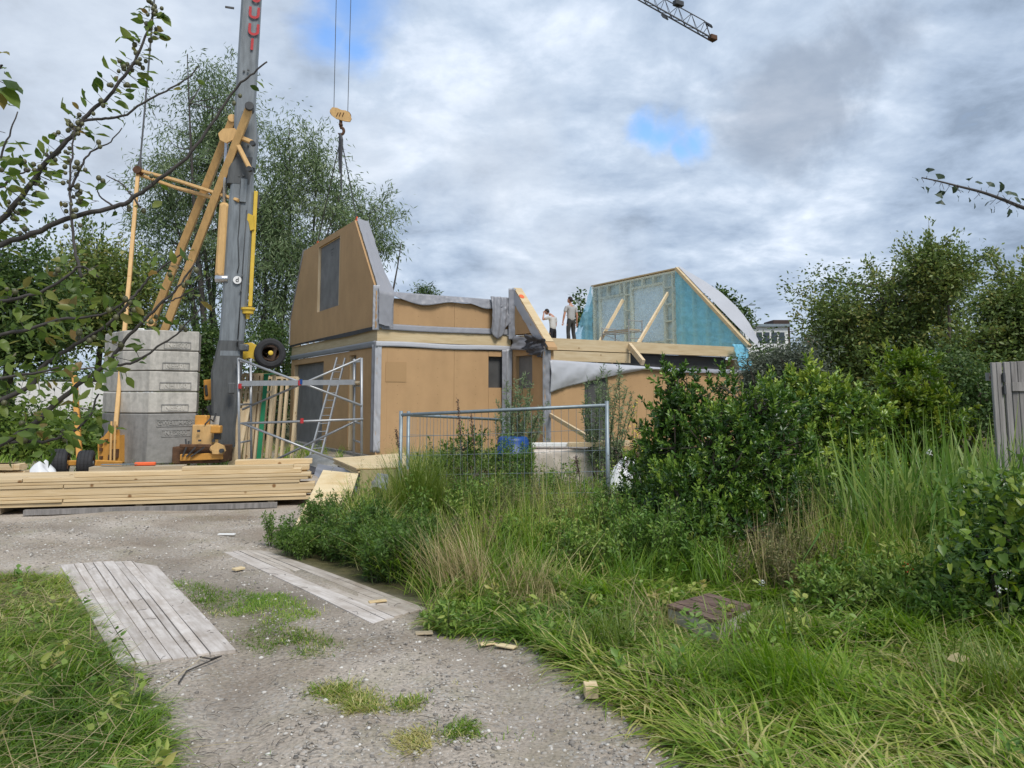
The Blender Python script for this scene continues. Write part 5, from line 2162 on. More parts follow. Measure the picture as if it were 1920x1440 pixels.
def build_wood_fence():
    A, B = P(1857, 800, 8.4), P(1990, 800, 8.9)
    root = thing('wooden_fence', Vector((A.x, A.y, 0)), 'weathered grey wooden fence with upright planks at the right edge', 'fence')
    top = P(1860, 681, 8.4).z
    d = (B - A)
    d.z = 0
    L = d.length
    d.normalize()
    n = Vector((d.y, -d.x, 0))
    x = 0
    for w, off in ((.075, .05), (.05, .0), (.095, .02), (.10, .045), (.035, -.03), (.11, .03), (.12, .035), (.11, .02), (.12, .03), (.12, .025), (.12, .03), (.12, .02)) + tuple((.12, .03 - .012 * (k % 2)) for k in range(26)):
        z1 = top + .005 + x * .05
        if w == .035:
            x += w
            continue
        mb = MB()
        c = Vector((A.x, A.y, 0)) + d * (x + w / 2) + n * off
        mb.beam(c - VZ * .5, c + VZ * z1, w - .008, .028, up=n, bev=.004)
        mb.build('plank', M['old_wood'], root)
        x += w
    for z in (.4, 1.0, top - .15):
        mb = MB()
        c = Vector((A.x, A.y, z))
        mb.beam(c + d * .05 - n * .035, c + d * x - n * .035, .09, .04, up=n)
        mb.build('rail', M['old_wood'], root)
    mb = MB()
    c = Vector((A.x, A.y, 0)) + d * .31 + n * .06
    mb.beam(c + VZ * (top - .26), c + d * (x - .31) + VZ * (top - .26), .10, .03, up=n)
    mb.build('rail', M['old_wood'], root)
    mb = MB()
    c = Vector((A.x, A.y, 0)) + d * .20 + n * .055
    for z in (top - .16, top - .30):
        mb.beam(c + VZ * (z - .05), c + VZ * (z + .05), .035, .02, up=n)
    mb.build('hinge', M['dark'], root)


build_wood_fence()


def build_ground_mats():
    def mat_(name, corners, n, label, rounded, wm):
        c = [Vector(q) for q in corners]
        ctr = sum(c, Vector()) / 4
        root = thing(name, ctr, label, 'ground mat', 'plank ground mats on the gravel drive')
        fl_, fr_, nr_, nl_ = c       # far left, far right, near right, near left
        ws = np.array([1.25, .8, .9, .85, 1.1, .7, .95, 1.9][:n])
        e = np.concatenate([[0], np.cumsum(ws) / ws.sum()])
        r = random.Random(len(label))
        for i in range(n):
            g = .005
            u0, u1 = e[i] + g, e[i + 1] - g
            a0, a1 = nl_.lerp(nr_, u0), nl_.lerp(nr_, u1)
            b0, b1 = fl_.lerp(fr_, u0), fl_.lerp(fr_, u1)
            ln = (b0 - a0).normalized()
            a0, a1 = a0 + ln * r.uniform(-.015, .02), a1 + ln * r.uniform(-.015, .02)
            if i == 0 and rounded:
                a0, a1 = a0 + ln * .0, a1
            mb = MB()
            k = 10
            prof = []
            z0 = (.008 if rounded else .003) + r.uniform(0, .006)
            L_, R_ = [], []
            for j in range(k + 1):
                t = j / k
                p, q = a0.lerp(b0, t), a1.lerp(b1, t)
                if i == n - 1 and rounded and t > .9:
                    q = q.lerp(p, ((t - .9) / .1) ** 2 * .9)
                    q -= ln * (.10 * ((t - .9) / .1) ** 2)
                z = z0 + .006 * math.sin(t * 5 + i)
                L_.append((p.x, p.y, z))
                R_.append((q.x, q.y, z))
            vs_ = [(x, y, -.05) for x, y, z in L_] + [(x, y, -.05) for x, y, z in R_] + L_ + R_
            m1 = k + 1
            fs = []
            for j in range(k):
                fs.append((2 * m1 + j, 3 * m1 + j, 3 * m1 + j + 1, 2 * m1 + j + 1))
                fs.append((j, 2 * m1 + j, 2 * m1 + j + 1, j + 1))
                fs.append((m1 + j + 1, 3 * m1 + j + 1, 3 * m1 + j, m1 + j))
            fs.append((0, m1, 3 * m1, 2 * m1))
            fs.append((k, 2 * m1 + k, 3 * m1 + k, m1 + k))
            mb.add(vs_, fs)
            mb.build('plank', M['mat_dirty'] if (not rounded and i >= 2) else wm, root)
    mat_('ground_mat', [G(112, 1060), G(285, 1051), G(442, 1222), G(220, 1254)], 8, 'wide grooved plank mat lying on the gravel beside the left lawn', True, M['mat_wood'][0])
    mat_('ground_mat', [G(418, 1035), G(500, 1033), G(800, 1140), G(700, 1172)], 6, 'dusty plank mat half buried along the right edge of the gravel drive', False, M['mat_wood'][1])


build_ground_mats()


def build_background():
    c = P(1432, 640, 62)
    root = thing('flat_roofed_building', Vector((c.x, c.y, 0)), 'distant white flat roofed building above the bushes right of the blue gable', 'building')
    x0, x1 = P(1394, 640, 62).x, P(1478, 640, 62).x
    zt = P(1430, 613, 62).z
    mb = MB()
    mb.box(Vector(((x0 + x1) / 2, 64, zt / 2)), (x1 - x0, 4, zt))
    mb.build('wall', M['white'], root)
    mb = MB()
    mb.box(Vector(((x0 + x1) / 2, 64, zt + .12)), (x1 - x0 + .5, 4.5, .22))
    mb.build('roof', M['galv'], root)
    for k in range(5):
        mb = MB()
        x = x0 + .5 + k * (x1 - x0 - .6) / 5
        mb.box(Vector((x + .2, 61.98, zt - .9)), (.45, .06, .9))
        mb.build('window', M['glass'], root)
    mb = MB()
    a = P(1453, 640, 63).x
    b = P(1485, 640, 63).x
    z1 = P(1470, 599, 63).z
    mb.box(Vector(((a + b) / 2, 64.5, z1 / 2)), (b - a, 2.4, z1), 0, .05)
    mb.build('chimney', M['brown'], root)
    a, b = P(1556, 720, 46), P(1665, 720, 46)
    root = thing('brick_house', Vector(((a.x + b.x) / 2, 48, 0)), 'red brick house glimpsed through the tree at the right', 'house')
    w = b.x - a.x
    z1 = P(1600, 690, 46).z
    mb = MB()
    mb.box(Vector(((a.x + b.x) / 2, 49, z1 / 2)), (w, 6, z1))
    mb.build('wall', M['brick'], root)
    mb = MB()
    xm = (a.x + b.x) / 2
    mb.prism([Vector((a.x - .3, 45.7, z1)), Vector((b.x + .3, 45.7, z1)), Vector((b.x + .3, 49, z1 + 2.0)), Vector((a.x - .3, 49, z1 + 2.0))], (0, 0, .15))
    mb.build('roof', M['brick'], root)
    for k in range(3):
        mb = MB()
        mb.box(Vector((a.x + w * (.2 + .3 * k), 45.98, z1 * .55)), (.7, .06, 1.1))
        f = mb.build('window', M['glass'], root)
    # street lamp
    p = P(1395, 640, 50)
    t = P(1395, 583, 50)
    root = thing('street_lamp', Vector((p.x, 50, 0)), 'distant street lamp on a bent pole behind the blue gable', 'street lamp')
    mb = MB()
    pts = [Vector((p.x, 50, 0)), t, t + Vector((.05, 0, .25)), t + Vector((.22, 0, .38)), t + Vector((.42, 0, .42))]
    mb.tube(pts, [.06, .045, .04, .035, .03], 8)
    mb.build('pole', M['galv'], root, True)
    mb = MB()
    mb.box(t + Vector((.58, 0, .42)), (.42, .16, .08), 0, .02)
    mb.build('lamp_head', M['galv'], root)


build_background()


def build_well():
    zt = .13
    c = [Vector((*XY(1250, 1133, zt), zt)), Vector((*XY(1345, 1163, zt), zt)), Vector((*XY(1408, 1134, zt), zt)), Vector((*XY(1330, 1112, zt), zt))]
    ctr = sum(c, Vector()) / 4
    root = thing('inspection_box', Vector((ctr.x, ctr.y, 0)), 'square concrete inspection box with brown wooden lid in the long grass', 'inspection box')
    mb = MB()
    q = [Vector((ctr.x + (p.x - ctr.x) * .97, ctr.y + (p.y - ctr.y) * .97, -.35)) for p in c]
    mb.prism(q, (0, 0, .35 + zt - .03))
    mb.build('body', M['concrete'], root)
    lid = M['lid'] = wood_mat('brown_lid', (.17, .115, .095), (.10, .062, .05), stretch=(2, 9, 9), scale=3)
    n = 6
    for i in range(n):
        a0, a1 = c[0].lerp(c[3], i / n + .004), c[0].lerp(c[3], (i + 1) / n - .004)
        b0, b1 = c[1].lerp(c[2], i / n + .004), c[1].lerp(c[2], (i + 1) / n - .004)
        mb = MB()
        dz = VZ * (.026 + .003 * (i % 2))
        mb.prism([a0 - VZ * .028, b0 - VZ * .028, b1 - VZ * .028, a1 - VZ * .028], dz)
        mb.build('plank', lid, root)


build_well()


def build_offcuts():
    # short pieces of wood on the gravel
    lst = [(1108, 1314, .07, .095, .06, .02, M['spruce'], 'small upright pale wood block on the gravel near the grass edge'),
           (914, 1206, .10, .05, .012, .3, M['ply'], 'flat pale wood chip at the grass edge, left of a longer one'),
           (948, 1214, .14, .05, .012, -.5, M['ply'], 'longer pale wood chip at the grass edge beyond the wood block'),
           (447, 1072, .10, .07, .02, .9, M['ply'], 'pale wood offcut on the dark patch between the two plank mats'),
           (958 - 250, 1131, .14, .05, .012, .4, M['ply'], 'pale wood chip on the far end of the right plank mat'),
           (795, 1186, .12, .06, .012, .2, M['lumber_grey'], 'greyish wood chip on the gravel below the weeds'),
           (425, 1000, .2, .05, .015, .0, M['white'], 'thin white strip on the gravel just before the lumber stack')]
    for px, py, l, w, t, rz, m, lab in lst:
        g = G(px, py)
        z = hz(g.x, g.y)
        MB().box(Vector((g.x, g.y, z + t / 2 + .012)), (l, w, t), rz, .003).top('wood_offcut', m, lab, 'wood offcut', 'wood offcuts scattered on the drive')


build_offcuts()
# ------------------------------------------------------------------ people
def skin_mesh(name, joints, edges, levels=2):
    """joints: name -> (point, rx, ry); one continuous skinned surface."""
    keys = list(joints)
    me = bpy.data.meshes.new(name)
    me.from_pydata([joints[k][0] for k in keys], [(keys.index(a), keys.index(b)) for a, b in edges], [])
    o = bpy.data.objects.new(name, me)
    COL.objects.link(o)
    sk = o.modifiers.new('skin', 'SKIN')
    sk.use_smooth_shade = True
    sk.branch_smoothing = .35
    for i, k in enumerate(keys):
        v = me.skin_vertices[0].data[i]
        v.radius = (joints[k][1], joints[k][2])
        v.use_root = (i == 0)
    sb = o.modifiers.new('sub', 'SUBSURF')
    sb.levels = sb.render_levels = levels
    dg = bpy.context.evaluated_depsgraph_get()
    out = bpy.data.meshes.new_from_object(o.evaluated_get(dg))
    bpy.data.objects.remove(o)
    return out


def to_mb(mb, me, M4=None):
    mb.add([(M4 @ v.co if M4 else v.co) for v in me.vertices], [tuple(p.vertices) for p in me.polygons])
    bpy.data.meshes.remove(me)


def build_person(pos, heading, label, pose, tee, trousers):
    """Local frame: x to the person's right, y forwards, z up."""
    root = thing('person', pos, label, 'person')
    rot = Matrix.Translation(pos) @ Matrix.Rotation(heading, 4, 'Z')
    V = Vector
    lean = pose['lean']
    pel = V((0, 0, .95))
    def sp(h, dx=0, dy=0):
        return pel + V((dx, dy + lean * (max(h, 0.0) ** 1.25) * .75, h * (1 - .12 * lean)))
    chest, neck, hd = sp(.34), sp(.55), sp(.70, 0, .03 + pose['nod'] * .5)
    J = {'pelvis': (pel, .145, .105), 'waist': (sp(.16), .135, .10), 'chest': (chest, .165, .115), 'collar': (sp(.47), .12, .085), 'neck': (neck, .058, .058), 'jaw': (sp(.62, 0, .02 + pose['nod'] * .3), .06, .066)}
    E = [('pelvis', 'waist'), ('waist', 'chest'), ('chest', 'collar'), ('collar', 'neck'), ('neck', 'jaw')]
    for s, sn in ((1, 'r'), (-1, 'l')):
        sh = sp(.455, .185 * s)
        el = sh + V(pose['arm_' + sn][0])
        wr = el + V(pose['arm_' + sn][1])
        ha = wr + (wr - el).normalized() * .06
        J['sh' + sn] = (sh, .062, .062)
        J['mid' + sn] = (sh.lerp(el, .5), .049, .049)
        J['el' + sn] = (el, .042, .042)
        J['fa' + sn] = (el.lerp(wr, .35), .043, .043)
        J['wr' + sn] = (wr, .029, .024)
        J['ha' + sn] = (ha, .04, .020)
        E += [('collar', 'sh' + sn), ('sh' + sn, 'mid' + sn), ('mid' + sn, 'el' + sn), ('el' + sn, 'fa' + sn), ('fa' + sn, 'wr' + sn), ('wr' + sn, 'ha' + sn)]
        hip, kn, an, toe = pel + V((.09 * s, 0, -.06)), V((.11 * s, .03, .50)), V((.13 * s, -.02, .09)), V((.15 * s, .17, .035))
        J['hip' + sn] = (hip, .095, .095)
        J['th' + sn] = (hip.lerp(kn, .5), .08, .08)
        J['kn' + sn] = (kn, .056, .056)
        J['ca' + sn] = (kn.lerp(an, .35) + V((0, -.02, 0)), .058, .058)
        J['an' + sn] = (an, .038, .042)
        J['toe' + sn] = (toe, .045, .03)
        E += [('pelvis', 'hip' + sn), ('hip' + sn, 'th' + sn), ('th' + sn, 'kn' + sn), ('kn' + sn, 'ca' + sn), ('ca' + sn, 'an' + sn), ('an' + sn, 'toe' + sn)]
    mb = MB()
    to_mb(mb, skin_mesh('body', J, E), rot)
    # head with face
    HM = Matrix.Translation(hd) @ Matrix.Rotation(pose.get('turn', 0), 4, 'Z') @ Matrix.Rotation(-pose['nod'], 4, 'X')
    def head_pt(v):
        return rot @ (HM @ V(v))
    hb = MB()
    hb.ball((0, 0, .02), (.075, .095, .115), 16, 12)
    for i, q in enumerate(hb.v):
        x, y, z = q
        if z < -.02:
            x *= 1 + (z + .02) * 2.2
            y = y * (1 + (z + .02) * .8) + .008
        hb.v[i] = (x, y, z)
    hb.ball((0, .098, -.005), (.014, .022, .022), 8, 6)
    for s in (1, -1):
        hb.ball((.077 * s, -.005, .0), (.012, .024, .034), 8, 6)
        hb.ball((.03 * s, .086, .028), (.014, .008, .008), 8, 6)
    hb.ball((0, .088, -.05), (.026, .012, .008), 8, 6)
    mb.add([head_pt(v) for v in hb.v], hb.f)
    # hands: palm ends in five fingers
    for s, sn in ((1, 'r'), (-1, 'l')):
        ha, wr = J['ha' + sn][0], J['wr' + sn][0]
        d = (ha - wr).normalized()
        side = d.cross(V((0, 1, 0) if abs(d.y) < .8 else (0, 0, 1))).normalized()
        curl = d.cross(side)
        for k, (o, l) in enumerate(((-.027, .062), (-.009, .072), (.009, .068), (.026, .054))):
            b = ha + side * o + d * .01
            pts = [rot @ b, rot @ (b + d * l * .5 + curl * .004), rot @ (b + d * l * .85 + curl * .018), rot @ (b + d * l + curl * .03)]
            mb.tube(pts, [.0092, .0088, .008, .0055], 6)
        b = wr + d * .03 + side * .03
        mb.tube([rot @ b, rot @ (b + side * .025 + d * .03), rot @ (b + side * .03 + d * .062)], [.012, .011, .007], 6)
    inv = rot.inverted()
    for i, f in enumerate(mb.f):
        c = inv @ (sum((Vector(mb.v[k]) for k in f), Vector()) / len(f))
        if c.z < 1.0 and abs(c.x) < .24 and c.y < .2 and (c.z < .7 or abs(c.x) < .17):
            mb.m[i] = 2
        elif c.z < 1.42 and abs(c.x) < .15 and abs(c.y) < .17 + lean:
            mb.m[i] = 1
    body = mb.build('body', [M['skin'], tee, trousers], root, True)
    # hair cap
    hb = MB()
    hb.ball((0, -.008, .035), (.081, .097, .108), 16, 12)
    keep = [f for f in hb.f if all((hb.v[i][2] > .055 + .7 * hb.v[i][1]) or (hb.v[i][1] < -.01 and hb.v[i][2] > -.05) for i in f)]
    mb = MB()
    mb.add([head_pt(v) for v in hb.v], keep)
    h = mb.build('hair', M['hair'], root, True)
    so = h.modifiers.new('thickness', 'SOLIDIFY')
    so.thickness = -.012
    # shirt
    S = {'waist': (sp(-.04) - V((0, 0, .05)), .168, .13), 'belly': (sp(.14), .16, .12), 'chest': (chest, .18, .128), 'collar': (sp(.475), .13, .095), 'nk': (sp(.53), .072, .070)}
    SE = [('waist', 'belly'), ('belly', 'chest'), ('chest', 'collar'), ('collar', 'nk')]
    for sn in 'rl':
        sh, el = J['sh' + sn][0], J['el' + sn][0]
        S['a' + sn] = (sh, .078, .078)
        S['b' + sn] = (sh.lerp(el, .42), .072, .072)
        S['c' + sn] = (sh.lerp(el, .72), .070, .070)
        SE += [('collar', 'a' + sn), ('a' + sn, 'b' + sn), ('b' + sn, 'c' + sn)]
    mb = MB()
    to_mb(mb, skin_mesh('shirt', S, SE), rot)
    mb.build('shirt', tee, root, True)
    T = {'pelvis': (pel + V((0, 0, .02)), .155, .118), 'belt': (sp(.07), .15, .115)}
    TE = [('pelvis', 'belt')]
    for sn in 'rl':
        for a, k in (('hip', 1.12), ('th', 1.14), ('kn', 1.28), ('ca', 1.3), ('an', 1.65)):
            q = J[a + sn]
            T[a + sn] = (q[0], q[1] * k, q[2] * k)
        TE += [('pelvis', 'hip' + sn), ('hip' + sn, 'th' + sn), ('th' + sn, 'kn' + sn), ('kn' + sn, 'ca' + sn), ('ca' + sn, 'an' + sn)]
    mb = MB()
    to_mb(mb, skin_mesh('trousers', T, TE), rot)
    mb.build('trousers', trousers, root, True)
    for sn in 'rl':
        an, toe = J['an' + sn][0], J['toe' + sn][0]
        mb = MB()
        mb.tube([rot @ (an + V((0, -.05, -.045))), rot @ (an + V((0, .02, -.04))), rot @ toe, rot @ (toe + V((0, .06, -.002)))], [.045, .052, .046, .025], 10)
        mb.build('shoe', M['dark'], root, True)
    return root


p = P(1071, 636, 26.6)
build_person(Vector((p.x, 26.6, 3.412)), R(28), 'standing worker in grey t-shirt and dark trousers on the deck, arms hanging down',
             {'lean': .02, 'nod': .05, 'turn': .35, 'arm_r': ((.06, -.02, -.28), (.02, .06, -.25)), 'arm_l': ((-.09, .0, -.28), (-.03, .05, -.25))}, M['tee'], M['trouser'])
p = P(1037, 650, 30.0)
build_person(Vector((p.x, 30.0, 3.412)), R(42), 'worker in pale t-shirt and black trousers on the deck, hand held to his forehead',
             {'lean': .16, 'nod': .45, 'turn': .1, 'arm_r': ((.05, .02, -.28), (.0, .12, -.22)), 'arm_l': ((-.14, .20, -.09), (.10, .05, .25))}, M['tee2'], M['trouser2'])


# ------------------------------------------------------------------ leaves and blades
TPL = {
    'diamond': (np.array([(0, 0, 0), (.5, .45, .06), (0, 1, 0), (-.5, .45, .06)], float), [(0, 1, 2, 3)]),
    'leaf': (np.array([(0, 0, 0), (.36, .25, .05), (.46, .55, .09), (0, 1, -.04), (-.46, .55, .09), (-.36, .25, .05), (0, .5, -.03)], float),
             [(0, 1, 2, 6), (6, 2, 3), (0, 6, 4, 5), (6, 3, 4)]),
    'narrow': (np.array([(0, 0, 0), (.5, .4, 0), (0, 1, -.12), (-.5, .4, 0)], float), [(0, 1, 2, 3)]),
    'heart': (np.array([(0, .05, 0), (.30, -.06, .04), (.50, .15, .08), (.38, .55, .06), (0, 1, -.05), (-.38, .55, .06), (-.50, .15, .08), (-.30, -.06, .04), (0, .5, -.04)], float),
              [(0, 1, 2, 8), (8, 2, 3), (8, 3, 4), (8, 4, 5), (8, 5, 6), (0, 8, 6, 7)]),
}


class Leaves:
    def __init__(self):
        self.p, self.d, self.n, self.l, self.w, self.t = [], [], [], [], [], []

    def add(self, p, d, n, l, w, t):
        k = len(p)
        self.p.append(np.asarray(p, float))
        self.d.append(np.asarray(d, float))
        self.n.append(np.asarray(n, float))
        for lst, v in ((self.l, l), (self.w, w), (self.t, t)):
            lst.append(np.broadcast_to(np.asarray(v, float), (k,)))

    def count(self):
        return sum(len(a) for a in self.p)

    def mesh(self, name, tpl):
        tv, tf = TPL[tpl]
        p, d, n = np.concatenate(self.p), np.concatenate(self.d), np.concatenate(self.n)
        l, w, t = np.concatenate(self.l), np.concatenate(self.w), np.concatenate(self.t)
        d = d / (np.linalg.norm(d, axis=1, keepdims=True) + 1e-9)
        s = np.cross(d, n)
        s /= np.linalg.norm(s, axis=1, keepdims=True) + 1e-9
        n = np.cross(s, d)
        co = (p[:, None, :] + s[:, None, :] * (tv[None, :, 0:1] * w[:, None, None]) + d[:, None, :] * (tv[None, :, 1:2] * l[:, None, None])
              + n[:, None, :] * (tv[None, :, 2:3] * l[:, None, None]))
        k = len(tv)
        base = (np.arange(len(p)) * k)[:, None]
        loops = np.concatenate([np.array(f)[None, :] + base for f in tf], 1)
        counts = np.tile([len(f) for f in tf], len(p))
        me = np_mesh(name, co.reshape(-1, 3), loops.ravel(), counts)
        a = me.attributes.new('tint', 'FLOAT', 'POINT')
        a.data.foreach_set('value', np.repeat(np.clip(t, 0, 1), k).astype(np.float32))
        return me

    def obj(self, name, tpl, mat_, parent=None):
        me = self.mesh(name, tpl)
        if parent is not None:
            o0 = origin_of(parent)
            me.transform(Matrix.Translation(-o0))
        return link_mesh(name, me, parent, [mat_])


class Blades:
    """Grass blades: each a bent strip of three segments."""

    def __init__(self):
        self.a = []

    def add(self, base, head, th0, curve, length, width, tint):
        k = len(base)
        f = lambda v: np.broadcast_to(np.asarray(v, float), (k,))
        self.a.append(np.column_stack([np.asarray(base, float), f(head), f(th0), f(curve), f(length), f(width), f(tint)]))

    def mesh(self, name):
        A = np.concatenate(self.a)
        b, hd, th, cv, ln, wd, ti = A[:, :3], A[:, 3], A[:, 4], A[:, 5], A[:, 6], A[:, 7], A[:, 8]
        h = np.column_stack([np.cos(hd), np.sin(hd), np.zeros(len(A))])
        s = np.column_stack([-np.sin(hd), np.cos(hd), np.zeros(len(A))])
        up = np.array([0, 0, 1.0])
        pts = [b]
        for k in range(3):
            ang = th + cv * (k + .5) / 3
            pts.append(pts[-1] + (np.sin(ang)[:, None] * h + np.cos(ang)[:, None] * up) * (ln / 3)[:, None])
        V_ = []
        for k, wf in enumerate((.8, 1.0, .7)):
            V_.append(pts[k] - s * (wd * wf / 2)[:, None])
            V_.append(pts[k] + s * (wd * wf / 2)[:, None])
        V_.append(pts[3])
        co = np.stack(V_, 1)
        base = (np.arange(len(A)) * 7)[:, None]
        tf = [(0, 1, 3, 2), (2, 3, 5, 4), (4, 5, 6)]
        loops = np.concatenate([np.array(f)[None, :] + base for f in tf], 1)
        counts = np.tile([4, 4, 3], len(A))
        me = np_mesh(name, co.reshape(-1, 3), loops.ravel(), counts)
        a = me.attributes.new('tint', 'FLOAT', 'POINT')
        a.data.foreach_set('value', np.repeat(np.clip(ti, 0, 1), 7).astype(np.float32))
        return me

    def obj(self, name, mat_, parent=None):
        me = self.mesh(name)
        if parent is not None:
            me.transform(Matrix.Translation(-origin_of(parent)))
        return link_mesh(name, me, parent, [mat_])


def rdir(n, zbias=0.0, zs=1.0):
    v = rng.normal(size=(n, 3))
    v /= np.linalg.norm(v, axis=1, keepdims=True)
    v[:, 2] = v[:, 2] * zs + zbias
    return v / np.linalg.norm(v, axis=1, keepdims=True)


LM = {
    'willow': leaf_mat('willow_leaf', [(0.092, 0.142, 0.062), (0.135, 0.2, 0.085), (0.194, 0.263, 0.125), (0.292, 0.347, 0.21)], .32, .5),
    'dark': leaf_mat('dark_tree_leaf', [(0.033, 0.066, 0.018), (0.061, 0.11, 0.028), (0.103, 0.162, 0.04), (0.176, 0.229, 0.064)], .25),
    'tree': leaf_mat('right_tree_leaf', [(0.081, 0.123, 0.034), (0.133, 0.194, 0.052), (0.197, 0.248, 0.066), (0.302, 0.279, 0.083)], .28),
    'mid': leaf_mat('mid_green_leaf', [(0.059, 0.113, 0.022), (0.101, 0.172, 0.032), (0.16, 0.243, 0.045), (0.235, 0.306, 0.063)], .3),
    'laurel': leaf_mat('laurel_leaf', [(0.031, 0.072, 0.014), (0.06, 0.131, 0.024), (0.118, 0.215, 0.033), (0.222, 0.33, 0.053), (0.376, 0.458, 0.076)], .2, .33, .5),
    'bright': leaf_mat('bright_shrub_leaf', [(0.051, 0.103, 0.014), (0.092, 0.167, 0.02), (0.151, 0.234, 0.029), (0.254, 0.302, 0.042)], .28, .38),
    'grey': leaf_mat('grey_shrub_leaf', [(0.065, 0.081, 0.058), (0.098, 0.117, 0.081), (0.13, 0.153, 0.107), (0.182, 0.195, 0.143)], .22, .6),
    'weed': leaf_mat('weed_leaf', [(0.07, 0.147, 0.028), (0.12, 0.22, 0.041), (0.19, 0.293, 0.058), (0.31, 0.367, 0.086), (0.399, 0.33, 0.115)], .3),
    'olive': leaf_mat('olive_weed_leaf', [(0.072, 0.091, 0.029), (0.117, 0.137, 0.043), (0.169, 0.182, 0.065), (0.247, 0.215, 0.104), (0.208, 0.13, 0.085)], .25, .6),
    'feather': leaf_mat('feathery_leaf', [(0.049, 0.106, 0.022), (0.078, 0.151, 0.029), (0.124, 0.207, 0.039), (0.195, 0.269, 0.06)], .32),
    'grass': leaf_mat('grass_blade', [(0.091, 0.184, 0.02), (0.151, 0.267, 0.03), (0.242, 0.356, 0.048), (0.351, 0.409, 0.085), (0.508, 0.452, 0.18), (0.6, 0.558, 0.27)], .42, .45),
    'reed': leaf_mat('reed_blade', [(0.088, 0.181, 0.032), (0.148, 0.254, 0.051), (0.228, 0.326, 0.08), (0.336, 0.4, 0.127)], .4, .4),
    'dry': leaf_mat('dry_grass_blade', [(.17, .15, .05), (.28, .23, .10), (.40, .32, .16), (.50, .42, .24)], .25, .6),
    'lime': leaf_mat('lime_grass_blade', [(.085, .14, .020), (.13, .195, .028), (.185, .25, .045), (.25, .29, .075)], .35, .45),
    'apple': leaf_mat('apple_leaf', [(0.054, 0.092, 0.022), (0.081, 0.135, 0.027), (0.115, 0.176, 0.035), (0.142, 0.203, 0.041), (0.169, 0.223, 0.049), (0.203, 0.223, 0.057), (0.27, 0.182, 0.068)], .45, .4),
    'ginkgo': leaf_mat('ginkgo_leaf', [(0.026, 0.054, 0.03), (0.042, 0.078, 0.041), (0.066, 0.102, 0.054)], .25, .5),
    'apple_leaf_each': leaf_mat('apple_leaf_single', [(0.054, 0.092, 0.022), (0.081, 0.135, 0.027), (0.115, 0.176, 0.035), (0.142, 0.203, 0.041), (0.169, 0.223, 0.049), (0.203, 0.223, 0.057), (0.27, 0.182, 0.068)], .45, .4, per_object=True),
    'ginkgo_each': leaf_mat('ginkgo_leaf_single', [(.020, .04, .024), (.035, .06, .034), (.055, .085, .045)], .25, .5, per_object=True),
    'russet': leaf_mat('russet_twig_leaf', [(.07, .045, .035), (.11, .06, .05), (.15, .09, .07)], .2, .7),
    'flower': leaf_mat('petal', [(.7, .55, .04), (.75, .62, .08)], .2, .6),
}


def limb(mb, a, b, r0, r1, wob=.1, n=6, k=6):
    a, b = np.array(a, float), np.array(b, float)
    L = np.linalg.norm(b - a)
    pts, rad = [], []
    o1, o2 = rng.normal(size=3) * wob * L * .35, rng.normal(size=3) * wob * L * .35
    for i in range(n + 1):
        t = i / n
        p = a + (b - a) * t + o1 * math.sin(math.pi * t) + o2 * math.sin(2 * math.pi * t) * .5
        pts.append(Vector(p))
        rad.append(r0 + (r1 - r0) * t)
    mb.tube(pts, rad, k, False)
    return pts


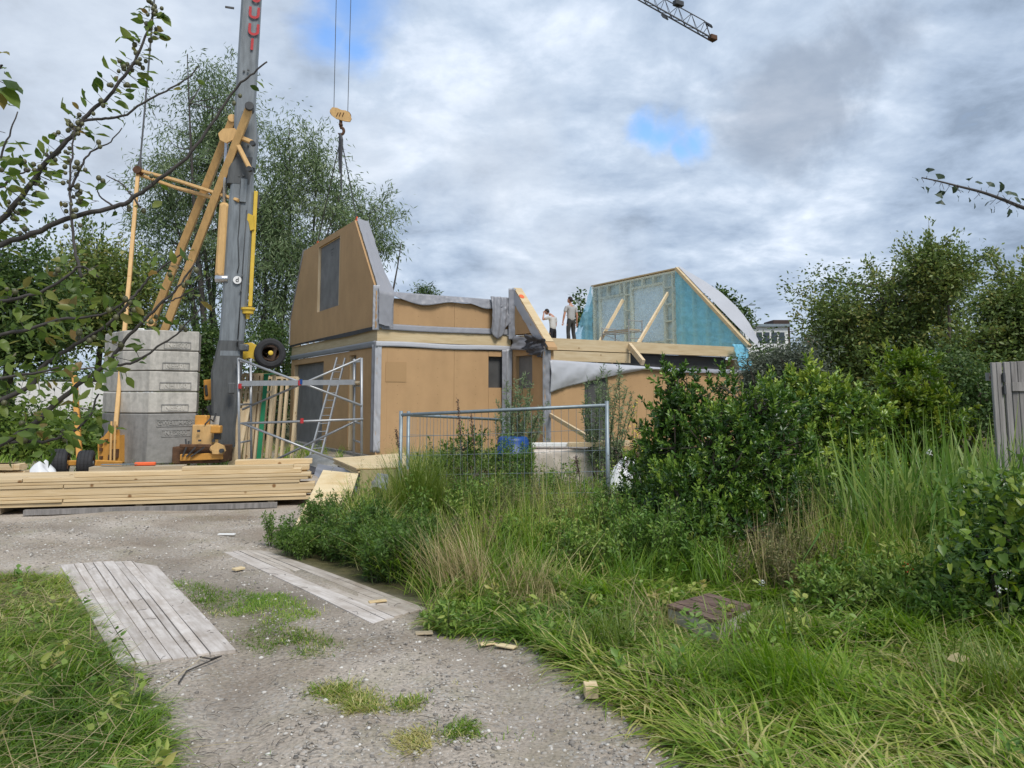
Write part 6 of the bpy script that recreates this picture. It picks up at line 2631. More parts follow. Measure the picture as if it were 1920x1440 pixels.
def crown_tree(name, base, lobes, n_clumps, per, leaf, mat_, label, cat='tree', trunk_r=.18, group=None, tpl='diamond', clump_r=.45, droop=0.0, aspect=.5, fork=.35,
               shell=.55, bark='bark', stems=1, tint=(.1, .8), out_twigs=0, spread=.3, shoots=False):
    """Trunk(s), limbs to every clump, and clumps of leaves filling the lobes (centre, radii)."""
    base = np.array(base, float)
    root = thing(name, Vector(base), label, cat, group)
    lv = Leaves()
    mb = MB()
    cents = []
    vol = np.array([r[0] * r[1] * r[2] for c, r in lobes]) ** .7
    vol /= vol.sum()
    for _ in range(n_clumps):
        i = rng.choice(len(lobes), p=vol)
        c, r = lobes[i]
        u = rdir(1)[0] * (shell + (1 - shell) * rng.random()) if rng.random() < .8 else rdir(1)[0] * rng.random()
        cents.append(np.array(c) + u * np.array(r))
    top = max(c[2] + r[2] for c, r in lobes)
    ctr = np.mean([np.array(c) for c, r in lobes], 0)
    zf = base[2] + (top - base[2]) * fork
    hubs = []
    for s in range(stems):
        off = np.array([rng.normal() * spread, rng.normal() * spread, 0]) if stems > 1 else np.zeros(3)
        c, r = lobes[s % len(lobes)]
        tip = np.array([c[0], c[1], c[2] + r[2] * .35]) if stems > 1 else np.array([ctr[0], ctr[1], base[2] + (top - base[2]) * .85])
        tip = tip + off * 1.2 * np.array([1, 1, 0])
        hubs.append(limb(mb, base + off * .4, tip, trunk_r, trunk_r * (.22 if stems == 1 else .10), .10, 9, 8))
    pool = [np.array(p) for h in hubs for p in h[2:]]
    for c in cents:
        cand = [p for p in pool if p[2] < c[2] + .2]
        a = min(cand or pool, key=lambda p: np.linalg.norm((p - c) * [1, 1, .7]))
        L = np.linalg.norm(c - a)
        limb(mb, a, c, min(trunk_r * .35, .012 + L * .012), .006, .12, 4, 5)
    for c in (cents if shoots else []):
        i = min(range(len(lobes)), key=lambda j: np.linalg.norm((c - np.array(lobes[j][0])) / np.array(lobes[j][1])))
        u = (c - np.array(lobes[i][0])) / np.array(lobes[i][1])
        u = u / (np.linalg.norm(u) + 1e-6)
        tb = rng.uniform(*tint)
        for _ in range(int(rng.integers(3, 6))):
            ax = u * .7 + np.array([0, 0, .75]) + rng.normal(size=3) * .45
            ax /= np.linalg.norm(ax)
            o = c + rng.normal(size=3) * clump_r * np.array([.6, .6, .45])
            Ls = clump_r * rng.uniform(.7, 1.5)
            k = int(per * rng.uniform(.22, .34))
            t = rng.random(k)
            rad = rdir(k)
            rad -= ax * (rad @ ax)[:, None]
            rad /= np.linalg.norm(rad, axis=1, keepdims=True) + 1e-6
            d = rad * (1.15 - .75 * t[:, None]) + ax * (.25 + .9 * t[:, None])
            q = o + ax * (t * Ls)[:, None]
            lv.add(q, d, ax + rng.normal(size=(k, 3)) * .25, leaf * rng.uniform(.7, 1.2, k) * (1.1 - .35 * t), leaf * aspect * rng.uniform(.75, 1.15, k), tb + (t - .5) * .42 + rng.normal(size=k) * .09)
    for c in ([] if shoots else cents):
        rr = clump_r * rng.uniform(.6, 1.3)
        k = int(per * rng.uniform(.6, 1.3))
        q = rng.normal(size=(k, 3)) * rr * np.array([.55, .55, .38])
        d = rdir(k, -.15 - droop, .7) + q / rr * .5
        d[:, 2] -= droop
        tb = rng.uniform(*tint)
        lv.add(c + q, d, rdir(k, .6), leaf * rng.uniform(.6, 1.25, k), leaf * aspect * rng.uniform(.7, 1.2, k), tb + rng.normal(size=k) * .16)
    for _ in range(out_twigs):
        c = cents[rng.integers(len(cents))]
        i = min(range(len(lobes)), key=lambda j: np.linalg.norm((c - np.array(lobes[j][0])) / np.array(lobes[j][1])))
        u = c - np.array(lobes[i][0])
        u = u / (np.linalg.norm(u) + 1e-6) + np.array([0, 0, .35])
        L = rng.uniform(.5, 1.3) * clump_r * 1.6
        e = c + u / np.linalg.norm(u) * L
        limb(mb, c, e, .012, .004, .15, 4, 4)
        k = int(per * .35)
        t = rng.random(k) ** .8
        q = c + (e - c) * t[:, None] + rng.normal(size=(k, 3)) * leaf * .7
        lv.add(q, rdir(k, -.1) + u, rdir(k, .5), leaf * rng.uniform(.6, 1.2, k), leaf * aspect * rng.uniform(.7, 1.2, k), rng.uniform(*tint) + rng.normal(size=k) * .15)
    mb.build('trunk', M[bark], root, True)
    lv.obj('crown', tpl, mat_, root)['kind'] = 'thing'
    return root


def lobe(px, py, Y, rx, rz, ry=None):
    """Lobe centred on a pixel; radii given in pixels, depth radius in metres."""
    c = P(px, py, Y)
    k = Y / FPX
    return ((c.x, c.y, c.z), (rx * k, ry if ry else rx * k * .8, rz * k))


def base_at(px, Y, z=0.0):
    return (P(px, 760, Y).x, Y, z)


def build_trees():
    # big willow behind the crane: several clumps of stems
    crown_tree('willow_tree', base_at(420, 33), [lobe(360, 330, 33, 85, 185), lobe(420, 240, 33, 60, 110), lobe(330, 520, 33, 70, 130), lobe(450, 480, 33, 70, 150), lobe(310, 420, 33.5, 50, 70), lobe(400, 150, 33, 45, 35)],
               185, 155, .27, LM['willow'], 'tall airy willow rising behind the mast of the mobile crane', trunk_r=.17, stems=6, clump_r=1.0, droop=.35, aspect=.2, tpl='narrow', fork=.1, bark='bark_grey', out_twigs=60, spread=1.0, shell=.35, tint=(.05, .85))
    crown_tree('willow_tree', base_at(520, 32), [lobe(545, 300, 32, 45, 110), lobe(515, 430, 32, 60, 130), lobe(600, 340, 32, 30, 80), lobe(590, 500, 32, 60, 110), lobe(510, 600, 32, 50, 70), lobe(640, 400, 32, 40, 60)],
               165, 155, .27, LM['willow'], 'slender willow between the crane mast and the hanging gable panel', trunk_r=.14, stems=6, clump_r=.9, droop=.35, aspect=.2, tpl='narrow', fork=.1, bark='bark_grey', out_twigs=60, spread=.9, shell=.3, tint=(.1, .9))
    crown_tree('willow_tree', base_at(680, 34), [lobe(690, 420, 34, 45, 55), lobe(660, 520, 34, 60, 80), lobe(715, 470, 34, 22, 30)],
               52, 140, .27, LM['willow'], 'low willow crown showing behind the top of the gable panel', trunk_r=.14, stems=3, clump_r=.8, droop=.35, aspect=.2, tpl='narrow', fork=.1, bark='bark_grey', out_twigs=30, spread=.7, shell=.3, tint=(.1, .9))
    # dark trees on the left
    crown_tree('dark_tree', base_at(20, 21), [lobe(20, 560, 21, 95, 125), lobe(-110, 560, 21, 110, 140), lobe(60, 630, 21, 50, 55)],
               130, 190, .17, LM['dark'], 'dense dark tree at the left edge behind the fruit branches', clump_r=.75, out_twigs=30, shell=.7)
    crown_tree('dark_tree', base_at(170, 30), [lobe(165, 560, 30, 85, 100), lobe(250, 600, 30, 60, 90), lobe(110, 620, 30, 60, 60)],
               120, 190, .2, LM['tree'], 'loose olive tree behind the concrete blocks on the left', clump_r=1.0, out_twigs=40, shell=.5)
    # hedges and bushes low behind the crane
    for k, (px, py, Y, rx, rz, m, lab) in enumerate(((80, 822, 20, 90, 34, 'mid', 'green hedge bush below the white boundary fence on the left'), (-90, 780, 19, 120, 70, 'dark', 'dark hedge bush at the far left edge below the fruit branches'),
                                                    (385, 690, 27, 34, 95, 'dark', 'dark bush between the concrete blocks and the mast'), (500, 730, 29, 60, 120, 'dark', 'dark bush behind the scaffold and the lifted wheel'),
                                                    (230, 815, 22, 60, 40, 'mid', 'green bush hidden behind the concrete blocks'))):
        crown_tree('hedge_bush', base_at(px, Y), [lobe(px, py, Y, rx, rz)], 44, 190, .15, LM[m], lab, 'bush', trunk_r=.06, stems=3, clump_r=.7, fork=.2, shell=.6)
    # conifer tip and tree tops behind the house
    crown_tree('conifer', base_at(799, 48), [lobe(799, 556, 48, 16, 22), lobe(799, 580, 48, 22, 18)], 26, 120, .3, LM['dark'], 'small dark conifer tip showing above the knee wall of the house', clump_r=.5, trunk_r=.15, aspect=.25, tpl='narrow')
    crown_tree('background_tree', base_at(1092, 44), [lobe(1091, 560, 44, 7, 16), lobe(1086, 590, 44, 8, 20)], 9, 45, .28, LM['dark'], 'little tree top showing left of the blue foil gable', clump_r=.3, trunk_r=.08)
    crown_tree('background_tree', base_at(1375, 46), [lobe(1355, 565, 46, 18, 22), lobe(1385, 600, 46, 22, 20)], 22, 110, .28, LM['dark'], 'dark tree top showing behind the right slope of the blue gable', clump_r=.6, trunk_r=.12)
    # right hand tree
    crown_tree('spreading_tree', base_at(1630, 26), [lobe(1660, 600, 26, 125, 85), lobe(1600, 640, 26, 95, 85), lobe(1740, 560, 26, 85, 75), lobe(1560, 560, 26, 45, 50), lobe(1770, 640, 26, 75, 80), lobe(1690, 700, 26, 110, 45), lobe(1580, 690, 26, 70, 50)],
               250, 160, .15, LM['tree'], 'broad round headed tree behind the laurels at the right', clump_r=.72, trunk_r=.22, out_twigs=110, shell=.5, tint=(.0, .8))
    crown_tree('spreading_tree', base_at(1800, 24), [lobe(1760, 520, 24, 55, 42), lobe(1800, 500, 24, 35, 28), lobe(1745, 480, 24, 25, 20)],
               50, 110, .14, LM['tree'], 'thin feathery tree top rising above the round headed tree at the right', clump_r=.5, trunk_r=.1, out_twigs=60, shell=.3)
    crown_tree('spreading_tree', base_at(1890, 19), [lobe(1890, 610, 19, 60, 70), lobe(1960, 600, 19, 90, 110), lobe(1850, 680, 19, 70, 70), lobe(1900, 560, 19, 30, 35)],
               150, 170, .13, LM['tree'], 'olive tree behind the wooden fence at the right edge', clump_r=.5, trunk_r=.14, out_twigs=60, shell=.45)
    crown_tree('background_tree', base_at(1500, 40), [lobe(1480, 700, 40, 120, 60), lobe(1620, 740, 38, 120, 40)], 90, 180, .2, LM['dark'], 'dark tree mass low behind the grey shrub at the right', clump_r=1.1, trunk_r=.15)
    crown_tree('hedge_bush', base_at(1800, 17), [lobe(1760, 730, 17, 90, 70), lobe(1850, 760, 16, 60, 60)], 90, 210, .10, LM['dark'], 'dark bush below the round headed tree at the right', 'bush', clump_r=.5, trunk_r=.05, stems=3, fork=.2)
    # far row of trees that closes the horizon behind the house
    crown_tree('tree_row', (0, 75, 0), [((x, 75 + rng.uniform(-4, 4), rng.uniform(1.2, 2.4)), (5.5, 3, rng.uniform(2.2, 3.4))) for x in np.arange(-75, 76, 6.5)], 330, 130, .55, LM['dark'],
               'low far row of trees along the horizon behind the building site', 'tree row', clump_r=1.6, trunk_r=.2, fork=.1, stems=8, spread=9)


build_trees()


def build_shrubs():
    def laurel(px, base_py, Y, lobes, n, per, leaf, m, label, group='laurel bushes by the ditch', **kw):
        z = hz(P(px, 760, Y).x, Y)
        kw.setdefault('clump_r', .17)
        kw.setdefault('shell', .74)
        kw.setdefault('shoots', True)
        return crown_tree('laurel_bush', base_at(px, Y, z), lobes, n, per, leaf, LM[m], label, 'bush', trunk_r=.03, stems=6, group=group, tpl='leaf', aspect=.38, fork=.1, spread=.12, **kw)
    laurel(1270, 1040, 8.6, [lobe(1264, 735, 8.6, 22, 40), lobe(1272, 790, 8.6, 40, 40), lobe(1250, 850, 8.6, 40, 45), lobe(1262, 705, 8.6, 10, 18)],
           95, 60, .075, 'laurel', 'pointed dark laurel bush left of the wide laurel mass', tint=(.05, .62), clump_r=.15)
    laurel(1400, 1080, 8.0, [lobe(1390, 800, 8.0, 80, 70), lobe(1345, 870, 7.9, 80, 80), lobe(1450, 880, 8.0, 85, 95), lobe(1310, 940, 7.8, 75, 70), lobe(1400, 1010, 7.4, 95, 60), lobe(1290, 1020, 7.4, 50, 60), lobe(1490, 960, 7.6, 50, 70), lobe(1470, 790, 8.2, 50, 50), lobe(1340, 750, 8.2, 30, 35)],
           360, 70, .068, 'laurel', 'wide dense dark green laurel mass before the brown wing wall', tint=(.02, .66))
    laurel(1560, 1000, 9.2, [lobe(1540, 780, 9.2, 60, 55), lobe(1600, 810, 9.2, 55, 70), lobe(1490, 745, 9.2, 35, 35), lobe(1560, 870, 9.0, 75, 60)],
           170, 60, .085, 'laurel', 'laurel bush with yellowish young leaves between the wide mass and the bright shrub', tint=(.35, 1.0))
    laurel(1710, 900, 10.0, [lobe(1700, 735, 10, 42, 50), lobe(1740, 790, 10, 55, 50), lobe(1680, 810, 10, 45, 50), lobe(1712, 695, 10, 20, 18), lobe(1700, 880, 10, 70, 60)],
           220, 62, .09, 'bright', 'bright green laurel shrub standing alone before the round headed tree', tint=(.2, .95))
    laurel(1180, 960, 9.4, [lobe(1205, 900, 9.4, 35, 35), lobe(1190, 965, 9.0, 45, 50)], 60, 60, .07, 'laurel', 'low laurel growth at the right fence post', tint=(.1, .7))
    laurel(880, 930, 12.2, [lobe(885, 860, 12.2, 50, 40), lobe(840, 880, 12.2, 40, 35), lobe(930, 880, 12.0, 35, 40), lobe(880, 905, 11.8, 70, 35)], 120, 60, .06, 'mid', 'green bush behind the wire fence left of the blue barrel', group=None, tint=(.0, .5))
    z = hz(3.6, 12)
    crown_tree('grey_shrub', base_at(1450, 13.0, z), [lobe(1455, 690, 13, 30, 34), lobe(1500, 700, 13, 35, 45), lobe(1425, 715, 13, 25, 30)], 60, 150, .11, LM['grey'], 'silvery grey leaved shrub below the distant flat roofed building', 'bush', trunk_r=.04, stems=5, clump_r=.35, aspect=.22, tpl='narrow', fork=.1)
    crown_tree('russet_shrub', base_at(1195, 9.8, hz(1.6, 9.8)), [lobe(1195, 870, 9.8, 32, 40)], 40, 40, .03, LM['russet'], 'small reddish brown twiggy shrub beside the white plastic bag', 'bush', trunk_r=.015, stems=7, clump_r=.14, fork=.05, spread=.1)
    # young willow growth in front of the house
    for px, Y, x0, x1, top, n, lab in ((965, 14.0, 925, 1030, 668, 24, 'pale green willow sapling before the inner corner of the house'), (1130, 13.0, 1090, 1185, 640, 17, 'thin willow sapling before the dark door sheet of the wing')):
        b = P(px, 900, Y)
        b = np.array([b.x, Y, hz(b.x, Y)])
        root = thing('willow_sapling', Vector(b), lab, 'sapling', 'willow saplings before the house')
        mb, lv = MB(), Leaves()
        for i in range(n):
            t = (i + .5) / n
            tip = P(x0 + (x1 - x0) * t + rng.normal() * 8, top + 130 * abs(t - .55) + rng.uniform(0, 90), Y + rng.normal() * .3)
            pts = limb(mb, b + rng.normal(size=3) * [.10, .10, 0], tip, .011, .003, .06, 7, 4)
            pa = np.array([list(p) for p in pts])
            for sgm in range(2, len(pa) - 1):
                k = 34
                tt = rng.random(k)
                q = pa[sgm] + (pa[sgm + 1] - pa[sgm]) * tt[:, None] + rng.normal(size=(k, 3)) * .012
                d = rdir(k, .1)
                d[:, 2] += .5
                lv.add(q, d, rdir(k, .3), rng.uniform(.05, .11, k), .017, rng.uniform(.35, .95, k))
                if rng.random() < .5:
                    e = pa[sgm] + rdir(1, .4)[0] * rng.uniform(.15, .35)
                    limb(mb, pa[sgm], e, .004, .002, .1, 3, 3)
                    q = pa[sgm] + (e - pa[sgm]) * rng.random(16)[:, None]
                    lv.add(q, rdir(16, .3), rdir(16, .3), rng.uniform(.04, .09, 16), .012, rng.uniform(.35, .95, 16))
        mb.build('stem', M['bark_grey'], root)
        lv.obj('foliage', 'narrow', LM['willow'], root)
    # bush with climbing bindweed at the right edge
    z = hz(3.9, 5.6)
    crown_tree('bindweed_bush', base_at(1890, 5.6, z), [lobe(1880, 1010, 5.6, 80, 70), lobe(1860, 1090, 5.5, 85, 80), lobe(1920, 1130, 5.5, 90, 110), lobe(1950, 980, 5.7, 90, 80), lobe(1830, 1160, 5.4, 60, 60), lobe(1885, 945, 5.6, 70, 45)],
               300, 60, .05, LM['laurel'], 'dark bush overgrown with bindweed at the right edge', 'bush', trunk_r=.02, stems=7, clump_r=.11, tpl='leaf', aspect=.5, fork=.1, spread=.15, tint=(.05, .6))
    root = thing('bindweed', Vector(base_at(1880, 5.3, z)), 'bright heart leaved bindweed climbing over the dark bush at the right edge', 'climbing plant')
    mb, lv = MB(), Leaves()
    for i in range(64):
        a = P(rng.uniform(1795, 1990), rng.uniform(895, 1215) if i % 3 else rng.uniform(890, 985), rng.uniform(4.95, 5.25))
        pts = [a]
        for k in range(5):
            pts.append(pts[-1] + Vector((rng.normal() * .08, rng.normal() * .03, rng.normal() * .07)))
        mb.tube(pts, .003, 4, False)
        pa = np.array([list(p) for p in pts])
        k = 9
        q = pa[rng.integers(0, 6, k)] + rng.normal(size=(k, 3)) * .03
        d = rdir(k, -.5)
        d[:, 1] -= .4
        lv.add(q, d, rdir(k, .3) + np.array([0, -.8, .4]), rng.uniform(.035, .085, k), rng.uniform(.03, .065, k), rng.uniform(.1, .95, k))
    mb.build('stem', LM['weed'], root)
    lv.obj('foliage', 'heart', LM['bright'], root)
    # a few large pale dock leaves low at the right
    for px, py, l, t, lab in ((1775, 1236, .12, .95, 'single pale fallen leaf on the grass below the bindweed bush'),):
        g = P(px, py, 4.3)
        lv = Leaves()
        lv.add([list(g)], [(.9, -.2, .12)], [(.1, -.6, .8)], l, l * .55, t)
        o = lv.obj('fallen_leaf', 'leaf', LM['dry'])
        tag(o, lab, 'leaf')


build_shrubs()
# ------------------------------------------------------------------ grass, weeds and reeds
def ground_z(xy):
    return height(xy[:, 0], xy[:, 1])


def sample(poly, n, ymin, ymax, xmax, xmin=-12, power=1.0):
    """Points inside poly, denser where the camera is near."""
    out = []
    tot = 0
    while tot < n:
        k = n * 3
        y = ymin + (ymax - ymin) * rng.random(k) ** power
        half = y * .75 + .9
        x = rng.uniform(-1, 1, k) * half
        ok = inside(poly, x, y) & (x < xmax) & (x > xmin)
        out.append(np.column_stack([x[ok], y[ok]]))
        tot += ok.sum()
    return np.concatenate(out)[:n]


def turf(name, poly, n, per, hmin, hmax, ymin, ymax, flop, label_seed, dry=.12, power=1.2, wid=.0055, comb=None, xmax=12, xmin=-12, avoid=None, tint_shift=0.0):
    B = Blades()
    c = sample(poly, n, ymin, ymax, xmax, xmin, power=power)
    if avoid is not None:
        c = c[~avoid(c[:, 0], c[:, 1])]
    z = ground_z(c)
    patch = vnoise(c[:, 0], c[:, 1], 1.3, label_seed)
    patch2 = vnoise(c[:, 0], c[:, 1], 3.7, label_seed + 1)
    dryp = vnoise(c[:, 0], c[:, 1], .9, label_seed + 2)
    big = vnoise(c[:, 0], c[:, 1], .8, label_seed + 6)
    flow = vnoise(c[:, 0], c[:, 1], .6, label_seed + 3) * 6.3 * 1.6
    k = per
    m = len(c)
    base = np.repeat(np.column_stack([c, z]), k, 0)
    base[:, :2] += rng.normal(size=(m * k, 2)) * .035
    base[:, 2] -= .01
    hd = rng.uniform(0, 2 * np.pi, m * k)
    f = np.repeat(flow, k) if comb is None else np.repeat(comb(c[:, 0], c[:, 1]) + (patch2 - .5) * 1.6, k)
    pull = rng.random(m * k) < np.repeat(rng.uniform(.25, .85, m), k)
    hd = np.where(pull, f + np.repeat(rng.normal(size=m) * .5, k) + rng.normal(size=m * k) * .5, hd)
    L = np.repeat(hmin + (hmax - hmin) * (patch * .6 + patch2 * .4) * (.6 + .8 * rng.random(m)) , k) * rng.uniform(.55, 1.2, m * k)
    bx, by = XY(1345, 1190)
    near_box = np.exp(-(((c[:, 0] - bx) / .5) ** 2 + ((c[:, 1] - by) / .55) ** 2))
    L = L * np.repeat(1 - .86 * near_box, k)
    th = rng.uniform(.05, .65, m * k) + np.repeat(patch2, k) * flop * .55
    cv = rng.uniform(.4, 1.5, m * k) * flop
    isdry = rng.random(m * k) < np.repeat(np.clip((dryp - .45) * 2.2, 0.02, .75), k) * dry * 4
    t = np.where(isdry, rng.uniform(.7, 1.0, m * k), np.repeat(.06 + .42 * big + .16 * (patch2 - .5) + rng.normal(size=m) * .09 + tint_shift, k) + rng.normal(size=m * k) * .13)
    t = np.where(isdry, t, np.clip(t, 0, .72))
    B.add(base, hd, th, cv, L, wid * rng.uniform(.6, 1.4, m * k), t)
    o = B.obj(name, LM['grass'])
    tag(o, kind='stuff')
    return o


def litter(name, poly, n, ymin, ymax, label_seed):
    """Flattened straws and stems lying criss-cross in the turf."""
    B = Blades()
    c = sample(poly, n, ymin, ymax, 6, power=1.1)
    keep = vnoise(c[:, 0], c[:, 1], .9, label_seed) + rng.random(len(c)) * .4 > .62
    c = c[keep]
    k = len(c)
    z = ground_z(c) + rng.uniform(.04, .16, k)
    B.add(np.column_stack([c, z]), rng.uniform(0, 6.3, k), rng.uniform(1.25, 1.6, k), rng.uniform(-.1, .35, k), rng.uniform(.15, .5, k), rng.uniform(.003, .006, k), rng.uniform(0, 1, k))
    tag(B.obj(name, LM['dry']), kind='stuff')


def in_mats(x, y):
    return inside(MAT_L, x, y) | inside(MAT_R, x, y)


def build_grass():
    turf('lawn_grass', GRASS_L, 3600, 16, .09, .25, 1.6, 6.9, 1.5, 3, dry=.2, power=1.1, wid=.0068, avoid=in_mats, comb=lambda x, y: .4 + .5 * np.sin(y * 1.3 + x), tint_shift=.10)
    # verge at the right: long grass lying over towards the drive
    near = [p for p in DRIVE_R[:9]] + [(-.55, 5.6), (0.2, 6.3), (1.2, 6.6), (3.4, 6.0), (9, 6), (9, .8), (1.2, .8)]
    turf('verge_grass', near, 6000, 20, .16, .46, 1.6, 6.6, 1.75, 13, dry=.09, power=1.15, wid=.0115, xmax=6, comb=lambda x, y: 3.3 + .9 * np.sin(y * 1.1 + x * .7), tint_shift=.03)
    mid = [(-.5, 5.5), (.2, 6.2), (1.3, 6.5), (3.4, 5.9), (9, 6), (9, 10), (4.5, 11.5), (.5, 12.5), (-2.0, 11.6), (-2.2, 9.4), (-1.5, 7.4), (-.9, 6.2)]
    turf('meadow_grass', mid, 3000, 15, .30, .75, 5.4, 12.5, .9, 23, dry=.24, power=1.0, wid=.007, xmax=8)
    def thin(x, y):
        return (vnoise(x, y, 4.5, 81) + .35 * rng.random(len(x))) < .55
    for i, pt in enumerate(PATCHES):
        q = np.array(pt)
        q = q.mean(0) + (q - q.mean(0)) * 1.25
        turf('sparse_grass', q, 150 if i > 3 else 420, 8, .02, .075 if i != 3 else .12, 2.5, 7, 1.0, 33 + i, dry=.3, power=1.0, wid=.0045, avoid=lambda x, y: thin(x, y) | in_mats(x, y))
    drive = [XY(250, 1430), XY(300, 1260), XY(460, 1230), XY(320, 1080), XY(600, 1100), XY(760, 1180), XY(1000, 1260), XY(1150, 1430)]
    turf('sparse_grass', drive, 260, 6, .012, .05, 2.4, 7, 1.1, 91, dry=.4, power=1.0, wid=.004, avoid=lambda x, y: vnoise(x, y, 1.5, 83) < .56)
    litter('flattened_straw', near, 2000, 1.8, 6.4, 15)
    litter('flattened_straw', GRASS_L, 1300, 1.8, 6.8, 16)
    # broad leaved plants between the grass
    lv = Leaves()
    c = np.concatenate([sample(near, 420, 1.8, 6.4, 6, power=1.1), sample(GRASS_L, 160, 1.8, 6.7, 6, power=1.1)])
    c = c[vnoise(c[:, 0], c[:, 1], 1.7, 19) > .45]
    for x, y in c:
        k = int(rng.integers(5, 12))
        a = rng.uniform(0, 6.3, k)
        e = rng.uniform(.15, .9, k)
        q = np.array([x, y, hz(x, y) + rng.uniform(.03, .20)]) + rng.normal(size=(k, 3)) * .02
        lv.add(q, np.column_stack([np.cos(a), np.sin(a), e]), rdir(k, 1.2), rng.uniform(.03, .085, k), rng.uniform(.016, .04, k), rng.uniform(.2, .95))
    tag(lv.obj('broadleaf_weeds', 'leaf', LM['weed']), kind='stuff')
    far = [(3, 12), (9, 10), (16, 16), (16, 24), (6, 22), (2, 15)]
    turf('far_grass', far, 700, 12, .3, .7, 9, 24, .8, 43, wid=.012, xmax=16)
    bank = [(-2.2, 11.8), (.6, 12.6), (3.5, 14), (6.5, 17), (6.0, 21), (2.5, 19.5), (-.6, 19.6), (-3.0, 18.4), (-1.6, 14)]
    turf('far_grass', bank, 1500, 13, .35, .85, 11, 21, .8, 63, dry=.2, wid=.011, xmax=8)
    left = [(-14, 13.5), (-4, 17), (-5, 24), (-20, 24)]
    turf('far_grass', left, 600, 12, .2, .55, 13, 24, .8, 53, wid=.014, xmax=0, xmin=-20)


build_grass()


def herb(mb, lv, base, hgt, spread, stems, per, leaf, asp, tint, up=.25, r=.004, lowfree=.15):
    base = np.array(base, float)
    for _ in range(stems):
        a = rng.uniform(0, 2 * math.pi)
        s = spread * rng.random() ** .6
        tip = base + np.array([math.cos(a) * s, math.sin(a) * s, hgt * rng.uniform(.65, 1.08) * (1 - .25 * (s / (spread + 1e-6)) ** 2)])
        b = base + rng.normal(size=3) * [.03, .03, 0]
        mid = (b + tip) / 2 + np.array([0, 0, hgt * .10]) - np.array([math.cos(a), math.sin(a), 0]) * s * .15
        if mb is not None:
            mb.tube([b, mid, tip], [r, r * .8, r * .4], 3, False)
        t = lowfree + (1 - lowfree) * rng.random(per) ** .8
        q = (1 - t)[:, None] ** 2 * b + 2 * (t * (1 - t))[:, None] * mid + (t ** 2)[:, None] * tip
        d = rdir(per, up)
        q = q + d * leaf * .3
        lv.add(q, d, rdir(per, .8), leaf * rng.uniform(.5, 1.2, per), leaf * asp * rng.uniform(.7, 1.3, per), tint + rng.normal(size=per) * .13)


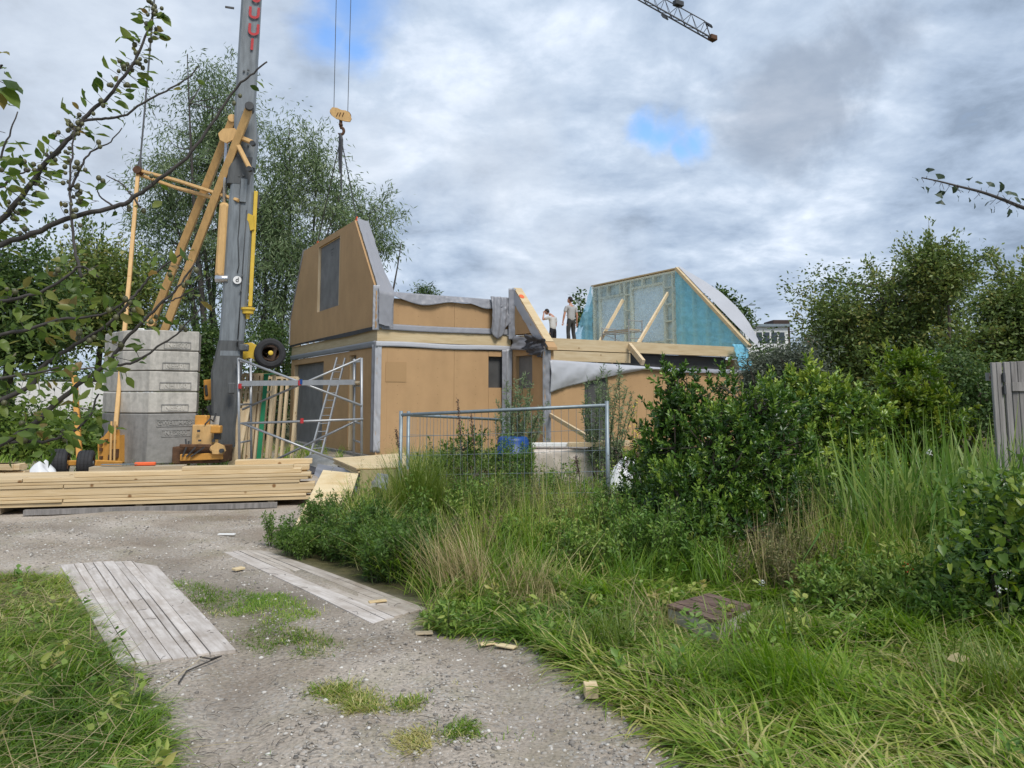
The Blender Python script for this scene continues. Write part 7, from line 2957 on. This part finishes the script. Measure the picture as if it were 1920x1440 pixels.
def build_weeds():
    # mixed weeds of the overgrown bank: nobody could count them
    def bank(name, m, spots, leaf, asp, tpl, hscale=1.0, per=46, dens=1.0):
        mb, lv = MB(), Leaves()
        for (px, py, rx, n, h0, h1, tint) in spots:
            for _ in range(int(n * dens + .5)):
                g = G(px + rng.normal() * rx * .5, py + rng.normal() * 11)
                if inside([XY(418, 1035), XY(500, 1033), XY(790, 1128), XY(680, 1160)], np.array([g.x]), np.array([g.y]))[0] or g.y > 13:
                    continue
                herb(mb, lv, (g.x, g.y, hz(g.x, g.y) - .02), rng.uniform(h0, h1) * hscale, rng.uniform(.12, .3), int(rng.integers(6, 11)), per, leaf, asp, np.clip(tint + rng.normal() * .12, 0, .9))
        o = lv.obj(name, tpl, m)
        tag(o, kind='stuff')
        s = mb.build('weed_stems', M_STEM)
        tag(s, kind='stuff')
    global M_STEM
    M_STEM = mat('weed_stem', (.07, .085, .035), .8, var=.3)
    bank('weeds', LM['feather'], [(600, 1028, 70, 15, .25, .45, .5), (690, 1050, 80, 24, .38, .60, .45), (730, 1085, 50, 16, .35, .55, .4), (560, 1045, 40, 8, .2, .35, .55), (790, 1060, 60, 14, .4, .6, .5), (640, 1000, 60, 14, .35, .55, .5)],
         .045, .30, 'diamond', per=72)
    bank('weeds', LM['weed'], [(800, 1000, 110, 20, .5, .8, .4), (900, 1010, 90, 16, .5, .85, .45), (1000, 1060, 90, 18, .35, .6, .5), (1120, 1075, 80, 16, .4, .6, .4), (860, 950, 80, 14, .5, .8, .3),
                              (900, 960, 90, 14, .6, 1.0, .15), (940, 975, 50, 10, .6, .9, .1), (850, 1145, 30, 8, .12, .22, .5), (760, 975, 60, 14, .6, .8, .35), (1600, 1150, 80, 14, .25, .4, .5), (1700, 1130, 90, 16, .3, .55, .45), (1790, 1180, 60, 14, .25, .45, .4), (1550, 1120, 60, 10, .25, .45, .5),
                              (1010, 945, 70, 12, .4, .7, .3), (820, 930, 60, 16, .8, 1.15, .4), (980, 935, 60, 12, .6, .95, .2), (1080, 950, 60, 10, .5, .8, .35), (880, 900, 70, 10, .6, .9, .3), (1210, 1065, 80, 26, .45, .75, .25), (1130, 1050, 60, 16, .5, .75, .35), (1290, 1085, 50, 12, .35, .55, .3), (960, 935, 40, 22, .85, 1.2, .2), (1010, 940, 40, 8, .6, .9, .3)],
         .055, .36, 'leaf', per=38, dens=.62)
    bank('weeds', LM['olive'], [(1050, 1020, 120, 22, .4, .75, .4), (960, 1000, 80, 10, .5, .8, .5), (1110, 990, 70, 14, .5, .8, .35), (1470, 1090, 60, 16, .35, .6, .6), (1540, 1080, 60, 22, .3, .55, .7), (1450, 1075, 50, 20, .3, .5, .75), (1500, 1100, 60, 18, .3, .5, .65), (900, 1060, 40, 6, .4, .6, .8), (820, 970, 80, 10, .6, .9, .4)],
         .032, .35, 'diamond', per=52)

    # tall flowering grasses standing in the bank, with their seed heads
    B, hv = Blades(), Leaves()
    for (px, py, rx, n) in ((800, 990, 120, 60), (920, 985, 110, 70), (1040, 1000, 110, 80), (1110, 985, 60, 40), (960, 1060, 110, 45), (700, 1000, 70, 22), (1560, 1090, 70, 30), (1680, 1090, 90, 26)):
        for _ in range(n):
            g = G(px + rng.normal() * rx * .5, py + rng.normal() * 14)
            if g.y > 12.5 or g.y < 5.2:
                continue
            z = hz(g.x, g.y)
            k = int(rng.integers(9, 20))
            H_ = rng.uniform(.5, 1.0)
            q = np.repeat([[g.x, g.y, z]], k, 0) + rng.normal(size=(k, 3)) * [.05, .05, 0]
            hd, th, cv = rng.uniform(0, 6.3, k), rng.uniform(.02, .4, k), rng.uniform(.1, 1.1, k)
            B.add(q, hd, th, cv, H_ * rng.uniform(.5, 1.05, k), .006, np.clip(rng.normal(size=k) * .16 + rng.uniform(.2, .75), 0, 1))
            for _ in range(int(rng.integers(0, 3))):
                a, l = rng.uniform(0, 6.3), rng.uniform(.05, .25)
                tip = np.array([g.x + math.cos(a) * l, g.y + math.sin(a) * l, z + H_ * rng.uniform(.95, 1.2)])
                mid = np.array([g.x, g.y, z])
                kk = 12
                u = .80 + .22 * rng.random(kk)
                hv.add(mid + (tip - mid) * u[:, None] + rng.normal(size=(kk, 3)) * .008, rdir(kk, .6), rdir(kk), .022, .006, rng.random(kk))
                B.add([[g.x, g.y, z]], a, l / H_ * .8, .15, H_ * 1.1, .003, .8)
    tag(B.obj('tall_grass', LM['grass']), kind='stuff')
    tag(hv.obj('grass_seed_heads', 'narrow', LM['olive']), kind='stuff')

    # separate tufts and plants one can point to
    def tuft(name, px, py, n, L0, L1, w, m, label, fan=.55, curve=.9, lean=None, cat='grass tuft', rad=.10, t=(0, 1)):
        g = G(px, py)
        b = np.array([g.x, g.y, hz(g.x, g.y)])
        B = Blades()
        q = np.repeat(b[None, :], n, 0) + np.column_stack([rng.normal(size=n) * rad, rng.normal(size=n) * rad, np.zeros(n)])
        hd = rng.uniform(0, 2 * np.pi, n)
        if lean is not None:
            hd = np.where(rng.random(n) < .8, lean + rng.normal(size=n) * .5, hd)
        B.add(q, hd, rng.uniform(.02, fan, n), rng.uniform(.2, 1, n) * curve, rng.uniform(L0, L1, n), w * rng.uniform(.7, 1.3, n), rng.uniform(t[0], t[1], n))
        o = B.obj(name, m)
        o.data.transform(Matrix.Translation(-Vector(b)))
        o.location = b
        tag(o, label, cat, 'grass tufts in the overgrown bank')
    tuft('grass_tuft', 790, 1000, 700, .7, 1.3, .009, LM['lime'], 'tall yellow green grass tuft left of the wire fence', .5, .8, rad=.14)
    tuft('grass_tuft', 745, 980, 260, .5, .95, .009, LM['lime'], 'smaller yellow green grass tuft by the plywood stack', .5, 1.0, rad=.12)
    tuft('dry_grass_tuft', 880, 1120, 330, .4, .78, .0052, LM['dry'], 'straw coloured dry grass tuft leaning left at the edge of the bank', .75, .9, lean=2.7, rad=.13)
    tuft('dry_grass_tuft', 990, 1125, 220, .25, .5, .005, LM['dry'], 'smaller straw coloured dry grass tuft right of the larger dry one', .9, 1.0, rad=.12)
    tuft('dry_grass_tuft', 1450, 1110, 60, .5, .75, .006, LM['dry'], 'few straight dry stalks standing before the laurel mass', .5, .2, rad=.10)
    tuft('dry_grass_tuft', 1510, 1085, 50, .7, 1.0, .006, LM['dry'], 'tall thin dry stalks between the laurel mass and the reeds', .25, .3, rad=.12)
    tuft('dry_grass_tuft', 1010, 1150, 160, .2, .38, .005, LM['dry'], 'flattened dry grass patch at the verge left of the inspection box', 1.2, .8, rad=.16)
    tuft('dry_grass_tuft', 1235, 1175, 70, .2, .45, .005, LM['dry'], 'dry grass tuft at the left side of the inspection box', .9, .8, rad=.10)
    tuft('grass_tuft', 1470, 1310, 420, .3, .6, .009, LM['grass'], 'big dark green grass clump flopping over in front of the inspection box', .6, 1.8, lean=3.4, rad=.20, t=(.05, .45))
    tuft('grass_tuft', 1160, 1230, 260, .25, .5, .007, LM['lime'], 'yellow green grass clump at the drive edge left of the inspection box', .7, 1.6, rad=.13, t=(0, .8))
    tuft('grass_tuft', 1880, 1330, 300, .25, .5, .007, LM['lime'], 'yellow green grass clump at the lower right corner of the verge', .6, 1.2, rad=.16, t=(0, .8))
    tuft('grass_tuft', 1440, 1210, 200, .25, .42, .007, LM['lime'], 'bright grass clump right beside the inspection box', .6, 1.2, rad=.16, t=(0, .7))
    # dock plants gone to seed
    for px, py, top, Y, lab in ((868, 900, 748, 10.6, 'dark brown dock seed head rising above the fence rail'), (752, 880, 805, 10.9, 'drooping dark seed head at the left fence post'), (893, 900, 775, 10.7, 'short dark dock seed head beside the taller one'), (1090, 930, 855, 10.0, 'brown dock seed head before the wrapped pallet')):
        b, t = P(px, py, Y), P(px - 10, top, Y)
        mb = MB()
        pts = [b, b.lerp(t, .5) + Vector((.01, 0, 0)), t]
        mb.tube(pts, [.006, .005, .003], 4)
        root = thing('dock_plant', b, lab, 'plant', 'dock plants gone to seed')
        mb.build('stem', M['bark_grey'], root)
        lv = Leaves()
        k = 170
        u = .55 + .45 * rng.random(k)
        q = np.array([list(b.lerp(t, float(x))) for x in u]) + rng.normal(size=(k, 3)) * .012
        lv.add(q, rdir(k), rdir(k), .02, .014, rng.random(k))
        lv.obj('seeds', 'diamond', LM['russet'], root)['kind'] = 'stuff'
    # reeds in the ditch on the right
    B = Blades()
    for (px, py, rx, n, L0, L1) in ((1760, 1000, 110, 380, 1.15, 1.85), (1660, 1010, 70, 210, 1.0, 1.7), (1850, 980, 80, 300, 1.15, 1.9), (1600, 1000, 40, 70, .8, 1.4), (1900, 950, 70, 180, 1.2, 1.8)):
        Yc = 7.6 if px > 1700 else 7.4
        c = P(px, py, Yc)
        q = np.column_stack([c.x + rng.normal(size=n) * rx / 1400 * Yc * .6, Yc + rng.normal(size=n) * .45, np.zeros(n)])
        q[:, 2] = ground_z(q) - .05
        B.add(q, rng.uniform(0, 2 * np.pi, n), rng.uniform(.0, .30, n), rng.uniform(0, 1, n) ** 1.4 * 2.6, rng.uniform(L0, L1, n), rng.uniform(.02, .04, n), rng.uniform(0, 1, n))
    tag(B.obj('reeds', LM['reed']), kind='stuff')

    # flowers
    def flower(px, py, Y, col, label, size, n=14, spread=.02):
        c = P(px, py, Y)
        m = leaf_mat('petal_' + label.split()[0], [col, col], .3, .6)
        gz = hz(c.x, Y)
        root = thing('wild_flower', Vector((c.x, Y, gz)), label, 'flower')
        mb = MB()
        mb.tube([Vector((c.x, Y, gz)), c], [.004, .002], 4)
        mb.build('stem', M_STEM, root)
        lv = Leaves()
        q = np.array([list(c)] * n) + rng.normal(size=(n, 3)) * spread
        lv.add(q, rdir(n, .2), rdir(n, .4), size, size * .8, .5)
        lv.obj('petals', 'leaf', m, root)['kind'] = 'stuff'
    flower(1701, 1063, 5.9, (.62, .035, .01), 'red nasturtium flower in the weeds near the bindweed bush', .022)
    flower(1428, 1092, 5.9, (.75, .75, .72), 'white flower before the laurel mass', .022, 10, .012)
    flower(1876, 1105, 4.95, (.75, .75, .72), 'white bindweed flower on the dark bush at the right edge', .016, 10, .012)
    flower(1887, 1075, 5.0, (.72, .72, .66), 'higher white flower sprig on the dark bush at the right edge', .014, 9, .014)
    flower(1743, 850, 7.3, (.7, .7, .66), 'white seed head among the reeds', .022, 14, .012)
    flower(1622, 1170, 4.9, (.72, .68, .3), 'cluster of tiny pale flowers in the verge grass', .010, 24, .05)
    root = thing('yellow_flower_plant', P(1190, 900, 11.5), 'yellow flowering plant before the wing wall left of the laurel', 'plant')
    mb, lv, fl = MB(), Leaves(), Leaves()
    b = P(1195, 900, 11.5)
    for _ in range(14):
        t = P(rng.uniform(1170, 1215), rng.uniform(740, 850), 11.5 + rng.normal() * .15)
        mb.tube([b, b.lerp(t, .5) + Vector((rng.normal() * .03, 0, 0)), t], [.004, .003, .002], 4)
        k = 9
        q = np.array([list(b.lerp(t, float(u))) for u in .55 + .47 * rng.random(k)]) + rng.normal(size=(k, 3)) * .03
        fl.add(q, rdir(k, .3), rdir(k, .5), .026, .024, rng.random(k))
        q = np.array([list(b.lerp(t, float(u))) for u in rng.random(14)]) + rng.normal(size=(14, 3)) * .03
        lv.add(q, rdir(14, .3), rdir(14, .5), .05, .015, .5)
    mb.build('stem', M_STEM, root)
    lv.obj('foliage', 'narrow', LM['weed'], root)
    fl.obj('flowers', 'leaf', LM['flower'], root)['kind'] = 'stuff'


build_weeds()


def build_pebbles():
    """Loose stones and crumbs on the drive."""
    ico = np.array([(0, 0, 1), (.87, 0, .4), (.27, .83, .4), (-.7, .51, .4), (-.7, -.51, .4), (.27, -.83, .4), (.7, .51, -.4), (-.27, .83, -.4), (-.87, 0, -.4), (-.27, -.83, -.4), (.7, -.51, -.4), (0, 0, -1)], float)
    fc = [(0, 1, 2), (0, 2, 3), (0, 3, 4), (0, 4, 5), (0, 5, 1), (1, 6, 2), (2, 7, 3), (3, 8, 4), (4, 9, 5), (5, 10, 1), (6, 7, 2), (7, 8, 3), (8, 9, 4), (9, 10, 5), (10, 6, 1), (6, 11, 7), (7, 11, 8), (8, 11, 9), (9, 11, 10), (10, 11, 6)]
    n = 15000
    y = 2.4 + 8.5 * rng.random(n * 3) ** 1.6
    x = rng.uniform(-1, 1, n * 3) * (y * .72 + .4)
    keep = ~(inside(GRASS_L, x, y) | inside(VERGE, x, y) | in_mats(x, y)) & (y < 9.7 + .2 * x + 1.6) & (vnoise(x, y, 1.1, 71) + rng.random(n * 3) * .5 > .62)
    x, y = x[keep][:n], y[keep][:n]
    n = len(x)
    s = .0035 + .011 * rng.random(n) ** 5 + .0012 * y * .3
    z = height(x, y) + s * .15
    v = ico[None] * s[:, None, None] * rng.uniform(.6, 1.35, (n, 1, 3)) * rng.uniform(.85, 1.15, (n, 12, 1))
    v[:, :, 2] *= .6
    a = rng.uniform(0, 6.3, n)
    c, sn = np.cos(a)[:, None], np.sin(a)[:, None]
    vx = v[:, :, 0] * c - v[:, :, 1] * sn
    vy = v[:, :, 0] * sn + v[:, :, 1] * c
    co = np.stack([vx + x[:, None], vy + y[:, None], v[:, :, 2] + z[:, None]], -1)
    base = (np.arange(n) * 12)[:, None]
    loops = np.concatenate([np.array(f)[None] + base for f in fc], 1)
    me = np_mesh('pebbles', co.reshape(-1, 3), loops.ravel(), np.full(n * 20, 3))
    t = rng.random(n) ** 1.5
    at = me.attributes.new('tint', 'FLOAT', 'POINT')
    at.data.foreach_set('value', np.repeat(t, 12).astype(np.float32))
    m = leaf_mat('pebble', [(.17, .155, .14), (.30, .275, .24), (.40, .375, .34), (.62, .60, .56)], 0.0, .85, .2)
    tag(link_mesh('pebbles', me, None, [m]), kind='stuff')
    # dry twigs and straw bits on mat and gravel
    mb = MB()
    for _ in range(240):
        g = G(rng.uniform(100, 900), 1050 + 390 * rng.random() ** .8)
        if inside(GRASS_L, np.array([g.x]), np.array([g.y]))[0] or inside(VERGE, np.array([g.x]), np.array([g.y]))[0]:
            continue
        zz = hz(g.x, g.y) + .012
        a, L = rng.uniform(0, 6.3), rng.uniform(.02, .11)
        d = Vector((math.cos(a), math.sin(a), 0)) * L
        p = Vector((g.x, g.y, zz))
        mb.tube([p, p + d * .5 + Vector((rng.normal() * .008, rng.normal() * .008, .008)), p + d], [.0016, .0014, .001], 3, False)
    tag(mb.build('straw_litter', M['bark_grey']), kind='stuff')
    # vine twig at the foot of the mat
    mb = MB()
    pts = [G(375, 1238) + VZ * .02, G(395, 1245) + VZ * .03, G(415, 1236) + VZ * .02, G(350, 1262) + VZ * .012, G(335, 1285) + VZ * .012]
    mb.tube(pts, .005, 5)
    mb.top('dead_twig', M['bark_grey'], 'thin dead twig lying at the near end of the left plank mat', 'twig')


build_pebbles()


# ------------------------------------------------------------------ fruit branches and ginkgo twig over the camera
def leaf_piece(kind, size, seed):
    r = np.random.default_rng(seed)
    me = bpy.data.meshes.new('leaf')
    if kind == 'apple':
        n = 5
        vs_, fs = [], []
        for i in range(n + 1):
            t = i / n
            w = .27 * math.sin(math.pi * min(1, t * .92 + .06)) ** .8 * (1 if i < n else .05)
            bend = -.32 * t * t * (1 + r.normal() * .3)
            cup = .10 * (1 + r.normal() * .4)
            tw = r.normal() * .04
            vs_ += [(-w, t, bend + cup * w * 3 + tw), (0, t, bend), (w, t, bend + cup * w * 3 - tw)]
        for i in range(n):
            for k in (0, 1):
                fs.append((i * 3 + k, i * 3 + k + 1, i * 3 + 4 + k, i * 3 + 3 + k))
        mt = LM['apple_leaf_each']
    else:
        vs_, fs = [(0, -.5, 0), (.02, 0, 0), (-.02, 0, 0)], []
        n = 6
        for i in range(n + 1):
            a = -.85 + 1.7 * i / n
            rr = .62 * (1 + .06 * r.normal()) * (.86 if i == n // 2 else 1)
            vs_.append((math.sin(a) * rr, math.cos(a) * rr, .10 * math.cos(a * 3) + r.normal() * .03))
        fs = [(0, 1, 2)] + [((1 if i >= n // 2 else 2), 3 + i + 1, 3 + i) for i in range(n)] + [(1, 3 + n // 2, 2)]
        mt = LM['ginkgo_each']
    me.from_pydata([(x * size, y * size, z * size) for x, y, z in vs_], [], fs)
    me.materials.append(mt)
    me.polygons.foreach_set('use_smooth', np.ones(len(me.polygons), bool))
    return me


def orient(d, n):
    d = Vector(d).normalized()
    n = Vector(n)
    s = d.cross(n)
    if s.length < 1e-3:
        s = d.cross(Vector((1, 0, .3)))
    s.normalize()
    n = s.cross(d)
    return Matrix((s, d, n)).transposed().to_euler()


def smooth_path(pts, n):
    """Catmull-Rom through (px, py, Y) points, returned in the world."""
    p = [np.array(q, float) for q in pts]
    p = [p[0] * 2 - p[1]] + p + [p[-1] * 2 - p[-2]]
    out = []
    for i in range(1, len(p) - 2):
        for k in range(n):
            t = k / n
            a, b, c, d = p[i - 1], p[i], p[i + 1], p[i + 2]
            out.append(.5 * ((2 * b) + (-a + c) * t + (2 * a - 5 * b + 4 * c - d) * t * t + (-a + 3 * b - 3 * c + d) * t ** 3))
    out.append(p[-2])
    return [P(*q) for q in out]


def build_apple():
    root = thing('crab_apple_tree', Vector((-3.6, 2.3, 0)), 'crab apple tree reaching in from the left edge with thin fruiting branches', 'tree')
    mb = MB()
    limb(mb, (-3.6, 2.3, -.1), (-3.35, 2.5, 2.2), .11, .06, .05, 8, 10)
    limb(mb, (-3.35, 2.5, 2.2), (-2.9, 2.7, 3.6), .05, .02, .1, 6, 8)
    mb.build('trunk', M['bark'], root, True)
    Y0 = 2.9
    # (points, start radius, end radius, leaf density, berry density, leaf zone start)
    br = [
        ([(-700, 640, 2.5), (-220, 560, 2.7), (-20, 430, Y0), (40, 368, Y0), (85, 305, Y0), (135, 255, Y0), (165, 215, Y0), (205, 180, Y0), (240, 132, Y0), (265, 88, Y0), (283, 40, Y0), (288, 18, Y0)], .014, .003, 2.3, 2.2),
        ([(-700, 660, 2.5), (-250, 560, 2.6), (-20, 468, 2.8), (60, 438, 2.8), (140, 405, 2.8), (215, 388, 2.8), (258, 366, 2.8), (300, 335, 2.8), (350, 296, 2.8), (395, 235, 2.8), (440, 168, 2.8), (470, 142, 2.8), (500, 115, 2.8)], .013, .003, .22, .12),
        ([(150, 228, Y0), (190, 222, Y0), (228, 218, Y0), (280, 186, Y0), (320, 166, Y0), (352, 146, Y0), (375, 122, Y0)], .006, .0025, .12, .08),
        ([(-600, 1000, 2.4), (-200, 920, 2.5), (20, 822, 2.6), (108, 753, 2.6), (146, 722, 2.6), (198, 682, 2.6), (243, 628, 2.6), (288, 583, 2.6), (333, 538, 2.6), (365, 495, 2.6)], .012, .003, .75, .35),
        ([(198, 682, 2.6), (243, 681, 2.6), (288, 656, 2.6), (333, 625, 2.6), (378, 578, 2.6)], .005, .0025, .30, .15),
        ([(-500, 900, 2.4), (-200, 820, 2.5), (38, 735, 2.6), (75, 690, 2.6), (115, 663, 2.6), (156, 637, 2.6), (194, 615, 2.6), (236, 573, 2.6), (264, 540, 2.6), (285, 515, 2.6), (345, 475, 2.6)], .010, .003, 1.0, .4),
        ([(-300, 860, 2.5), (0, 830, 2.6), (80, 828, 2.6), (120, 815, 2.6), (160, 792, 2.6), (186, 738, 2.6)], .007, .003, .9, .35),
        ([(152, 520, 2.75), (138, 450, 2.75), (132, 380, 2.75), (131, 320, 2.75), (138, 262, 2.75), (140, 240, 2.75)], .006, .0025, .2, .5),
        ([(132, 355, 2.75), (152, 312, 2.75), (170, 286, 2.75), (200, 270, 2.75), (230, 242, 2.75)], .005, .002, .15, .35),
        ([(-300, 620, 2.4), (-60, 575, 2.5), (50, 555, 2.5), (110, 530, 2.5), (150, 500, 2.5), (185, 520, 2.5)], .008, .003, 1.0, .3),
        ([(-300, 700, 2.4), (-60, 640, 2.5), (40, 620, 2.5), (110, 600, 2.5), (190, 590, 2.5), (250, 560, 2.5)], .008, .003, .9, .3),
        ([(-300, 400, 2.3), (-60, 340, 2.4), (-10, 310, 2.4), (12, 265, 2.4), (33, 212, 2.4)], .006, .002, .3, .5),
        ([(-300, 160, 2.1), (-60, 190, 2.2), (-10, 140, 2.2), (3, 120, 2.2)], .006, .003, .9, .0),
        ([(-200, 370, 2.6), (-10, 352, 2.7), (20, 330, 2.7), (60, 318, 2.7)], .006, .003, 1.0, 1.0),
        ([(-300, 760, 2.4), (-60, 720, 2.4), (60, 700, 2.4), (110, 690, 2.4)], .007, .003, 1.0, .3),
        ([(262, 390, 2.8), (235, 350, 2.8), (200, 330, 2.8)], .004, .002, .5, .3),
        ([(215, 388, 2.8), (190, 370, 2.8), (180, 350, 2.8)], .004, .002, .9, .3),
        ([(300, 570, 2.6), (330, 560, 2.6), (370, 540, 2.6), (395, 520, 2.6)], .003, .002, .8, .1),
    ]
    leaves, berries, stalks = [], [], MB()
    first = True
    for pts, r0, r1, ld, bd in br:
        w = smooth_path(pts, 5)
        n = len(w)
        mb = MB()
        jit = [q + Vector(rng.normal(size=3) * .0018) for q in w]
        mb.tube(jit, [r0 + (r1 - r0) * i / (n - 1) for i in range(n)], 7)
        mb.build('branch', M['bark_grey'], root, True)
        vis = [i for i in range(n) if jit[i].x / jit[i].y > -1.15]
        for i in vis[1:]:
            q = jit[i]
            d = (jit[i] - jit[i - 1]).normalized()
            seg = (jit[i] - jit[i - 1]).length
            nl = rng.poisson(max(0.0, seg / .05 * 2.3 * ld))
            for _ in range(nl):
                a = Vector(rdir(1)[0])
                t = (a - d * a.dot(d)).normalized()
                o = q + d * rng.uniform(-.04, .02) + t * .012
                L = rng.uniform(.030, .060)
                sp_ = o + t * rng.uniform(0, .05)
                leaves.append((sp_, (t + d * .6 + Vector((0, 0, -.25))), Vector(rdir(1, .8)[0]), L))
                if (sp_ - o).length > .02:
                    stalks.tube([o, sp_], .0012, 3, False)
            nb = rng.poisson(max(0.0, seg / .05 * 1.1 * bd))
            for _ in range(nb):
                t = Vector(rdir(1, .1)[0])
                for _ in range(int(rng.integers(1, 4))):
                    t2 = (t + Vector(rng.normal(size=3) * .4)).normalized()
                    e = q + t2 * rng.uniform(.025, .05)
                    stalks.tube([q, q.lerp(e, .6) + Vector((0, 0, .004)), e], .0009, 3, False)
                    berries.append(e)
    # leaf fans at the tip of the first branch
    for px, py, dx, dy in ((285, 15, -30, -4), (288, 26, 30, 10), (287, 32, 30, -8), (286, 62, 28, 3), (262, 78, -38, -16), (262, 80, -6, -18), (283, 50, -8, 3)):
        a, b = P(px, py, 2.9), P(px + dx, py + dy, 2.88)
        leaves.insert(0, (a, b - a, Vector((.1, -.5, .8)), (b - a).length * rng.uniform(.95, 1.15)))
    for px, py, dx, dy in ((2, 150, 40, 12), (-5, 165, 42, 22), (0, 100, 15, -6), (-5, 172, 12, 26)):
        a, b = P(px, py, 2.2), P(px + dx, py + dy, 2.18)
        leaves.insert(0, (a, b - a, Vector((.1, -.4, .8)), (b - a).length))
    tp = [leaf_piece('apple', 1.0, s) for s in range(7)]
    # extra clumps that make the thick leafy mass at the left edge
    mass = [(20, 600, 60), (60, 640, 60), (110, 610, 50), (40, 700, 60), (90, 740, 55), (130, 690, 45), (20, 770, 50), (60, 800, 40), (160, 560, 45), (100, 545, 50), (30, 545, 50), (20, 340, 40), (170, 800, 35), (195, 690, 25), (10, 300, 35),
            (35, 835, 35), (120, 800, 35)]
    LV = Leaves()
    for px, py, s in mass:
        k = 17
        c = np.array([list(P(px + rng.normal() * s * .6, py + rng.normal() * s * .45, rng.uniform(2.3, 3.0))) for _ in range(k)])
        LV.add(c, rdir(k, -.2), rdir(k, .7), rng.uniform(.036, .062, k), rng.uniform(.02, .032, k), np.clip(rng.normal(size=k) * .25 + .45, 0, 1))
    order = list(range(11)) + [11 + int(i) for i in rng.permutation(len(leaves) - 11)]
    for k, i in enumerate(order):
        p, d, nn, L = leaves[i]
        if k < 300:
            o = bpy.data.objects.new('leaf', tp[k % 7])
            COL.objects.link(o)
            o.parent = root
            o.location = Vector(p) - root.location
            o.rotation_euler = orient(d, nn)
            o.scale = (L * 1.0, L, L)
        else:
            LV.add([list(p)], [list(d)], [list(nn)], L, L * .55, rng.random())
    LV.obj('leaves', 'leaf', LM['apple'], root)['kind'] = 'stuff'
    mb = MB()
    mb.ball((0, 0, 0), .0095, 8, 6)
    bm = bpy.data.meshes.new('berry')
    bm.from_pydata(mb.v, [], mb.f)
    bm.materials.append(mat('green_crab_apple', (.10, .10, .05), .45, var=.4, scale=3))
    bm.polygons.foreach_set('use_smooth', np.ones(len(bm.polygons), bool))
    pick = rng.permutation(len(berries))[:300]
    for i in pick:
        o = bpy.data.objects.new('berry', bm)
        COL.objects.link(o)
        o.parent = root
        o.location = berries[i] - root.location
        s = rng.uniform(.75, 1.15)
        o.scale = (s, s, s * 1.1)
    stalks.build('stalk', M['bark_grey'], root)['kind'] = 'stuff'


build_apple()


def build_ginkgo():
    root = thing('ginkgo_tree', Vector((3.9, 3.2, 0)), 'ginkgo tree outside the right edge with one twig of fan leaves against the sky', 'tree')
    mb = MB()
    limb(mb, (3.9, 3.2, -.05), (3.8, 3.3, 3.4), .08, .05, .05, 8, 10)
    mb.build('trunk', M['bark'], root, True)
    w = smooth_path([(2300, 560, 3.25), (2100, 450, 3.2), (1980, 408, 3.2), (1920, 390, 3.2), (1880, 374, 3.2), (1840, 360, 3.2), (1800, 350, 3.2), (1765, 341, 3.2), (1728, 333, 3.2)], 4)
    mb = MB()
    mb.tube([Vector((3.85, 3.25, 2.4))] + w, [.02] + [.012 + (.0025 - .012) * i / (len(w) - 1) for i in range(len(w))], 7)
    mb.build('branch', M['bark_grey'], root, True)
    tp = [leaf_piece('ginkgo', 1.0, 40 + s) for s in range(6)]
    spots = [(1728, 336, -14, 0), (1738, 330, 6, -14), (1732, 342, 0, 18), (1755, 342, 8, -12), (1750, 348, -14, 10), (1762, 350, 2, 14), (1778, 348, 14, 6), (1770, 355, -10, 14), (1768, 368, -5, 14), (1795, 352, 8, 8), (1802, 362, -8, 14), (1815, 348, 4, -18),
             (1815, 362, 4, 16), (1840, 352, -6, -14), (1838, 368, 8, 8), (1850, 356, 10, -14), (1826, 374, 2, 14), (1860, 372, -8, 10), (1856, 384, 2, 14), (1870, 364, 10, -14), (1868, 382, -6, 14), (1884, 372, 10, -14), (1890, 384, 4, 14), (1896, 370, 8, -8),
             (1880, 366, -4, -12), (1904, 384, 6, -12), (1910, 392, -4, 14), (1915, 380, 8, -8), (1876, 352, 4, -8), (1888, 392, 6, 12), (1930, 388, 4, -12), (1945, 400, 0, 14), (1960, 400, 4, -12)]
    mb = MB()
    for k, (px, py, dx, dy) in enumerate(spots):
        a, b = P(px, py, 3.2 + rng.normal() * .03), P(px + dx, py + dy, 3.2 + rng.normal() * .04)
        d = b - a
        o = bpy.data.objects.new('leaf', tp[k % 6])
        COL.objects.link(o)
        o.parent = root
        o.location = a + d * .5 - root.location
        o.rotation_euler = orient(d, Vector((rng.normal() * .5, -1, rng.normal() * .6)))
        s = rng.uniform(.034, .05)
        o.scale = (s, s, s)
        j = min(w, key=lambda q: (q - a).length)
        mb.tube([j, a], .0012, 3, False)
    mb.build('stalk', M['bark_grey'], root)['kind'] = 'stuff'


build_ginkgo()
